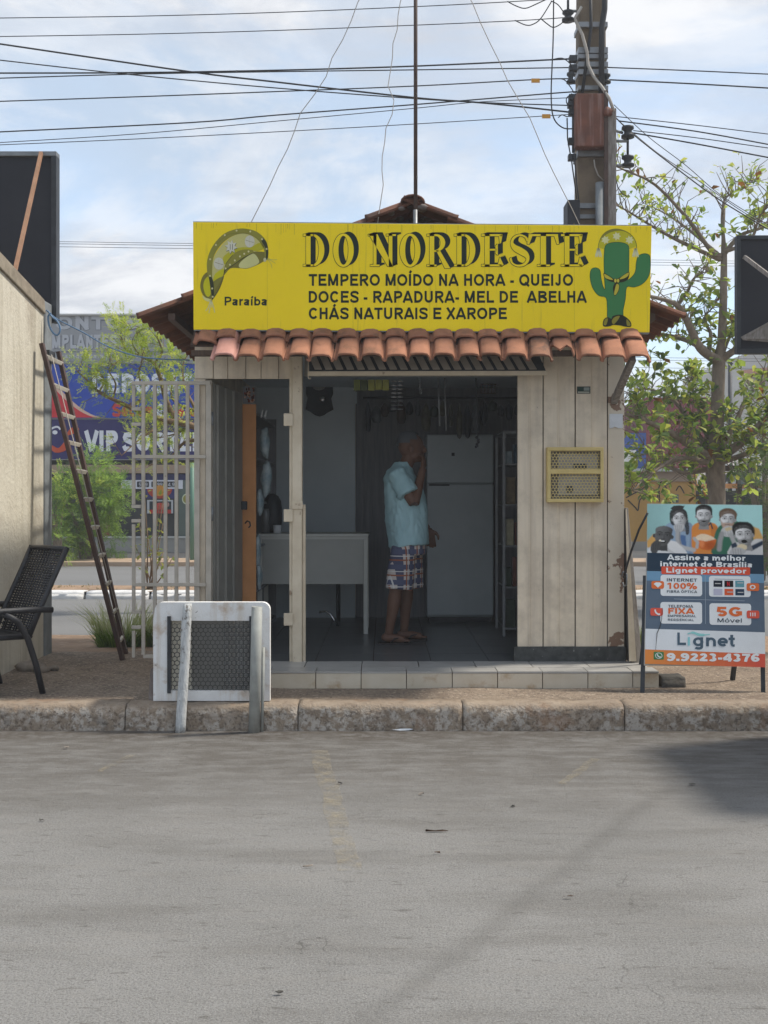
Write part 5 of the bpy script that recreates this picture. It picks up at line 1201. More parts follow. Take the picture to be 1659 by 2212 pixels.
def bag(cx, cy, cz, sx, sy, sz, seed, mat, label, cat='plastic bag', group=None):
    mb = MB(); n, m = 14, 12; rg = []
    for i in range(m+1):
        p = math.pi*min(max(i/m, 0.01), 0.99); ring_ = []
        for k in range(n):
            t = 2*math.pi*k/n; v = Vector((math.sin(p)*math.cos(t)*sx, math.sin(p)*math.sin(t)*sy, -math.cos(p)*sz))
            q = 1+0.35*mnoise.noise((v.x*14+seed, v.y*14, v.z*14))+0.15*mnoise.noise((v.x*40+seed, v.y*40, v.z*40))
            ring_.append(Vector((cx,cy,cz))+v*q)
        rg.append(ring_)
    mb.rings(rg, None, True); return solo(mb, 'plastic_bag', M_[mat], label, cat, (cx,cy,cz), group)
for u, v, w, h, lab in ((572,955,11,34,'pale crumpled plastic bag hanging high beside the orange panel'),(576,1035,12,40,'bluish plastic bag hanging at mid height beside the orange panel'),(562,1085,9,26,'small clear bag hanging behind the thermos by the orange panel'),(557,1190,8,36,'grey plastic bag low beside the orange panel'),(560,1245,7,30,'lowest grey plastic bag beside the orange panel')):
    p = W(u, v, 9.02); bag(p.x, p.y, p.z, w/260, 0.05, h/260, u*0.37+v, 'plastic_bag', lab)
mb = MB()
for du in (0, 8): p = W(568+du, 886, 9.0); q_ = W(564+du, 902, 9.0); mb.bar(q_, p, 0.02, 0.01)
solo(mb, 'candle_pack', M_['paper'], 'two pale candles hanging above the bags by the orange panel', 'candles', W(570,900,9.0))
# things hanging on the back wall and under the lintel
clk = thing('wall_clock', 'dark carved wall clock with round face high on the inner wall', 'clock', W(690,890,10.95))
out_ = [(662,812),(718,812),(719,850),(715,860),(720,884),(708,890),(700,896),(690,899),(680,896),(670,889),(660,884),(664,860),(661,850)]
mb = MB(); f0 = [W(u, v, 10.95) for u, v in out_]; n = len(f0); b = len(mb.v); mb.v += f0+[p+Vector((0,0.045,0)) for p in f0]
for t in tessellate_polygon([f0]): mb.face([b+i for i in t])
for i in range(n): mb.face((b+i, b+(i+1) % n, b+n+(i+1) % n, b+n+i))
part(mb, 'case', M_['inner_dark'], clk)
p = W(689, 825, 10.945); mb = MB(); mb.lathe([(0.001,-0.006),(0.085,-0.006),(0.085,0.0),(0.001,0.0)], p, 20, None, 'y'); part(mb, 'dial', M_['desk_panel'], clk)
p = W(696, 862, 10.945); mb = MB(); mb.lathe([(0.001,-0.012),(0.02,-0.010),(0.032,-0.004),(0.034,0.004),(0.001,0.004)], p, 16, None, 'y'); part(mb, 'pendulum', M_['silver'], clk)
mb = MB(); p0, p1 = W(738,872,10.985), W(771,846,10.985); mb.box(p0.x, p1.x, 10.985, 10.997, p0.z, p1.z); solo(mb, 'notice_sheet', M_['inner_wall'], 'pale notice sheet pinned to the inner wall near the clock', 'notice', p0, bevel=0.001)
mb = MB(); p0, p1 = W(738,1019,10.985), W(752,980,10.985); mb.box(p0.x, p1.x, 10.988, 10.998, p0.z, p1.z); solo(mb, 'switch_plate', M_['inner_wall'], 'flat plate on the inner wall above the desk', 'switch', p0, bevel=0.002)
pk = thing('packet_strip', 'strip of yellow-green seasoning packets hanging under the shutter flap', 'packets', W(800,820,8.3))
for k in range(5):
    u = 764+k*15.5; p0, p1 = W(u,844+random.uniform(-2,1),8.3), W(u+14.5,820,8.3)
    mb = MB(); mb.box(p0.x, p1.x, 8.29, 8.31, p0.z, p1.z, random.choice([hx('6b7332'),hx('5a5d2c'),hx('8a8a3a'),hx('4a5230')])); part(mb, 'packet', M_['goods'], pk, 0.005)
st2 = thing('foil_sachets', 'column of shiny foil sachets hanging at the top of the opening', 'sachets', W(858,820,8.35))
for k in range(8):
    for j in range(2):
        c_ = W(851+j*13, 824+k*8.6, 8.35); mb = MB(); mb.lathe([(0.001,-0.004),(0.02,-0.002),(0.024,0.003),(0.001,0.006)], c_, 10, None, 'z'); part(mb, 'sachet', M_['silver'] if k < 5 else M_['metal_grey'], st2)
mb = MB(); mb.tube([W(858,818,8.35), W(858,890,8.35)], 0.003, 5); part(mb, 'string', M_['cable_black'], st2)
for i, (u, v1, lab) in enumerate(((905,848,'short beaded cord hanging left above the man'),(946,920,'pale cord hanging above the left of the refrigerator'),(960,930,'second pale cord hanging above the refrigerator'),(1028,965,'long dark cord with hook hanging in front of the refrigerator'))):
    mb = MB(); mb.tube([W(u, 816, 8.6), W(u+2, (816+v1)/2, 8.6), W(u+4, v1, 8.6)], 0.006, 5)
    if i in (0, 3):
        for k in range(5): mb.ball(W(u+3+random.uniform(-3,3), v1-k*5, 8.6), 0.012, 7, 5)
    solo(mb, 'hanging_ornament', M_['metal_grey'] if i != 3 else M_['metal_dark'], lab, 'cord', W(u, v1, 8.6))  # hanging cords, some of them beaded
bsk = thing('wire_basket', 'small reddish wire rack hanging at the top right of the opening', 'rack', W(1054,852,9.2))
for k in range(5):
    mb = MB(); mb.tube([W(1040+k*7.5,830,9.2), W(1039+k*7.5,850,9.2)], 0.004, 5); part(mb, 'wire', M_['rust_pipe'], bsk)
for v in (830, 850):
    mb = MB(); mb.tube([W(1038,v,9.2), W(1072,v,9.2)], 0.005, 5); part(mb, 'wire', M_['rust_pipe'], bsk)
chb = thing('office_chair', 'dark chair with bright curved arm half hidden behind the desk', 'chair', (-0.62, 10.45, FLOOR))
mb = MB(); mb.box(-0.85,-0.40,10.25,10.68,FLOOR+0.42,FLOOR+0.48); part(mb, 'seat', M_['inner_dark'], chb, 0.02)
mb = MB(); mb.box(-0.84,-0.41,10.70,10.74,FLOOR+0.55,FLOOR+0.84); part(mb, 'backrest', M_['inner_dark'], chb, 0.02)
for x in (-0.83,-0.44):
    for y in (10.28,10.64):
        mb = MB(); mb.tube([(x,y,FLOOR+0.001),(x,y,FLOOR+0.419)], 0.013, 8); part(mb, 'leg', M_['metal_dark'], chb)
mb = MB(); mb.tube([W(690,1322,9.9),W(703,1320,9.88),W(714,1327,9.86),W(721,1338,9.85),W(724,1346,9.85)], 0.011, 8); part(mb, 'foot_rest', M_['silver'], chb)


# crowded stock hanging high at the back: dark bundles and small goods on a rail
rail = thing('stock_rail', 'dark rail crowded with hanging goods above the refrigerator', 'rail', (0.75, 10.2, 2.2))
mb = MB(); mb.tube([(-0.2,10.2,2.42),(1.6,10.2,2.42)], 0.012, 8); part(mb, 'rod', M_['metal_dark'], rail)
random.seed(77)
for k in range(22):
    x = -0.15+k*0.078; h = random.uniform(0.10,0.34); w = random.uniform(0.02,0.05); z1 = 2.40-random.uniform(0,.05); cc = random.choice([hx('3a3f45'),hx('52585c'),hx('4a4038'),hx('2f363b'),hx('5c5a4c'),hx('3f4a44')])
    mb = MB(); mb.rings([[Vector((x+w*s_*math.cos(2*math.pi*q/8), 10.2+0.6*w*s_*math.sin(2*math.pi*q/8), z1-h*t_)) for q in range(8)] for t_, s_ in ((0,.15),(.12,.5),(.35,.95),(.75,1.0),(.95,.7),(1,.2))], cc); part(mb, 'hanging_bundle', M_['goods'], rail)
# ================================================================ the man
def remesh(mb, name, voxel, smooth=3):
    me = mb.mesh(name); ob = bpy.data.objects.new('tmp', me); COL.objects.link(ob)
    m = ob.modifiers.new('r', 'REMESH'); m.mode = 'VOXEL'; m.voxel_size = voxel; m.use_smooth_shade = True
    s = ob.modifiers.new('s', 'SMOOTH'); s.iterations = smooth; s.factor = 0.5
    dg = bpy.context.evaluated_depsgraph_get(); dg.update()
    out = bpy.data.meshes.new_from_object(ob.evaluated_get(dg)); out.name = name
    bpy.data.objects.remove(ob); bpy.data.meshes.remove(me)
    out.polygons.foreach_set('use_smooth', [True]*len(out.polygons)); out.materials.clear(); return out
def eloft(mb, secs, n=20):
    """secs: (cx, cy, z, rx, ry) ellipses stacked"""
    mb.rings([[Vector((cx+rx*math.cos(2*math.pi*k/n), cy+ry*math.sin(2*math.pi*k/n), z)) for k in range(n)] for cx, cy, z, rx, ry in secs])
MX, MY, MZ = 0.0, 9.08, FLOOR+0.001
man = thing('person', 'man in pale turquoise shirt and plaid shorts standing inside with a hand at his face', 'person', (0.15, MY, FLOOR))
def addm(me, name, mat, parent=None):
    me.materials.append(M_[mat]); o = bpy.data.objects.new(name, me); p_ = parent or man
    o.parent = p_; put(o, ORG[man.name]); o.location = (0,0,0)
    for v in me.vertices: v.co += Vector((MX, MY, MZ)) - ORG[man.name]
    return o
S_ = 1.0
b = MB()
eloft(b, [(0.19,0,0.80,0.12,0.155),(0.185,0,0.95,0.14,0.165),(0.18,0,1.10,0.14,0.165),(0.155,0,1.28,0.12,0.17),(0.14,0,1.40,0.085,0.15),(0.155,0,1.46,0.05,0.07)])
b.tube([(0.155,0,1.42),(0.19,0,1.50),(0.215,0,1.56)], [0.065,0.060,0.060], 14)
# head: skull, jaw, nose, ears, brow
b.ball((0.225,0,1.645), 0.1, 18, 14, None, (1.08,0.80,1.08)); b.ball((0.255,0,1.575), 0.075, 14, 10, None, (1.0,0.78,0.95))
b.ball((0.298,0,1.535), 0.034, 10, 8, None, (0.9,1.1,0.8)); b.ball((0.337,0,1.610), 0.020, 8, 6, None, (1.1,0.9,1.3)); b.ball((0.322,0,1.642), 0.018, 8, 6, None, (0.9,2.6,0.6)); b.ball((0.326,0,1.565), 0.018, 8, 6, None, (0.7,1.6,0.6))
for s in (-1, 1): b.ball((0.222, s*0.086, 1.615), 0.03, 8, 8, None, (0.75,0.35,1.15))
def limb(pts, rs): b.tube(pts, rs, 14)
# right arm: elbow down, hand at the face
rs_, re_, rw_ = Vector((0.115,-0.165,1.395)), Vector((0.245,-0.235,1.163)), Vector((0.322,-0.105,1.452))
limb([rs_, rs_.lerp(re_,.5), re_], [0.060,0.053,0.043]); limb([re_, re_.lerp(rw_,.35), rw_], [0.044,0.043,0.029])
def hand(w, d, nrm, side, curl, scale=1.0):
    """palm and five fingers from wrist w along d; nrm points out of the back of the hand, side towards the thumb"""
    d = d.normalized(); nrm = nrm.normalized(); side = side.normalized()
    pc = w+d*0.045*scale
    for k in range(4):
        o_ = side*(0.030-0.020*k)*scale; L_ = (0.072,0.080,0.074,0.060)[k]*scale
        b.tube([w+o_*0.5, w+d*0.045*scale+o_*0.9, w+d*0.085*scale+o_], [0.016*scale,0.0155*scale,0.012*scale], 8)
        p = w+d*0.085*scale+o_; ang = 0; dd = d
        pts = [p]
        for j, f in enumerate((0.45,0.32,0.23)):
            ang += curl*(1+0.12*k); dd = d*math.cos(ang)-nrm*math.sin(ang); pts.append(pts[-1]+dd*L_*f)
        b.tube(pts, [0.0105*scale,0.0098*scale,0.009*scale,0.0075*scale], 8)
    t0 = w+d*0.025*scale+side*0.028*scale
    b.tube([t0, t0+(d*0.5+side*0.8).normalized()*0.034*scale, t0+(d*0.9+side*0.75-nrm*0.2).normalized()*0.062*scale, t0+(d*1.1+side*0.55-nrm*0.5).normalized()*0.085*scale], [0.016*scale,0.0125*scale,0.0105*scale,0.0085*scale], 8)
hand(rw_, Vector((0.12,0.45,0.95)), Vector((0.95,-0.35,0.1)), Vector((0.2,0.6,-0.1)), 0.42)
# left arm hanging forward
ls_, le_, lw_ = Vector((0.13,0.165,1.395)), Vector((0.20,0.23,1.13)), Vector((0.375,0.20,0.945))
limb([ls_, ls_.lerp(le_,.5), le_], [0.060,0.053,0.043]); limb([le_, le_.lerp(lw_,.35), lw_], [0.044,0.043,0.030])
hand(lw_, Vector((0.22,0,-1)), Vector((0.1,1,0)), Vector((1,0,0.2)), 0.30, 1.1)
# legs and feet
for hip, knee, ank, toe, in ((Vector((0.17,-0.095,0.84)),Vector((0.105,-0.10,0.47)),Vector((0.038,-0.10,0.085)),Vector((0.17,-0.115,0.03))),(Vector((0.20,0.095,0.84)),Vector((0.195,0.10,0.47)),Vector((0.170,0.10,0.085)),Vector((0.315,0.115,0.03)))):
    limb([hip, hip.lerp(knee,.5), knee], [0.095,0.08,0.058]); limb([knee, knee.lerp(ank,.30), knee.lerp(ank,.6), ank], [0.056,0.058,0.045,0.034])
    b.ball(ank+Vector((-0.025,0,-0.028)), 0.034, 10, 8, None, (1.1,0.9,1.0))
    fd = (toe-ank); fd.z = 0
    b.tube([ank+Vector((-0.02,0,-0.035)), ank+fd*0.5+Vector((0,0,-0.035)), Vector((toe.x, toe.y, 0.038))], [0.034,0.034,0.028], 10)
    sd = fd.normalized().cross(Vector((0,0,1)))
    for k in range(5):
        p = Vector((toe.x, toe.y, 0.034))+sd*(0.03-0.0155*k); b.tube([p, p+fd.normalized()*(0.048-0.006*abs(k-1))], [0.0115,0.0095], 7)
body = addm(remesh(b, 'body', 0.0055, 2), 'body', 'skin')
b = MB()
eloft(b, [(0.205,0,0.825,0.168,0.20),(0.20,0,0.90,0.172,0.20),(0.195,0,1.02,0.178,0.20),(0.182,0,1.15,0.176,0.20),(0.160,0,1.28,0.160,0.205),(0.138,0,1.37,0.138,0.195),(0.132,0,1.43,0.105,0.15),(0.145,0,1.475,0.075,0.095),(0.158,0,1.515,0.068,0.076)], 28)
for s, sh, el in ((-1, rs_, re_), (1, ls_, le_)):
    d = (el-sh); b.tube([sh-d*0.12, sh+d*0.15, sh+d*0.42, sh+d*0.66], [0.076,0.082,0.083,0.088], 16)
me = remesh(b, 'shirt', 0.009, 3)
for v in me.vertices:
    c_ = v.co; k = mnoise.noise((c_.x*9+c_.z*3, c_.y*8, c_.z*4.5-c_.x*6))*0.013+abs(mnoise.noise((c_.x*16+c_.z*9, c_.y*14, c_.z*6-c_.x*14)))*0.014
    v.co += v.normal*k
    if c_.z < 0.88: v.co.z -= 0.035*(0.88-c_.z)/0.04*max(0, (0.24-c_.x))*4
addm(me, 'shirt', 'shirt')
b = MB()
eloft(b, [(0.20,0,0.74,0.155,0.185),(0.20,0,0.84,0.155,0.185),(0.20,0,0.92,0.150,0.18)], 24)
for hip, knee in ((Vector((0.165,-0.088,0.80)),Vector((0.125,-0.105,0.455))),(Vector((0.215,0.088,0.80)),Vector((0.225,0.105,0.455)))):
    b.tube([hip, hip.lerp(knee,.5), knee], [0.108,0.112,0.112], 20)
me = remesh(b, 'shorts', 0.009, 2)
for v in me.vertices: v.co += v.normal*mnoise.noise((v.co.x*12, v.co.y*12, v.co.z*5))*0.008
addm(me, 'shorts', 'plaid')
b = MB(); b.ball((0.214,0,1.668), 0.105, 20, 12, None, (1.08,0.82,1.02)); me = b.mesh('hair')
kill = [i for i, v in enumerate(me.vertices) if v.co.z < 1.66-0.35*(0.20-v.co.x) or (v.co.x > 0.285 and v.co.z < 1.725)]
import bmesh
bm = bmesh.new(); bm.from_mesh(me); bm.verts.ensure_lookup_table(); bmesh.ops.delete(bm, geom=[bm.verts[i] for i in kill], context='VERTS'); bm.to_mesh(me); bm.free()
addm(me, 'hair', 'inner_dark')
for tx_, ty_, in ((0.085,-0.108),(0.232,0.108)):
    mb = MB(); n = 16; o1 = [Vector((tx_+0.135*math.cos(2*math.pi*k/n), ty_+(0.048+0.008*math.cos(2*math.pi*k/n))*math.sin(2*math.pi*k/n), 0)) for k in range(n)]
    mb.rings([o1, [p+Vector((0,0,0.016)) for p in o1]], None, False); me = mb.mesh('sandal'); so = addm(me, 'sandal', 'rubber')
    mb = MB(); mb.tube([(tx_+0.075,ty_,0.016),(tx_+0.07,ty_,0.062),(tx_+0.0,ty_-0.05,0.05),(tx_-0.03,ty_-0.052,0.016)], 0.007, 6); mb.tube([(tx_+0.07,ty_,0.062),(tx_+0.0,ty_+0.05,0.05),(tx_-0.03,ty_+0.052,0.016)], 0.007, 6)
    addm(mb.mesh('strap'), 'sandal_strap', 'rubber', so)

# ================================================================ left: neighbouring building, sign back, ladder, chair
WX = -2.85
lb = thing('neighbour_building', 'sunlit cream stucco side wall of the neighbouring building on the left', 'building', (WX-0.6, 8.0, PAVE))
mb = MB(); y0, y1 = 7.35, 9.08
def ztop(y): return 3.335-(y-7.5)*0.155
mb.hexa([(WX-3.2,y0,PAVE-0.05),(WX,y0,PAVE-0.05),(WX,y1,PAVE-0.05),(WX-3.2,y1,PAVE-0.05),(WX-3.2,y0,ztop(y0)),(WX,y0,ztop(y0)),(WX,y1,ztop(y1)),(WX-3.2,y1,ztop(y1))]); part(mb, 'wall', M_['stucco'], lb)
mb = MB(); mb.hexa([(WX-3.2,y0,ztop(y0)+0.001),(WX+0.02,y0,ztop(y0)-0.085),(WX+0.02,y1,ztop(y1)-0.075),(WX-3.2,y1,ztop(y1)+0.001),(WX-3.2,y0,ztop(y0)+0.05),(WX+0.012,y0,ztop(y0)+0.045),(WX+0.012,y1,ztop(y1)+0.045),(WX-3.2,y1,ztop(y1)+0.05)]); part(mb, 'coping', M_['coping'], lb, 0.008)
mb = MB(); mb.box(WX-0.25, WX+0.012, y1+0.001, 9.28, PAVE-0.05, ztop(y1)+0.04); part(mb, 'corner_pillar', M_['pillar_grey'], lb, 0.01)
mb = MB(); mb.box(WX+0.0005, WX+0.045, 9.10, 9.26, 2.62, 2.72); part(mb, 'junction_box', M_['metal_dark'], lb, 0.004)
sb = thing('signboard_back', 'black back of a large signboard above the left wall with rusty brace', 'sign', (WX-1.0, 9.3, 3.1))
zb, zt_, xr = 2.98, 4.44, -2.80
mb = MB(); mb.box(xr-2.6, xr-0.045, 9.30, 9.34, zb, zt_-0.04); part(mb, 'panel', M_['black_panel'], sb)
for b_ in ((xr-2.6,xr,zt_-0.0395,zt_),(xr-0.0445,xr,zb,zt_-0.040)):
    mb = MB(); mb.box(b_[0], b_[1], 9.27, 9.37, b_[2], b_[3]); part(mb, 'frame', M_['metal_dark'] if b_[1]-b_[0] < 0.1 else M_['metal_grey'], sb, 0.003)
mb = MB(); mb.bar(W(89,330,9.255), W(29,600,8.35), 0.028, 0.028); part(mb, 'brace', mk('brace_orange', (0.36,0.20,0.12), (0.27,0.15,0.09), 9, 0.7, 0.1), sb)
for x in (xr-2.2, xr-0.3):
    mb = MB(); mb.box(x-0.03, x+0.03, 9.345, 9.40, 0.02, zt_-0.1); part(mb, 'post', M_['metal_grey'], sb)
# ladder
lad = thing('ladder', 'tall brown wooden ladder with pale rungs leaning on the left building', 'ladder', (-2.15, 8.95, PAVE))
b0, t0 = Vector((X(265,8.84), 8.84, PAVE)), Vector((WX+0.055, 8.84+0.02, Z(742,8.86)))
b1, t1 = Vector((X(272,9.2), 9.2, PAVE)), Vector((WX+0.055, 9.32, Z(760,9.32)))
for a_, c_ in ((b0, t0), (b1, t1)):
    mb = MB(); mb.bar(a_, c_, 0.055, 0.034, (1,0,0)); part(mb, 'rail', M_['ladder_rail'], lad, 0.004)
for k in range(11):
    t = 0.055+k*0.0905; p, q_ = b0.lerp(t0, t), b1.lerp(t1, t)
    mb = MB(); mb.bar(p-Vector((-0.004,0,0)), q_-Vector((-0.004,0,0)), 0.024, 0.034, (0.3,0,1)); part(mb, 'rung', M_['ladder_rung'], lad, 0.003)
for dx in (0.0,): 
    mb = MB(); mb.tube([b0.lerp(t0,0.03)+Vector((0.03,0.10,0)), b0.lerp(t0,0.97)+Vector((0.03,0.10,0))], 0.004, 5); part(mb, 'tie_wire', M_['cable_pale'], lad)
# wicker armchair facing left
chair = thing('wicker_chair', 'black woven armchair with tall sloping back at the left edge', 'chair', (-2.60, 7.55, PAVE))
CO = Vector((-2.557, 7.473, PAVE)); ca = R(227)            # facing direction
cf = Vector((math.cos(ca), math.sin(ca), 0)); cs = Vector((-cf.y, cf.x, 0))
def CH(f, s, z): return CO+cf*f+cs*s+Vector((0,0,z))
SW = 0.235
for s in (-1, 1):
    mb = MB(); mb.tube([CH(0.02,s*SW,0.36), CH(-0.08,s*SW*1.0,0.58), CH(-0.19,s*SW,0.80), CH(-0.275,s*SW*1.02,0.975)], 0.019, 10); part(mb, 'back_post', M_['wicker'], chair)
    mb = MB(); mb.tube([CH(-0.06,s*(SW+0.06),0.0), CH(-0.01,s*(SW+0.06),0.20), CH(0.05,s*(SW+0.06),0.38), CH(0.12,s*(SW+0.06),0.50), CH(0.22,s*(SW+0.06),0.56)], 0.021, 10); part(mb, 'leg', M_['wicker'], chair)
    mb = MB(); mb.tube([CH(0.44,s*(SW+0.05),0.0), CH(0.42,s*(SW+0.05),0.35), CH(0.38,s*(SW+0.055),0.54), CH(0.28,s*(SW+0.06),0.575), CH(0.0,s*(SW+0.06),0.57), CH(-0.13,s*(SW+0.06),0.56)], 0.021, 10); part(mb, 'arm', M_['wicker'], chair)
mb = MB(); mb.tube([CH(-0.27,-SW,0.965), CH(-0.275,0,0.97), CH(-0.27,SW,0.965)], 0.017, 10); part(mb, 'top_rail', M_['wicker'], chair)
mb = MB()
mb.tube([CH(0.0,-SW,0.385), CH(0.42,-SW,0.40), CH(0.44,0,0.40), CH(0.42,SW,0.40), CH(0.0,SW,0.385), CH(0.0,-SW,0.385)], 0.017, 8); part(mb, 'seat_frame', M_['wicker'], chair)
mb = MB()
for k in range(34):                       # woven strands across the back
    t = k/33; z = 0.40+0.55*t; f = -0.02-0.245*t**1.1
    mb.tube([CH(f,-SW+0.035,z), CH(f-0.012,0,z), CH(f,SW-0.035,z)], 0.0075, 5)
for k in range(11):
    s = -SW+0.045+(2*SW-0.09)*k/10
    mb.tube([CH(-0.024+0.006*(k%2),s,0.40), CH(-0.14,s,0.68), CH(-0.268,s,0.955)], 0.006, 5)
part(mb, 'woven_back', M_['wicker'], chair, kind='stuff')
mb = MB()
for k in range(24):
    t = k/23; f = 0.01+0.40*t; mb.tube([CH(f,-SW+0.0,0.395), CH(f,0,0.375), CH(f,SW,0.395)], 0.0092, 5)
part(mb, 'woven_seat', M_['wicker'], chair, kind='stuff')
mb = MB()
for k in range(15):
    t = (k+0.5)/15; z = 0.42+0.53*t; f = -0.03-0.235*t**1.1
    for s in (-1, 1): mb.tube([CH(f,s*(SW-0.04),z), CH(f,s*SW,z+0.004)], 0.006, 5)
part(mb, 'lacing', M_['wicker'], chair, kind='stuff')
mb = MB()
for (x, y, r) in ((-2.72,8.30,0.075),(-2.60,8.22,0.05),(-2.66,8.36,0.05),(-2.53,8.28,0.035)): mb.ball((x,y,PAVE+r*0.35), r, 9, 7, None, (1.4,1,0.7))
for v in mb.v: v += Vector((1,1,1))*mnoise.noise(v*14)*0.02
solo(mb, 'rubble', M_['rubble'], 'lump of broken pale rubble on the ground under the left wall', 'rubble', (-2.65,8.28,PAVE))

# ================================================================ whitewashed concrete housing on the kerb, stakes in front of it
HY = 6.955
def hxw(u): return X(u, HY)
def hzw(v): return Z(v, HY)
hous = thing('concrete_housing', 'whitewashed concrete block housing with honeycomb mesh front standing on the kerb', 'housing', (hxw(458), HY+0.2, 0.17))
ox0, ox1, oz0, oz1 = hxw(331), hxw(583), 0.172, hzw(1301)
ix0, ix1, iz0, iz1 = hxw(366), hxw(549), hzw(1492), hzw(1341)
def arch_outline(r=0.05, n=6):
    pts = [(ox0,oz0),(ox1,oz0)]
    for cx, a0_ in ((ox1-r,0),(ox0+r+0.01,90)):
        for k in range(n+1): t = R(a0_+90*k/n); pts.append((cx+r*math.cos(t), oz1-r+r*math.sin(t)))
    return pts
def slab(pts, hole, y0, y1):
    """front wall with a rectangular opening, as four flat bands around it"""
    mb = MB()
    (a0_, b0_, a1_, b1_) = hole
    bottom = [p for p in pts if False]
    mb.box(ox0, ox1, y0, y1, oz0, b0_); mb.box(ox0, a0_, y0, y1, b0_, b1_); mb.box(a1_, ox1, y0, y1, b0_, b1_)
    top = [(ox0, b1_), (ox1, b1_)] + pts[2:]
    f0 = [Vector((x, y0, z)) for x, z in top]; f1 = [Vector((x, y1, z)) for x, z in top]; n = len(top); b = len(mb.v); mb.v += f0+f1
    mb.face([b+i for i in range(n)]); mb.face([b+n+i for i in range(n)][::-1])
    for i in range(n): mb.face((b+i, b+(i+1) % n, b+n+(i+1) % n, b+n+i))
    return mb
part(slab(arch_outline(), (ix0, iz0, ix1, iz1), HY, HY+0.055), 'front_frame', M_['whitewash'], hous)
mb = MB(); mb.box(ox0+0.01, ox0+0.06, HY+0.056, HY+0.16, oz0, oz1-0.04); mb.box(ox1-0.06, ox1-0.02, HY+0.056, HY+0.16, oz0, oz1-0.04); mb.box(ox0+0.0605, ox1-0.0605, HY+0.056, HY+0.16, oz1-0.085, oz1-0.04); mb.box(ox0+0.0605, ox1-0.0605, HY+0.12, HY+0.159, oz0, oz1-0.0855)
part(mb, 'shell', M_['whitewash'], hous)
mb = MB(); mb.box(ix0-0.012, ix0+0.010, HY-0.012, HY-0.0005, iz0-0.015, iz1+0.03); part(mb, 'mesh_strap', M_['metal_dark'], hous)
mb = MB(); mb.box(ix1-0.03, ix1-0.008, HY-0.012, HY-0.0005, iz0-0.01, iz1+0.03); part(mb, 'mesh_strap', M_['metal_dark'], hous)
part(hexplate(ix0+0.001, ix1-0.001, iz0+0.004, iz1-0.004, 0.0305, 0.0255, lambda a_, b_: (a_, HY+0.012, b_)), 'honeycomb_mesh', M_['hex_mesh_dark'], hous)
xm = hxw(412)
mb = MB(); mb.box(ix0+0.005, xm, HY+0.05, HY+0.054, iz0+0.002, iz1-0.002); part(mb, 'inner_panel', M_['box_inside'], hous)
mb = MB()
for k in range(44): x = xm+0.004+(ix1-xm)*k/44; mb.box(x, x+0.0016, HY+0.022, HY+0.0236, iz0, iz1)
for k in range(46): z = iz0+(iz1-iz0)*k/46; mb.box(xm, ix1, HY+0.0205, HY+0.0219, z, z+0.0016)
part(mb, 'fine_screen', M_['screen_cloth'], hous, kind='stuff')
mb = MB(); mb.box(xm+0.002, hxw(480), HY+0.06, HY+0.064, iz0+0.002, iz1-0.002); part(mb, 'inner_panel', M_['screen_cloth'], hous)
mb = MB()
for k in range(9): x = hxw(482)+k*0.024; mb.box(x, x+0.004, HY+0.05, HY+0.054, iz0+0.003, iz1-0.003)
for k in range(16): z = iz0+0.012+k*0.026; mb.box(hxw(481), ix1-0.002, HY+0.0445, HY+0.0485, z, z+0.004)
part(mb, 'wire_rack', M_['metal_grey'], hous)
mb = MB(); mb.hexa([(ox0-0.04,HY+0.02,PAVE-0.01),(ox0-0.002,HY+0.01,PAVE-0.01),(ox0-0.002,HY+0.5,PAVE-0.01),(ox0-0.05,HY+0.5,PAVE-0.01),(ox0-0.03,HY+0.05,0.37),(ox0-0.002,HY+0.05,0.38),(ox0-0.002,HY+0.48,0.38),(ox0-0.03,HY+0.45,0.36)]); part(mb, 'footing', M_['mortar'], hous, 0.01)
# stakes
mb = MB(); p0, p1 = Vector((X(391,6.82), 6.82, 0.0)), W(405, 1304, 6.915)
n = 14; rg = []
for i in range(16):
    t = i/15; c_ = p0.lerp(p1, t); r = 0.034-0.006*t
    rg.append([c_+Vector((math.cos(2*math.pi*k/n)*r*(1+0.25*mnoise.noise((math.cos(2*math.pi*k/n)*1.4, math.sin(2*math.pi*k/n)*1.4, t*3))), math.sin(2*math.pi*k/n)*r*0.8, 0)) for k in range(n)])
mb.rings(rg); solo(mb, 'wooden_stake', M_['white_stake'], 'crooked whitewashed wooden stake leaning in front of the honeycomb mesh', 'stake', p0)
mb = MB(); mb.lathe([(0.0,0),(0.036,0),(0.034,0.4),(0.034,0.79),(0.031,0.79),(0.030,0.77),(0.001,0.77)], (X(551,6.82), 6.82, 0.0), 18)
for v in mb.v: v.x += 0.018*(v.z/0.79)-0.006
solo(mb, 'steel_post', M_['grey_pipe'], 'thick grey steel pipe post in front of the white housing', 'post', (X(551,6.82), 6.82, 0.0))
mb = MB(); mb.tube([(X(566,6.83),6.83,0.0),(X(569,6.85),6.85,0.53)], 0.010, 8); solo(mb, 'steel_rod', M_['grey_pipe'], 'thin grey rod standing right of the thick steel post', 'rod', (X(566,6.83),6.83,0.0))
# dark stone block by the step
mb = rough_block(X(1427,7.55), X(1478,7.55), 7.50, 7.66, PAVE-0.01, PAVE+0.082, 8, 5.5, 0.014, 0.03)
solo(mb, 'stone_block', M_['rock'], 'small dark stone block beside the end of the tiled step', 'stone', (X(1452,7.55), 7.58, PAVE))

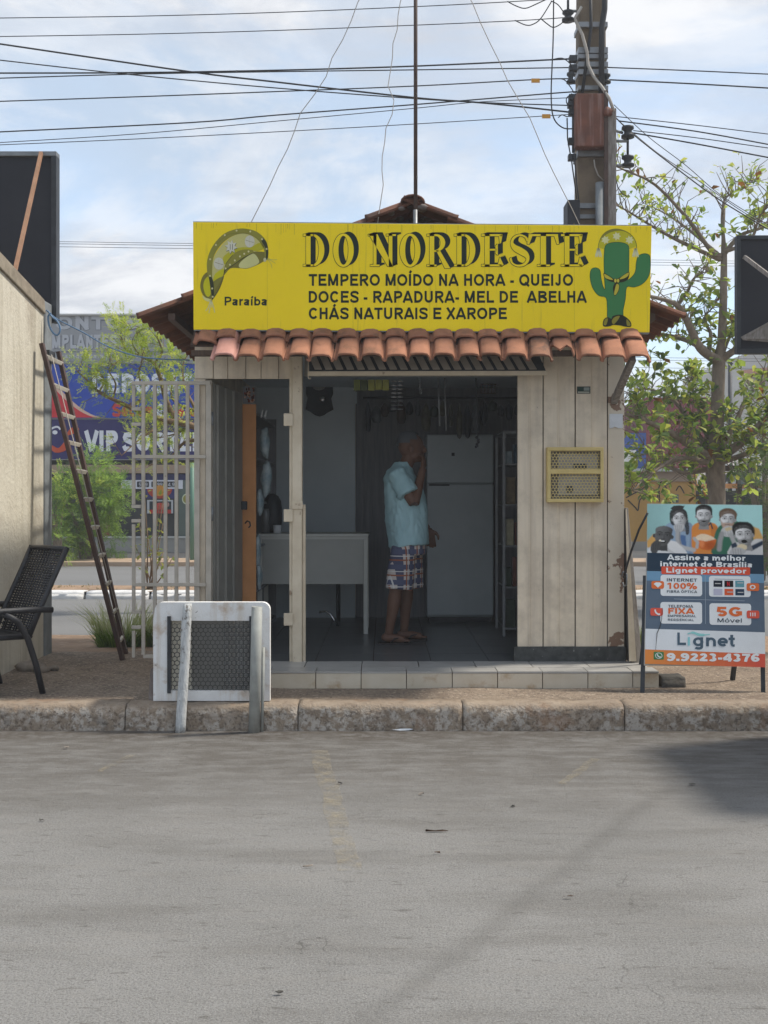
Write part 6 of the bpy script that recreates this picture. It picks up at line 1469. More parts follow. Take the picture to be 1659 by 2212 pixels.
# ================================================================ utility pole and cables
PY = 12.5
pole = thing('utility_pole', 'tall concrete utility pole with rusty box and steel bands behind the kiosk', 'utility pole', (X(1276,PY), PY, 0.05))
px = X(1276, PY)
mb = MB(); mb.hexa([(px-0.21,PY-0.14,0.0),(px+0.21,PY-0.14,0.0),(px+0.21,PY+0.14,0.0),(px-0.21,PY+0.14,0.0),(px-0.135,PY-0.10,9.2),(px+0.135,PY-0.10,9.2),(px+0.135,PY+0.10,9.2),(px-0.135,PY+0.10,9.2)]); part(mb, 'shaft', M_['concrete_pole'], pole, 0.02)
def shaft_w(z): return 0.21+(0.135-0.21)*z/9.2
for v, h in ((65,0.06),(70,0.0),(120,0.07),(133,0.05),(150,0.06),(166,0.06),(200,0.05),(340,0.07),(452,0.06),(475,0.05)):
    if not h: continue
    z = Z(v, PY); w = shaft_w(z)+0.012; mb = MB(); mb.box(px-w, px+w, PY-0.155, PY+0.155, z-h/2, z+h/2); part(mb, 'band', M_['metal_pale'] if v not in (340,452,475) else M_['metal_grey'], pole, 0.004)
mb = MB(); p0, p1 = W(1241,322,12.28), W(1309,208,12.28); mb.box(p0.x, p1.x, 12.18, 12.345, p0.z, p1.z); part(mb, 'rusty_box', M_['rust'], pole, 0.015)
mb = MB(); p0 = W(1317,486,12.3); mb.box(p0.x-0.055, p0.x+0.055, 12.2, 12.33, 0.0, Z(240,12.3)); part(mb, 'timber_post', M_['wood_grey'], pole, 0.006)
mb = MB(); p0 = W(1306,486,12.26); mb.box(p0.x-0.022, p0.x+0.022, 12.16, 12.2, 0.0, Z(205,12.3)); part(mb, 'rust_channel', M_['rust_pipe'], pole, 0.004)
mb = MB(); mb.tube([(X(1297,12.24),12.24,0.0),(X(1297,12.24),12.24,Z(395,12.24))], 0.055, 12); part(mb, 'conduit', M_['pillar_grey'], pole)
mb = MB(); mb.tube([W(1308,-90,12.25), W(1306,20,12.25), W(1300,60,12.25), W(1299,202,12.25)], 0.033, 8); part(mb, 'cable_bundle', M_['cable_black'], pole)
mb = MB(); mb.tube([W(1275,-60,12.33), W(1277,60,12.33), W(1270,110,12.33), W(1258,200,12.34)], 0.018, 6); part(mb, 'cable', M_['cable_black'], pole)
mb = MB(); mb.tube([W(1256,15,12.32),W(1241,40,12.32),W(1258,75,12.3),W(1268,112,12.3),W(1270,140,12.3),W(1282,165,12.28),W(1300,188,12.2),W(1316,212,12.15),W(1326,240,12.15)], 0.018, 6); part(mb, 'twisted_cable', M_['cable_pale'], pole)
mb = MB(); mb.tube([W(1316,236,12.16),W(1312,242,12.16),W(1314,250,12.16)], 0.05, 10); part(mb, 'weatherhead', M_['rust'], pole)
def insul(u, v0, v1, r, name='insulator'):
    y = 12.35; z0, z1 = Z(v1, y), Z(v0, y); h = z1-z0
    mb = MB(); mb.lathe([(0.001,0),(r,0.02*h),(r,0.22*h),(r*0.6,0.35*h),(r*0.55,0.5*h),(r*0.62,0.62*h),(r*0.95,0.78*h),(r*0.9,0.97*h),(0.001,h)], (X(u,y), y, z0), 14); part(mb, name, M_['metal_dark'], pole)
insul(1227, 24, 46, 0.07); insul(1356, 273, 298, 0.075); insul(1356, 337, 360, 0.075); insul(1233, 157, 180, 0.05); insul(1310, 160, 180, 0.05)
for u, v0, v1 in ((1356,299,335),(1238,205,330),(1227,0,24)):
    mb = MB(); mb.tube([W(u,v0,12.35), W(u,v1,12.35)], 0.014, 6); part(mb, 'spindle', M_['metal_dark'], pole)
for pts in ([W(1328,282,12.3),W(1345,287,12.35)], [W(1330,305,12.3),W(1356,305,12.35)], [W(1330,358,12.3),W(1348,358,12.35)], [W(1228,47,12.35),W(1246,44,12.35)], [W(1230,24,12.35),W(1246,24,12.35)]):
    mb = MB(); mb.tube(pts, 0.016, 6); part(mb, 'bracket', M_['metal_grey'], pole)
for u, v in ((1238,127),(1238,147),(1237,211),(1235,226),(1237,243),(1236,305),(1236,340)):
    mb = MB(); p0 = W(u, v, 12.35); mb.box(p0.x-0.045, p0.x+0.045, 12.32, 12.4, p0.z-0.035, p0.z+0.035); part(mb, 'clamp', M_['metal_dark'], pole, 0.006)
mb = MB(); p0, p1 = W(1223,520,12.2), W(1250,436,12.2); mb.box(p0.x, p1.x, 12.1, 12.4, p0.z, p1.z); part(mb, 'black_case', M_['black_panel'], pole, 0.015)
for pts in ([(1250,280),(1240,330),(1246,400),(1252,445)], [(1225,255),(1226,300),(1235,350),(1246,430)]):
    mb = MB(); mb.tube([W(u, v, 12.28) for u, v in pts], 0.008, 5); part(mb, 'cable', M_['cable_black'], pole)
mb = MB(); mb.tube([W(u, v, 12.3) for u, v in ((1283,345),(1285,360),(1292,378),(1304,390))], 0.008, 5); part(mb, 'cable', M_['cable_pale'], pole)
mb = MB(); mb.tube([W(u, v, 12.3) for u, v in ((1330,385),(1335,405),(1345,420),(1355,424))], 0.006, 5); part(mb, 'cable', M_['cable_black'], pole)

def wire(pts, r, label, y=12.4, ext=None, mat='cable_black', name='overhead_wire'):
    """a cable through picture positions at distance y, carried on beyond the frame"""
    pts = sm(pts, 5)
    if ext:
        (u0, v0), (u1, v1) = pts[0], pts[1]
        s = (v1-v0)/(u1-u0); pts = [(ext, v0+s*(ext-u0)*0.8)]+pts
    mb = MB(); mb.tube([W(u, v, y) for u, v in pts], r*0.78, 5); p = W(*pts[-1], y)
    return solo(mb, name, M_[mat], label, 'cable', p)
E = -1500
wire([(0,39),(300,35),(594,27),(895,14.5),(1086,4.7),(1230,-4)], 0.0068, 'topmost overhead wire crossing the sky to the left of the pole', ext=E)
wire([(0,79),(300,74),(594,66),(895,54.5),(1113,45),(1222,38)], 0.0068, 'second overhead wire from the top, ending at the dark insulator', ext=E)
wire([(0,95),(410,155),(594,177),(895,211),(1050,223),(1236,243)], 0.013, 'thick overhead cable sloping down from the upper left to the rusty box', ext=E)
wire([(0,130),(270,160),(594,190),(895,213),(1050,222),(1236,228)], 0.009, 'thinner sloping wire just below the thick sloping cable', ext=E, y=12.46)
wire([(0,158),(300,157),(594,152),(895,143),(1195,129),(1238,127)], 0.012, 'doubled overhead cable reaching the pole at its punched steel band', ext=E)
wire([(0,169),(300,160),(594,155),(895,151),(1238,146)], 0.009, 'overhead wire running close under the doubled cable', ext=E, y=12.5)
wire([(0,219),(300,209),(594,198),(895,186),(1155,172),(1235,170)], 0.009, 'overhead wire carrying the upper orange tag', ext=E)
wire([(0,285),(410,265),(594,249),(895,226),(1215,200),(1238,200)], 0.010, 'overhead wire rising to the pole just above the rusty box', ext=E)
wire([(0,308),(300,289),(594,262),(895,234),(1040,220),(1236,211)], 0.006, 'thin lower overhead wire crossing the thick sloping cable near the pole', ext=E, y=12.46)
wire([(0,313),(300,300),(594,285),(895,268),(1170,251),(1236,247)], 0.006, 'lowest overhead wire carrying the lower orange tag', ext=E)
for u, v, lab in ((1157,174,'upper small orange tag hanging on an overhead wire'),(1180,251,'lower small orange tag hanging on an overhead wire')):
    p = W(u, v, 12.38); mb = MB(); mb.box(p.x-0.048, p.x+0.048, 12.375, 12.385, p.z-0.024, p.z+0.022); solo(mb, 'cable_tag', M_['tag_orange'], lab, 'tag', p)
E2 = 3000
def rwire(pts, *a_, **k_): k_['ext'] = E2; return wire(pts[::-1], *a_, **k_)
rwire([(1311,145.5),(1480,152),(1659,160)], 0.009, 'upper overhead wire leaving the pole to the right')
rwire([(1311,172),(1480,180),(1659,190)], 0.011, 'second overhead wire to the right of the pole, from the insulator')
rwire([(1330,251.5),(1500,270),(1659,289.5)], 0.007, 'thin wire to the right of the pole from the timber post top')
rwire([(1336,261),(1500,283),(1659,311.7)], 0.010, 'double wire to the right of the pole under the thin one')
rwire([(1368,282),(1500,297),(1659,319.6)], 0.007, 'wire to the right from the upper black insulator')
rwire([(1368,287),(1500,310),(1659,340)], 0.011, 'lowest thick wire to the right from the upper black insulator')
wire([(1328,252),(1370,292),(1450,355),(1540,422),(1620,472),(1720,530)], 0.010, 'thick service cable descending to the right through the tree top', y=12.6, name='service_cable')
wire([(1326,226),(1400,295),(1480,356),(1555,420),(1640,474),(1740,534)], 0.006, 'thin service wire descending just above the thick service cable', y=12.7, name='service_cable')
wire([(1345,268),(1420,330),(1500,384),(1590,448),(1660,490),(1740,536)], 0.006, 'thin service wire descending just below the thick service cable', y=12.75, name='service_cable')
wire([(1196,-40),(1195,80),(1191,180),(1191,221),(1194,248),(1203,266),(1219,277),(1238,278)], 0.010, 'loose cable hanging down left of the pole and curving to it', y=12.2, name='hanging_cable')
for i, (pts, lab) in enumerate((([(1096,3),(1115,13),(1135,18),(1160,8),(1190,-6)],'upper left drooping jumper cable beside the pole top'),([(1112,44),(1135,54),(1150,53),(1168,40),(1192,2)],'lower left drooping jumper cable beside the pole top'),([(1168,40),(1180,50),(1194,59),(1208,54),(1220,44)],'short jumper cable drooping beside the dark insulator'),([(1190,2),(1205,10),(1218,26),(1226,28)],'short jumper cable above the dark insulator'),([(1196,128),(1215,126),(1232,138),(1238,152)],'short jumper cable curving down to the punched steel band'),([(1200,170),(1218,172),(1230,185),(1240,200)],'short jumper cable curving down below the upper tag'),([(1236,202),(1224,212),(1226,226),(1236,226)],'small loop of cable at the upper corner of the rusty box'),([(1206,254),(1214,248),(1226,252),(1236,243)],'small loop of cable above the lower tag'))):
    wire(pts, 0.008, lab, y=12.3, name='jumper_cable')
for i, v in enumerate((522, 526.5, 533)):
    wire([(-300,v-3),(118,v),(300,v+2.5),(600,v+6)], 0.007, ('upper','middle','lower')[i]+' of three faint distant wires left of the yellow sign', y=24, name='distant_wire')
for i, v in enumerate((562, 567, 573, 773, 778.5, 795)):
    wire([(1300,v-2),(1450,v),(1620,v+2),(1900,v+3)], 0.006, ('first','second','third','fourth','fifth','lowest')[i]+' distant wire from the top behind the right tree', y=26, name='distant_wire')
# blue cable
wire([(100,670),(125,690),(180,718),(230,747),(290,768),(340,775),(410,778)], 0.0075, 'blue cable strung from the left building to the kiosk eave', y=9.1, mat='cable_blue', name='blue_cable')
mb = MB(); pts = [W(u, v, 9.05) for u, v in sm([(104,672),(112,684),(124,694),(130,712),(124,724),(114,718),(106,702),(104,684),(110,676)],4)]; mb.tube(pts, 0.008, 6); solo(mb, 'cable_coil', M_['cable_blue'], 'loop of blue cable hanging at the top of the left corner pillar', 'cable', pts[0])

# ================================================================ signboard back on the right
rb = thing('signboard_back', 'black back of a signboard at the right edge with pale diagonal brace', 'sign', (3.6, 9.4, 2.7))
RYs = 9.3; xl = X(1592,RYs); zb_, zt2 = Z(764,RYs), Z(508,RYs)
mb = MB(); mb.box(xl+0.035, xl+1.6, RYs+0.02, RYs+0.05, zb_+0.045, zt2-0.035); part(mb, 'panel', M_['black_panel'], rb)
for b_ in ((xl,xl+1.6,zt2-0.0345,zt2),(xl,xl+1.6,zb_,zb_+0.0445),(xl,xl+0.0345,zb_+0.045,zt2-0.035)):
    mb = MB(); mb.box(b_[0], b_[1], RYs, RYs+0.07, b_[2], b_[3]); part(mb, 'frame', M_['metal_dark'], rb, 0.003)
mb = MB(); mb.bar(W(1608,555,9.28), W(1720,640,8.9), 0.032, 0.032); part(mb, 'brace', M_['wood_grey'], rb)
mb = MB(); mb.poly([W(1600,728,RYs+0.005), W(1659,696,RYs-0.03), W(1740,650,RYs-0.05), W(1740,745,RYs+0.005), W(1605,735,RYs+0.005)]); part(mb, 'torn_sheet', M_['wood_grey'], rb)
mb = MB(); mb.bar(W(1606,730,9.24), W(1760,730,9.24), 0.02, 0.02); part(mb, 'rail', M_['wood_grey'], rb)
for x in (xl+0.95, xl+1.45):
    mb = MB(); mb.box(x-0.04, x+0.04, RYs+0.071, RYs+0.15, 0.02, zt2-0.1); part(mb, 'post', M_['metal_grey'], rb)

# ================================================================ trees and plants
def leaf_shape(mb, base, d, up, L_, w, col, fold=0.25, droop=0.15):
    d = d.normalized(); s = d.cross(up); s = s.normalized() if s.length > 1e-3 else d.orthogonal().normalized(); n = s.cross(d).normalized()
    b = len(mb.v)
    mb.v += [base, base+d*L_*0.35+s*w*0.30+n*fold*w*0.4, base+d*L_*0.72+s*w*0.5+n*(fold*w*0.4-droop*L_*0.3), base+d*L_-n*droop*L_, base+d*L_*0.72-s*w*0.5+n*(fold*w*0.4-droop*L_*0.3), base+d*L_*0.35-s*w*0.30+n*fold*w*0.4, base+d*L_*0.5-n*droop*L_*0.15]
    for f in ((0,1,6),(1,2,6),(2,3,6),(3,4,6),(4,5,6),(5,0,6)): mb.face([b+i for i in f], col, True)
def rv(s=1.0): return Vector((random.uniform(-s,s), random.uniform(-s,s), random.uniform(-s,s)))
GREENS = [(0.31,0.41,0.065),(0.23,0.33,0.06),(0.40,0.48,0.09),(0.15,0.24,0.06),(0.47,0.49,0.10),(0.13,0.20,0.07)]
# --- tropical almond on the right: tiers of limbs on a straight leader
AY = 14.5
alm = thing('almond_tree', 'tropical almond tree with tiered limbs and big leaves behind the advertising board', 'tree', (X(1547,AY), AY, 0.0))
mb = MB(); mb.tube([(X(1550,AY),AY,-0.05), W(1548,1100,AY), W(1547,1000,AY), W(1549,900,AY), W(1553,785,AY), W(1559,740,AY), W(1563,640,AY), W(1564,550,AY), W(1562,500,AY), W(1566,440,AY)], [0.135,0.115,0.115,0.085,0.085,0.058,0.05,0.04,0.02,0.01], 12)
part(mb, 'trunk', M_['bark'], alm)
LIMBS = [  # image path, depth change, base radius, leaf kind
 ([(1555,552),(1535,541),(1489,477),(1415,399),(1350,368),(1318,352)],-0.8,.036,'s'),
 ([(1555,560),(1533,551),(1464,519),(1411,490),(1354,455),(1325,441)],-0.4,.036,'s'),
 ([(1550,548),(1489,497),(1440,463),(1389,438)],0.7,.026,'s'),
 ([(1562,510),(1560,465),(1569,426),(1611,404),(1625,390)],0.3,.025,'s'),
 ([(1562,552),(1599,509),(1650,490),(1720,450),(1780,420)],0.2,.035,'m'),
 ([(1562,545),(1620,520),(1640,470),(1662,440)],-0.6,.03,'m'),
 ([(1553,780),(1513,752),(1486,698),(1463,659),(1405,640),(1370,632)],-0.9,.07,'s'),
 ([(1550,778),(1503,744),(1463,729),(1416,719),(1390,714)],0.6,.05,'m'),
 ([(1463,659),(1485,630),(1500,600),(1530,585)],-0.9,.03,'s'),
 ([(1530,762),(1535,720),(1520,690),(1545,660)],0.3,.035,'m'),
 ([(1556,778),(1588,756),(1640,720),(1700,690)],-0.3,.06,'m'),
 ([(1556,776),(1575,730),(1600,700)],0.4,.04,'m'),
 ([(1547,1000),(1490,960),(1440,930),(1370,900),(1330,890)],-0.9,.075,'d'),
 ([(1545,1005),(1470,990),(1410,1020),(1365,1060)],-1.2,.045,'d'),
 ([(1547,992),(1500,930),(1460,870),(1400,840),(1360,850)],0.5,.05,'d'),
 ([(1549,992),(1610,950),(1660,900),(1720,880)],-0.6,.075,'d'),
 ([(1549,1000),(1600,985),(1660,960),(1740,960)],-1.1,.05,'d'),
 ([(1549,985),(1590,910),(1620,850),(1680,800)],0.5,.05,'d'),
 ([(1547,990),(1520,920),(1500,850),(1480,815)],1.0,.045,'d'),
 ([(1545,1010),(1480,1020),(1430,1000),(1390,960)],0.9,.045,'d'),
]
lm = MB(); crown = MB(); twigs = MB(); loose = []
for pts, dz, r0, kind in LIMBS:
    ip = sm(pts, 5); n = len(ip)
    P_ = [W(u, v, AY+dz*i/(n-1))+Vector((0, 0.0, 0)) for i, (u, v) in enumerate(ip)]
    lm.tube(P_, [r0*(1-0.86*i/(n-1)) for i in range(n)], 8)
    dens = {'s': 2.4, 'm': 2.2, 'd': 2.7}[kind]
    i0 = int(n*0.25) if kind != 'd' else int(n*0.18)
    for i in range(i0, n):
        for q in range(int(dens)+(1 if random.random() < dens % 1 else 0)):
            base = P_[i].lerp(P_[min(i+1,n-1)], random.random())
            tl = random.uniform(0.10, 0.42)*(1.3 if kind == 'd' else 1.0)
            td = (rv()+Vector((0,0,0.65 if kind != 'd' else 0.35))).normalized()
            mid = base+td*tl*0.5+rv(0.04); tip = base+td*tl+rv(0.06)
            twigs.tube([base, mid, tip], [0.008,0.006,0.003], 4, None, False)
            nl = {'s': random.choice((1,2,3,4)), 'm': random.randint(4,6), 'd': random.randint(6,9)}[kind]
            for k in range(nl):
                ld = (td*0.6+rv(1.0)+Vector((0,0,-0.1))).normalized()
                L_ = random.uniform(0.06,0.14) if kind == 's' else random.uniform(0.08,0.17)
                c_ = random.choice(GREENS[:5] if kind != 'd' else GREENS)
                if random.random() < 0.03: c_ = (0.22,0.10,0.03)
                loose.append((kind, tip+rv(0.03), ld, L_, c_))
part(lm, 'limbs', M_['bark'], alm); part(twigs, 'twigs', M_['bark'], alm, kind='stuff')
big = sorted([l for l in loose if l[0] != 'd'], key=lambda l: -l[3])[:280]; bigset = set(id(l) for l in big)
for l in loose:
    mbx = MB() if id(l) in bigset else crown
    leaf_shape(mbx, l[1], l[2], Vector((0,0,1))+rv(0.5), l[3], l[3]*random.uniform(.45,.6), l[4])
    if mbx is not crown: part(mbx, 'leaf', M_['leaf'], alm)
part(crown, 'crown', M_['leaf'], alm, kind='stuff')
# --- feathery acacia behind the gate
def frond(mb, base, d, L_, col):
    d = d.normalized(); s = d.cross(Vector((0,0,1))+rv(0.4)).normalized(); n = 6
    for k in range(n):
        p = base+d*L_*(k+0.6)/n - Vector((0,0,0.10*L_*(k/n)**2)); w = L_*0.40*(1-0.5*abs(k/n-0.4))
        for sg in (-1, 1):
            e = (s*sg+d*0.55+rv(0.25)).normalized(); t = d*L_*0.055
            b = len(mb.v); mb.v += [p-t*0.6, p+e*w*0.5-t, p+e*w, p+e*w*0.5+t]; mb.face((b,b+1,b+2,b+3), col)
FY_ = 14.2
aca = thing('acacia_tree', 'light green feathery acacia behind the open gate left of the kiosk', 'tree', (X(450,FY_), FY_, 0.0))
mb = MB(); mb.tube([(X(455,FY_),FY_,-0.05), W(452,1100,FY_), W(446,990,FY_), W(432,925,FY_), W(428,860,FY_)], [0.10,0.09,0.08,0.06,0.03], 10); part(mb, 'trunk', M_['bark_pale'], aca)
AL = [([(440,950),(420,921),(358,908),(316,895),(285,881),(243,862),(214,847),(191,824),(165,800)],-0.9,.05),([(432,925),(380,905),(358,860),(347,818),(333,785),(305,770),(276,758),(264,741)],-0.3,.045),([(333,785),(350,760),(340,725),(352,705)],-0.5,.02),([(358,908),(330,930),(300,950),(262,985)],-0.9,.025),([(285,881),(310,850),(300,810),(310,770)],-0.6,.02),([(440,940),(420,880),(400,840),(395,790),(410,760)],0.4,.03),([(440,950),(400,955),(370,985),(320,1005)],0.3,.03),([(430,890),(380,870),(370,840),(385,800)],0.6,.025),([(214,847),(225,820),(205,795)],-1.0,.014),([(264,741),(262,715),(280,700)],-0.3,.012),([(305,770),(285,740),(300,712)],-0.3,.012),([(425,915),(400,925),(385,935),(340,945),(315,930)],0.1,.02),([(243,862),(250,830),(235,800),(245,785)],-0.9,.016)]
lm = MB(); fo = MB(); AG = [(0.40,0.50,0.055),(0.50,0.58,0.08),(0.30,0.41,0.05),(0.56,0.62,0.11),(0.23,0.32,0.05)]
for pts, dz, r0 in AL:
    ip = sm(pts, 4); n = len(ip); P_ = [W(u, v, FY_+dz*i/(n-1)) for i, (u, v) in enumerate(ip)]
    lm.tube(P_, [r0*(1-0.85*i/(n-1)) for i in range(n)], 7)
    for i in range(int(n*0.35), n):
        for q in range(3):
            base = P_[i]+rv(0.03); td = (rv()+Vector((0,-0.2,0.55))).normalized(); tl = random.uniform(0.08,0.30); tip = base+td*tl
            if random.random() < 0.35: lm.tube([base, tip], [0.006,0.003], 4, None, False)
            for k in range(3): frond(fo, tip+rv(0.05), td+rv(0.9), random.uniform(0.09,0.16), random.choice(AG))
part(lm, 'trunk_limbs', M_['bark_pale'], aca); part(fo, 'crown', M_['leaf'], aca, kind='stuff')
# --- dense green bush across the avenue
def bush(name, label, u, v0, v1, y, half, nleaf, seed, cols, ls=0.16):
    random.seed(seed); c0 = W(u, v1, y); zt = Z(v0, y); zb0 = 0.1
    t = thing(name, label, 'shrub', (c0.x, y, zb0)); st_ = MB(); fo = MB(); H_ = zt-zb0
    for k in range(7):
        e = Vector((c0.x+random.uniform(-.7,.7)*half, y+random.uniform(-.5,.5), zb0+H_*random.uniform(.5,.8)))
        st_.tube([(c0.x+random.uniform(-.15,.15), y, zb0-0.05), ((c0.x+e.x)/2, y, zb0+H_*0.3), e], [0.05,0.035,0.015], 6)
    part(st_, 'trunk', M_['bark'], t)
    cl = []
    for k in range(34):
        a_ = random.uniform(0, 2*math.pi); r = math.sqrt(random.random()); z = random.uniform(0.12, 1.0)
        rad = half*(0.95-0.55*max(0, z-0.55)/0.45)
        cl.append((Vector((c0.x+math.cos(a_)*r*rad, y+math.sin(a_)*r*0.7, zb0+H_*z*0.92)), random.uniform(0.22,0.42), random.choice(cols)))
    for k in range(nleaf):
        c_, r, col = random.choice(cl); d = rv().normalized(); p = c_+d*r*random.uniform(0.55,1.05)
        k_ = random.uniform(0.75,1.25); frond(fo, p, d+rv(0.8)+Vector((0,0,-0.2)), random.uniform(ls*0.7, ls*1.3), tuple(x*k_ for x in col))
    part(fo, 'crown', M_['leaf'], t, kind='stuff')
BG = [(0.24,0.38,0.06),(0.18,0.30,0.06),(0.31,0.45,0.08),(0.13,0.22,0.055),(0.40,0.48,0.09)]
bush('garden_bush', 'dense green bush behind the ladder across the avenue', 190, 978, 1195, 25.0, 1.0, 1900, 11, BG, 0.22)
bush('garden_bush', 'lower green bush at the foot of the grey corner pillar across the avenue', 128, 1010, 1200, 24.2, 0.45, 500, 14, BG, 0.2)
bush('garden_bush', 'leafy bush behind the almond tree at the right edge', 1660, 800, 1000, 19.0, 0.6, 500, 12, [(0.12,0.19,0.045),(0.18,0.26,0.05),(0.09,0.14,0.04)], 0.25)
random.seed(21)
# --- leggy shrub on the median
MYs = 16.6
ms = thing('leggy_shrub', 'leggy young shrub with bare stems and few leaves on the median', 'shrub', (X(325,MYs), MYs, 0.11))
mb = MB(); fo = MB()
for u1, v1 in ((300,1120),(292,1180),(312,1060),(345,1090),(352,1130),(330,1150),(362,1010),(338,1175),(318,1140),(375,1200),(358,1180)):
    p0 = Vector((X(325+random.uniform(-8,8),MYs), MYs+random.uniform(-.05,.05), 0.09)); p1 = W(u1, v1, MYs+random.uniform(-.2,.2)); m_ = p0.lerp(p1, .5)+rv(0.04)
    mb.tube([p0, m_, p1], [0.012,0.009,0.005], 5)
    for k in range(9): leaf_shape(fo, p0.lerp(p1, random.uniform(.45,1.0))+rv(0.05), rv(), Vector((0,0,1))+rv(.4), random.uniform(.06,.12), .06, random.choice([(0.26,0.30,0.05),(0.18,0.24,0.05),(0.30,0.30,0.06)]))
part(mb, 'stems', M_['bark_pale'], ms); part(fo, 'foliage', M_['leaf'], ms, kind='stuff')
# --- grass clump and verge grass
def grass(mb, cx, cy, rad, n, h0, h1, z0, cols, lean=0.5, sq=0.5):
    for k in range(n):
        a_ = random.uniform(0, 2*math.pi); r = rad*math.sqrt(random.random()); p = Vector((cx+math.cos(a_)*r, cy+math.sin(a_)*r*sq, z0))
        h = random.uniform(h0, h1); d = Vector((math.cos(a_)*lean*random.uniform(.2,1.2)+random.uniform(-.2,.2), math.sin(a_)*lean*.6+random.uniform(-.2,.2), 1)).normalized(); s = Vector((math.sin(a_*3), math.cos(a_*3), 0))*random.uniform(.003,.006)
        m_ = p+d*h*0.55; t = p+d*h+Vector((d.x, d.y, -0.35))*h*0.35; b = len(mb.v); c_ = random.choice(cols)
        mb.v += [p-s, p+s, m_+s*0.8, m_-s*0.8, t]; mb.face((b,b+1,b+2,b+3), c_); mb.face((b+3,b+2,b+4), c_)
mb = MB(); gc = W(258, 1405, 9.9)
grass(mb, gc.x, 9.9, 0.20, 700, 0.08, 0.22, 0.12, [(0.17,0.28,0.05),(0.24,0.36,0.07),(0.12,0.20,0.04)], 0.6)
grass(mb, gc.x+0.02, 10.0, 0.24, 420, 0.28, 0.56, 0.11, [(0.52,0.56,0.28),(0.66,0.66,0.42),(0.42,0.50,0.20)], 0.55)
grass(mb, gc.x+0.38, 9.9, 0.14, 350, 0.10, 0.24, 0.12, [(0.12,0.20,0.04),(0.20,0.26,0.06)], 0.6)
solo(mb, 'grass_clump', M_['grass'], 'tall tufted grass clump behind the foot of the ladder', 'grass', (gc.x, 9.9, 0.12), kind='stuff')
mb = MB()
for k in range(40): grass(mb, random.uniform(-4.2,4.6), random.uniform(9.6,11.3), 0.16, 40, 0.02, 0.07, 0.03, [(0.16,0.19,0.06),(0.26,0.24,0.10),(0.10,0.14,0.04)], 0.5, 0.6)
for k in range(60): grass(mb, random.uniform(-9,9), random.uniform(16.4,17.2), 0.25, 30, 0.02, 0.07, 0.09, [(0.18,0.20,0.06),(0.28,0.25,0.11)], 0.5, 0.5)
solo(mb, 'verge_grass', M_['grass'], 'sparse short grass on the dirt verge and median', 'grass', (0,10.5,0.08), kind='stuff')
mb = MB(); gcr = W(1388, 1400, 9.8); grass(mb, gcr.x, 9.8, 0.22, 500, 0.08, 0.28, 0.12, [(0.12,0.19,0.04),(0.20,0.26,0.06)], 0.5)
solo(mb, 'grass_clump', M_['grass'], 'small grass tuft between the shutter panel and the advertising board', 'grass', (gcr.x, 9.8, 0.12), kind='stuff')

# ================================================================ across the avenue: shops on the left
BY = 29.0
shop = thing('shop_building', 'long two-storey shop building across the avenue behind the ladder', 'building', (-6.0, BY+2, 0.1))
def bx_(u0, u1, v0, v1, y0, y1): return (X(u0,y0), X(u1,y0), y0, y1, Z(v1,y0), Z(v0,y0))
mb = MB(); mb.box(*bx_(-200, 640, 684, 1196, BY+0.3, BY+7)); part(mb, 'wall', M_['shop_wall'], shop)
mb = MB(); mb.box(*bx_(-200, 640, 990, 1195, BY+0.25, BY+0.299)); part(mb, 'dark_front', M_['shop_dark'], shop)
mb = MB(); mb.box(*bx_(-200, 640, 1004, 1012, BY-0.1, BY+0.2)); mb.box(*bx_(-200, 640, 1012, 1022, BY-0.12, BY+0.2)); part(mb, 'soffit', M_['sand_walk'], shop)
mb = MB(); mb.box(*bx_(-200, 640, 1161, 1196, BY-0.5, BY-0.3)); part(mb, 'low_wall', M_['shop_wall'], shop)
mb = MB(); mb.box(*bx_(-200, 640, 1159, 1162.5, BY-0.53, BY-0.27)); part(mb, 'wall_coping', M_['pale_wall'], shop)
mb = MB(); mb.box(*bx_(386, 405, 1036, 1160, BY+0.0, BY+0.24)); part(mb, 'glass_panel', M_['glass_green'], shop)
mb = MB(); mb.box(*bx_(406, 640, 1036, 1160, BY+0.0, BY+0.24)); part(mb, 'glass_panel', M_['glass_green'], shop)
mb = MB(); mb.tube([W(415,1000,24.6), W(415,1212,24.6)], 0.05, 8); solo(mb, 'green_post', mk('green_post', (0.10,0.20,0.15), None, rough=0.5), 'thin green post on the far pavement behind the gate', 'post', W(415,1212,24.6))
def panel_sign(name, label, u0, u1, v0, v1, y, draw, backing='shop_grey', depth=0.2):
    t = thing(name, label, 'sign', W((u0+u1)/2, v1, y)); mb = MB(); mb.box(*bx_(u0, u1, v0, v1, y, y+depth)); part(mb, 'board', M_[backing], t)
    A = Art(lambda u, v: W(u, v, y), step=0.004, base=0.004); draw(A); A.build('print', t); return t
LG = hx('b4b7bd')
def dA(A):
    A.text('ONTOMAX', 121, 385, 713, 684, hx('6d7178'), 0, 0.32); A.text('ONTOMAX', 120, 384, 712, 683, LG, 1, 0.25)
    A.text('IMPLANTES', 106, 254, 754, 724, hx('6d7178'), 0, 0.32); A.text('IMPLANTES', 105, 253, 753, 723, LG, 1, 0.25)
    A.text('ramos Mais por Você', 133, 300, 774, 764, LG, 1, 0.20); A.stroke([(60,760),(640,760)], 1.5, hx('6d7178'), 1)
panel_sign('fascia_sign', 'grey dental clinic sign with pale block letters at the top of the far building', -200, 640, 680, 781, BY, dA)
mb = MB(); mb.box(*bx_(-200, 640, 677.5, 681, BY-0.1, BY+0.3)); part(mb, 'gutter', M_['pale_wall'], shop)
mb = MB(); mb.box(*bx_(-200, 640, 781.5, 785, BY-0.15, BY+0.2)); part(mb, 'flashing', M_['metal_pale'], shop)
BLU, REDC = (0.02,0.065,0.40), (0.60,0.03,0.045)
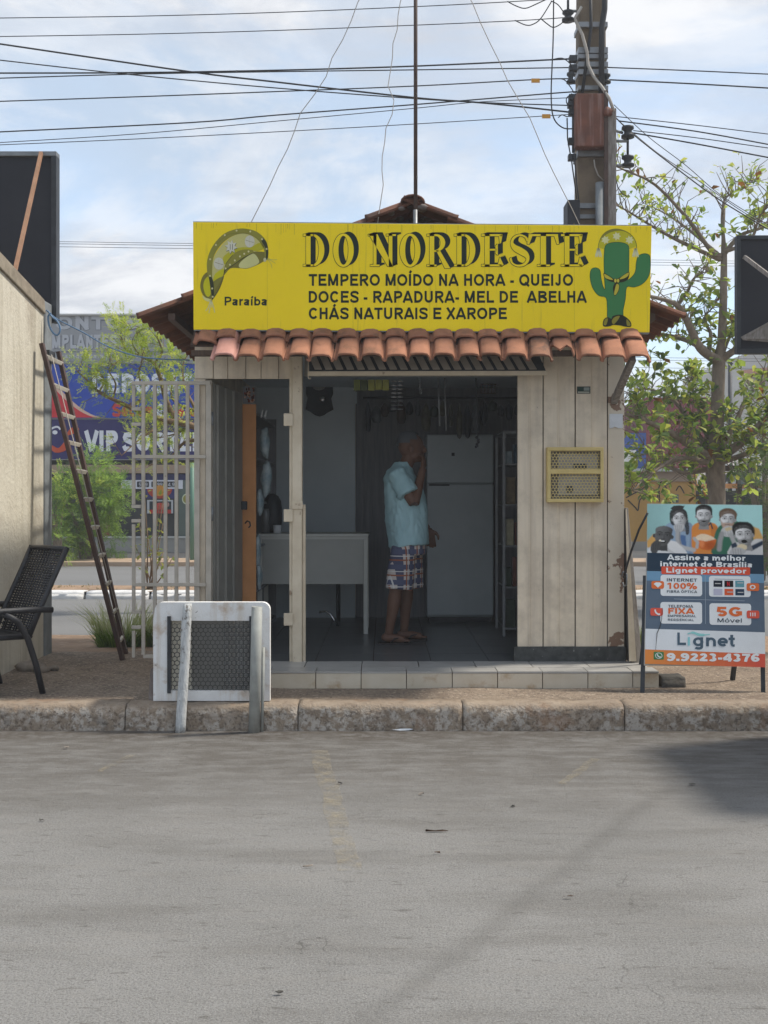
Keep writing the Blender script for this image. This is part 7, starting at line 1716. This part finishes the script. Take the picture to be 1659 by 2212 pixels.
def dB(A):
    A.rect(-200, 786, 640, 903, BLU, 0)
    A.poly([(-200,760+30),(100,803)]+[(100+k*12, 803+ (100*(1-(1-k/10.5)**1.7))) for k in range(11)]+[(228,902),(-200,902)], hx('d9b6a4'), 1)
    A.poly([(-200,800),(96,812)]+[(96+k*11, 812+ (90*(1-(1-k/10.5)**1.7))) for k in range(11)]+[(212,902),(-200,902)], REDC, 2)
    A.text('DEPOSAT', 201, 418, 850, 808, hx('7f93c8'), 2, 0.34); A.text('DEPOSAT', 200, 416, 849, 807, hx('dfe4ee'), 3, 0.25)
    A.text('Secos', 242, 330, 900, 872, hx('c33a3f'), 3, 0.26); A.text('&', 338, 358, 900, 872, hx('dfe4ee'), 3, 0.26); A.text('Verde', 366, 440, 900, 876, hx('c33a3f'), 3, 0.26)
panel_sign('fascia_sign', 'bright blue shop sign with red swoosh and white letters on the far building', -200, 640, 785.5, 903.5, BY-0.1, dB)
def dC(A):
    A.rect(-200, 906, 640, 992, (0.028,0.025,0.13), 0)
    A.text('VIP', 182, 255, 975, 930, hx('e2e4ea'), 2, 0.27); A.text('SORTEI', 264, 425, 975, 934, hx('e2e4ea'), 2, 0.27)
    A.stroke(sm([(106,935),(112,926),(124,922),(131,928)]), 4, hx('e2e4ea'), 2); A.ell(119,934,5.5,4.5,hx('e2e4ea'),2)
    OR = hx('c4502f'); A.poly(sm([(144,940),(152,926),(164,922),(171,926),(168,933),(156,938)],4,True), OR, 2)
    A.poly(sm([(113,962),(126,968),(138,956),(146,946),(150,962),(140,974),(122,978),(112,972)],4,True), OR, 2)
panel_sign('fascia_sign', 'dark navy shop sign reading VIP with orange emblem on the far building', -200, 640, 904, 993.5, BY-0.05, dC)
def dD(A):
    A.rect(270, 1024, 640, 1037, (0.03,0.03,0.11), 0); A.rect(262, 1037, 395, 1056, hx('d5d8e0'), 0)
    for x0, x1, tx_ in ((296,322,'5,09'),(327,354,'5,99'),(359,380,'4,9')): A.rect(x0, 1040, x1, 1052.5, hx('23252c'), 1, 2); A.text(tx_, x0+4, x1-3, 1051, 1042.5, hx('b9bcc4'), 2, 0.18)
    A.rect(315, 1056, 378, 1077, (0.035,0.035,0.14), 1); A.ell(345,1056,27,21,hx('a8402c'),2,20,0,180); A.ell(345,1060,14,12,hx('c78a34'),3)
    A.rect(318, 1080, 374, 1109, hx('b9bcc0'), 1); A.rect(323, 1083, 370, 1108, hx('2b3336'), 2); A.ell(346,1095,14,9,hx('c2473c'),3); A.rect(324,1101,370,1109,hx('b8352f'),3); A.ell(362,1090,4,5,hx('b08a84'),4)
panel_sign('menu_board', 'lit snack bar menu board with prices on the dark far shopfront', 262, 640, 1024, 1037, BY-0.02, dD, 'shop_dark')
mb = MB(); A = Art(lambda u, v: W(u, v, BY-0.35), step=0.004)
pl = thing('painted_panel', 'faded reddish painted panel behind the ladder on the far shopfront', 'panel', W(210,1162,BY-0.4)); A.rect(190,1114,238,1160,hx('8a5044'),0); A.ell(218,1140,17,14,hx('a9897c'),1); A.ell(218,1143,12,9,hx('8a5a50'),2); A.build('print', pl)
pd = thing('round_sign', 'round yellow sign on the green glass of the far shopfront', 'sign', W(404,1090,BY-0.03)); A = Art(lambda u, v: W(u, v, BY-0.02), step=0.004); A.ell(404,1078,11,12,hx('c7cfb0'),0); A.ell(404,1078,8.5,9.5,hx('8f8a3a'),1); A.build('print', pd)
mb = MB(); mb.tube([W(207,1160,24.5), W(207,1204,24.5)], 0.045, 8); solo(mb, 'bollard', M_['metal_pale'], 'pale bollard on the far pavement behind the ladder', 'bollard', W(207,1204,24.5))

# ================================================================ across the avenue: buildings on the right
RYB = 30.0
yb_ = thing('yellow_building', 'low ochre yellow wall with black graffiti behind the tree on the right', 'building', (X(1420,RYB), RYB, 0.1))
mb = MB(); mb.box(*bx_(1100, 1506, 1016, 1196, RYB, RYB+5)); part(mb, 'wall', M_['yellow_wall'], yb_)
mb = MB(); mb.box(*bx_(1090, 1500, 1012, 1018, RYB-0.3, RYB+5)); part(mb, 'roof_edge', M_['pale_wall'], yb_)
mb = MB(); mb.box(*bx_(1090, 1497, 1018.5, 1040, RYB-0.06, RYB-0.001)); part(mb, 'band', M_['sand_walk'], yb_)
mb = MB(); mb.box(*bx_(1100, 1506, 1170, 1196, RYB-0.05, RYB-0.001)); part(mb, 'plinth', M_['shop_wall'], yb_)
A = Art(lambda u, v: W(u, v, RYB-0.004), step=0.004)
BKp = (0.02,0.018,0.016)
for q in ([(1352,1075),(1380,1060),(1398,1048),(1400,1035),(1390,1030),(1382,1038)],[(1356,1080),(1372,1096),(1378,1102),(1382,1080),(1395,1070)],[(1420,1075),(1424,1050),(1430,1040),(1438,1052),(1446,1068)],[(1424,1060),(1424,1085)],[(1460,1060),(1468,1050),(1478,1066)],[(1480,1022),(1484,1035),(1490,1022),(1495,1032)]):
    A2 = Art(lambda u, v: W(u, v, RYB-0.004), step=0.004, base=0.012); A2.stroke(sm(q), 2.4, BKp, 0); A2.build('graffiti_mark', yb_)
pass
A.rect(1452,1068,1466,1086,hx('6a6d6c'),0); A.rect(1455,1070,1463,1084,hx('33383a'),1); A.build('wall_notice', yb_); A = Art(lambda u, v: W(u, v, RYB-0.004), step=0.004); A.rect(1368,1055,1390,1066,hx('9a8460'),0); A.build('wall_notice', yb_)
mr = thing('maroon_building', 'maroon upper wall with blue and white corner behind the right tree', 'building', (X(1480,RYB+3), RYB+3, 0.1))
mb = MB(); mb.box(*bx_(1396, 1562, 858, 1014, RYB+3, RYB+8)); part(mb, 'wall', M_['maroon_wall'], mr)
mb = MB(); mb.box(*bx_(1150, 1395.5, 935, 1014, RYB+3, RYB+8)); part(mb, 'blue_wall', mk('blue_wall', (0.03,0.07,0.24), (0.04,0.085,0.26), 1, 0.8), mr)
mb = MB(); mb.box(*bx_(1340, 1374, 972, 1002, RYB+2.9, RYB+2.99)); part(mb, 'white_panel', M_['pale_wall'], mr)
pb = thing('pale_building', 'pale building corner with clay roof under the right signboard', 'building', (X(1680,40), 42, 0))
mb = MB(); mb.box(*bx_(1604, 1900, 766, 1196, 40, 48)); part(mb, 'wall', M_['pale_wall'], pb)
mb = MB(); mb.hexa([W(1600,812,39), W(1900,780,39), W(1900,780,40), W(1600,812,40), W(1600,800,39.6), W(1900,766,39.6), W(1900,766,40.2), W(1600,800,40.2)]); part(mb, 'roof', M_['clay_old'], pb)
shl = thing('market_shelter', 'open shelter with corrugated roof and timber beams at the far right', 'shelter', (X(1600,22), 23, 0.1))
def corr(c4, n, amp, mat, nm, parent):
    a_, b_, c_, d_ = c4; mb = MB(); up_ = (b_-a_).cross(d_-a_).normalized()
    for i in range(n*2+1):
        t = i/(n*2); o_ = up_*(amp if i % 2 else -amp); mb.v += [a_.lerp(b_, t)+o_, d_.lerp(c_, t)+o_]
    for i in range(n*2): mb.face((2*i, 2*i+2, 2*i+3, 2*i+1))
    return part(mb, nm, M_[mat], parent)
corr((W(1548,1000,22.5), W(1820,1020,22.5), W(1820,985,25.5), W(1562,988,25.5)), 22, 0.03, 'rooftin', 'roof', shl)
corr((W(1500,1038,24), W(1580,1042,24), W(1600,1018,26), W(1520,1016,26)), 12, 0.03, 'rooftin', 'lower_roof', shl)
for u in (1532, 1598, 1700):
    mb = MB(); mb.box(X(u,22.6)-0.05, X(u,22.6)+0.05, 22.6, 22.7, 0.05, Z(1015,22.6)); part(mb, 'post', M_['wood_dark'], shl)
mb = MB(); mb.bar(W(1500,1050,22.65), W(1800,1050,22.65), 0.09, 0.10); part(mb, 'beam', M_['orange_board'], shl)
mb = MB(); mb.bar(W(1548,1012,22.65), W(1800,1012,22.65), 0.09, 0.12); part(mb, 'beam', M_['wood_dark'], shl)
mb = MB(); mb.box(*bx_(1508, 1900, 1060, 1196, 26.2, 26.4)); part(mb, 'back_wall', M_['shop_dark'], shl)
mb = MB(); mb.box(*bx_(1600, 1640, 1022, 1046, 22.3, 22.5)); part(mb, 'sign_panel', M_['glass_green'], shl)
mb = MB(); mb.tube([W(1585,1085,23), W(1572,800,23)], 0.05, 6) if False else mb.tube([(X(1577,27),27,0), W(1577,780,27)], 0.05, 6); mb.bar(W(1575,787,27), W(1580,783,27), 0.1, 0.1)
solo(mb, 'lamp_post', M_['metal_dark'], 'thin dark lamp post far away beside the almond trunk', 'lamp post', (X(1577,27),27,0))

# ================================================================ unseen vehicle inferred from its shadow; van shape chosen to lighten that shadow
car = thing('parked_van', 'dark grey van parked along the kerb beyond the right edge', 'van', (4.8, 6.0, 0.0))
cx_ = 2.76; W2 = 0.79; CY = 6.0
prof = [(0.0,0.42),(0.0,0.90),(0.02,1.20),(0.06,1.90),(0.14,2.12),(0.40,2.20),(2.90,2.18),(3.25,2.02),(3.78,1.25),(4.12,1.10),(4.22,0.80),(4.20,0.36),(3.90,0.26),(0.30,0.26),(0.04,0.32)]
mb = MB(); rg = []
for yy, ins in ((-W2,0.05),(-W2+0.07,0.0),(0,0.0),(W2-0.07,0.0),(W2,0.05)):
    rg.append([Vector((cx_+x+(ins if x < 1.9 else -ins), CY+(yy*(0.90 if z > 1.8 else 0.96 if z > 1.15 else 1.0)), z-(ins*0.4 if z > 1 else -ins*0.4))) for x, z in prof])
mb.rings(rg, None, False); part(mb, 'body', M_['car_paint'], car, 0.03)
for s in (-1, 1):
    y = CY+s*W2*0.945
    for a0_, a1_ in ((0.25,1.15),(1.22,2.15),(2.22,3.05)):
        mb = MB(); mb.hexa([(cx_+a0_,y-0.02,1.28),(cx_+a1_,y-0.02,1.28),(cx_+a1_,y+0.02,1.28),(cx_+a0_,y+0.02,1.28),(cx_+a0_+0.03,y-0.02-s*0.03,1.84),(cx_+a1_-0.03,y-0.02-s*0.03,1.84),(cx_+a1_-0.03,y+0.02-s*0.03,1.84),(cx_+a0_+0.03,y+0.02-s*0.03,1.84)]); part(mb, 'side_window', M_['car_glass'], car)
    for wx in (0.72, 3.35):
        mb = MB(); mb.lathe([(0.001,-0.10),(0.20,-0.10),(0.30,-0.09),(0.32,-0.05),(0.32,0.05),(0.30,0.09),(0.20,0.10),(0.001,0.10)], (cx_+wx, CY+s*(W2-0.06), 0.32), 22, None, 'y'); wh = part(mb, 'wheel', M_['tyre'], car)
        mb = MB(); mb.lathe([(0.001,-0.108),(0.17,-0.105),(0.19,-0.10),(0.19,0.10),(0.17,0.105),(0.001,0.108)], (cx_+wx, CY+s*(W2-0.06), 0.32), 16, None, 'y'); part(mb, 'rim', M_['metal_pale'], wh)
    mb = MB(); mb.box(cx_-0.012, cx_+0.06, CY+s*0.66-0.06, CY+s*0.66+0.06, 0.80, 1.15); part(mb, 'tail_lamp', M_['red_lamp'], car, 0.01)
mb = MB(); mb.hexa([(cx_+0.0,CY-0.55,1.28),(cx_+0.05,CY-0.55,1.28),(cx_+0.05,CY+0.55,1.28),(cx_+0.0,CY+0.55,1.28),(cx_+0.03,CY-0.52,1.86),(cx_+0.08,CY-0.52,1.86),(cx_+0.08,CY+0.52,1.86),(cx_+0.03,CY+0.52,1.86)]); part(mb, 'rear_window', M_['car_glass'], car)
mb = MB(); mb.box(cx_-0.05, cx_+0.1, CY-0.74, CY+0.74, 0.36, 0.56); part(mb, 'bumper', M_['tyre'], car, 0.03)

# ================================================================ thin haze volume, added to lift the darks like lens glare
hz = MB(); hz.box(-520, 520, -80, 920, -1.1, 10.6)
hm = bpy.data.materials.new('dusty_air'); hm.use_nodes = True; hm.node_tree.nodes.clear()
_o = hm.node_tree.nodes.new('ShaderNodeOutputMaterial'); _v = hm.node_tree.nodes.new('ShaderNodeVolumePrincipled')
_v.inputs['Color'].default_value = (0.92, 0.95, 1.0, 1); _v.inputs['Density'].default_value = HAZE; _v.inputs['Anisotropy'].default_value = 0.2
hm.node_tree.links.new(_v.outputs[0], _o.inputs['Volume'])
solo(hz, 'haze', hm, None, None, (0, 0, 0), kind='stuff')

# ================================================================ litter
random.seed(5)
def scrap(u, v, w, d, mat, label, cat='litter', rot=0.0, z=0.003):
    x, y = G(u, v); mb = MB(); c_, s_ = math.cos(rot), math.sin(rot); pts = []
    for k in range(7):
        t = 2*math.pi*k/7; r = random.uniform(.7,1.1); a_, b_ = math.cos(t)*w*r, math.sin(t)*d*r; pts.append(Vector((x+a_*c_-b_*s_, y+a_*s_+b_*c_, z+random.uniform(0,.012))))
    mb.poly(pts); mb.poly([p-Vector((0,0,0.0015)) for p in pts]); solo(mb, 'litter_scrap', M_[mat], label, cat, (x, y, z), 'litter on the road')
scrap(870,1579,.07,.006,'paper','long white paper strip lying at the foot of the kerb', rot=.05)
scrap(925,1577,.02,.015,'paper','small pale crumpled scrap at the kerb right of the paper strip')
scrap(1075,1574,.02,.012,'paper','small pale scrap at the kerb in front of the right part of the step')
scrap(1182,1576,.018,.012,'paper','small pale scrap at the kerb near the advertising board')
scrap(322,1574,.022,.015,'paper','white scrap at the kerb left of the wooden stake')
scrap(143,1618,.018,.012,'rubble','small stone scrap on the road at the left')
scrap(910,1718,.018,.006,'rubble','flat pale leaf scrap on the road right of the yellow line', rot=.2)
scrap(735,1694,.014,.009,'rock','small dark pebble beside the yellow parking line')
scrap(665,1876,.03,.003,'rubble','thin pale twig on the road near the lower end of the yellow line', rot=.2)
scrap(940,1798,.055,.005,'wood_dark','dark twig on the road right of the yellow line')
scrap(945,1846,.016,.004,'wood_dark','tiny dark twig on the road below the longer twig')
scrap(1226,1942,.024,.004,'wood_dark','dark twig lying on the dark drag mark')
scrap(604,2150,.014,.006,'rock','dark pebble near the bottom of the road')
scrap(1495,1697,.018,.01,'rock','dark pebble in the shadow at the right')
scrap(1108,1744,.014,.006,'rock','dark pebble on the road under the right paint dash')
scrap(90,1775,.016,.006,'rock','dark pebble on the road at the left')
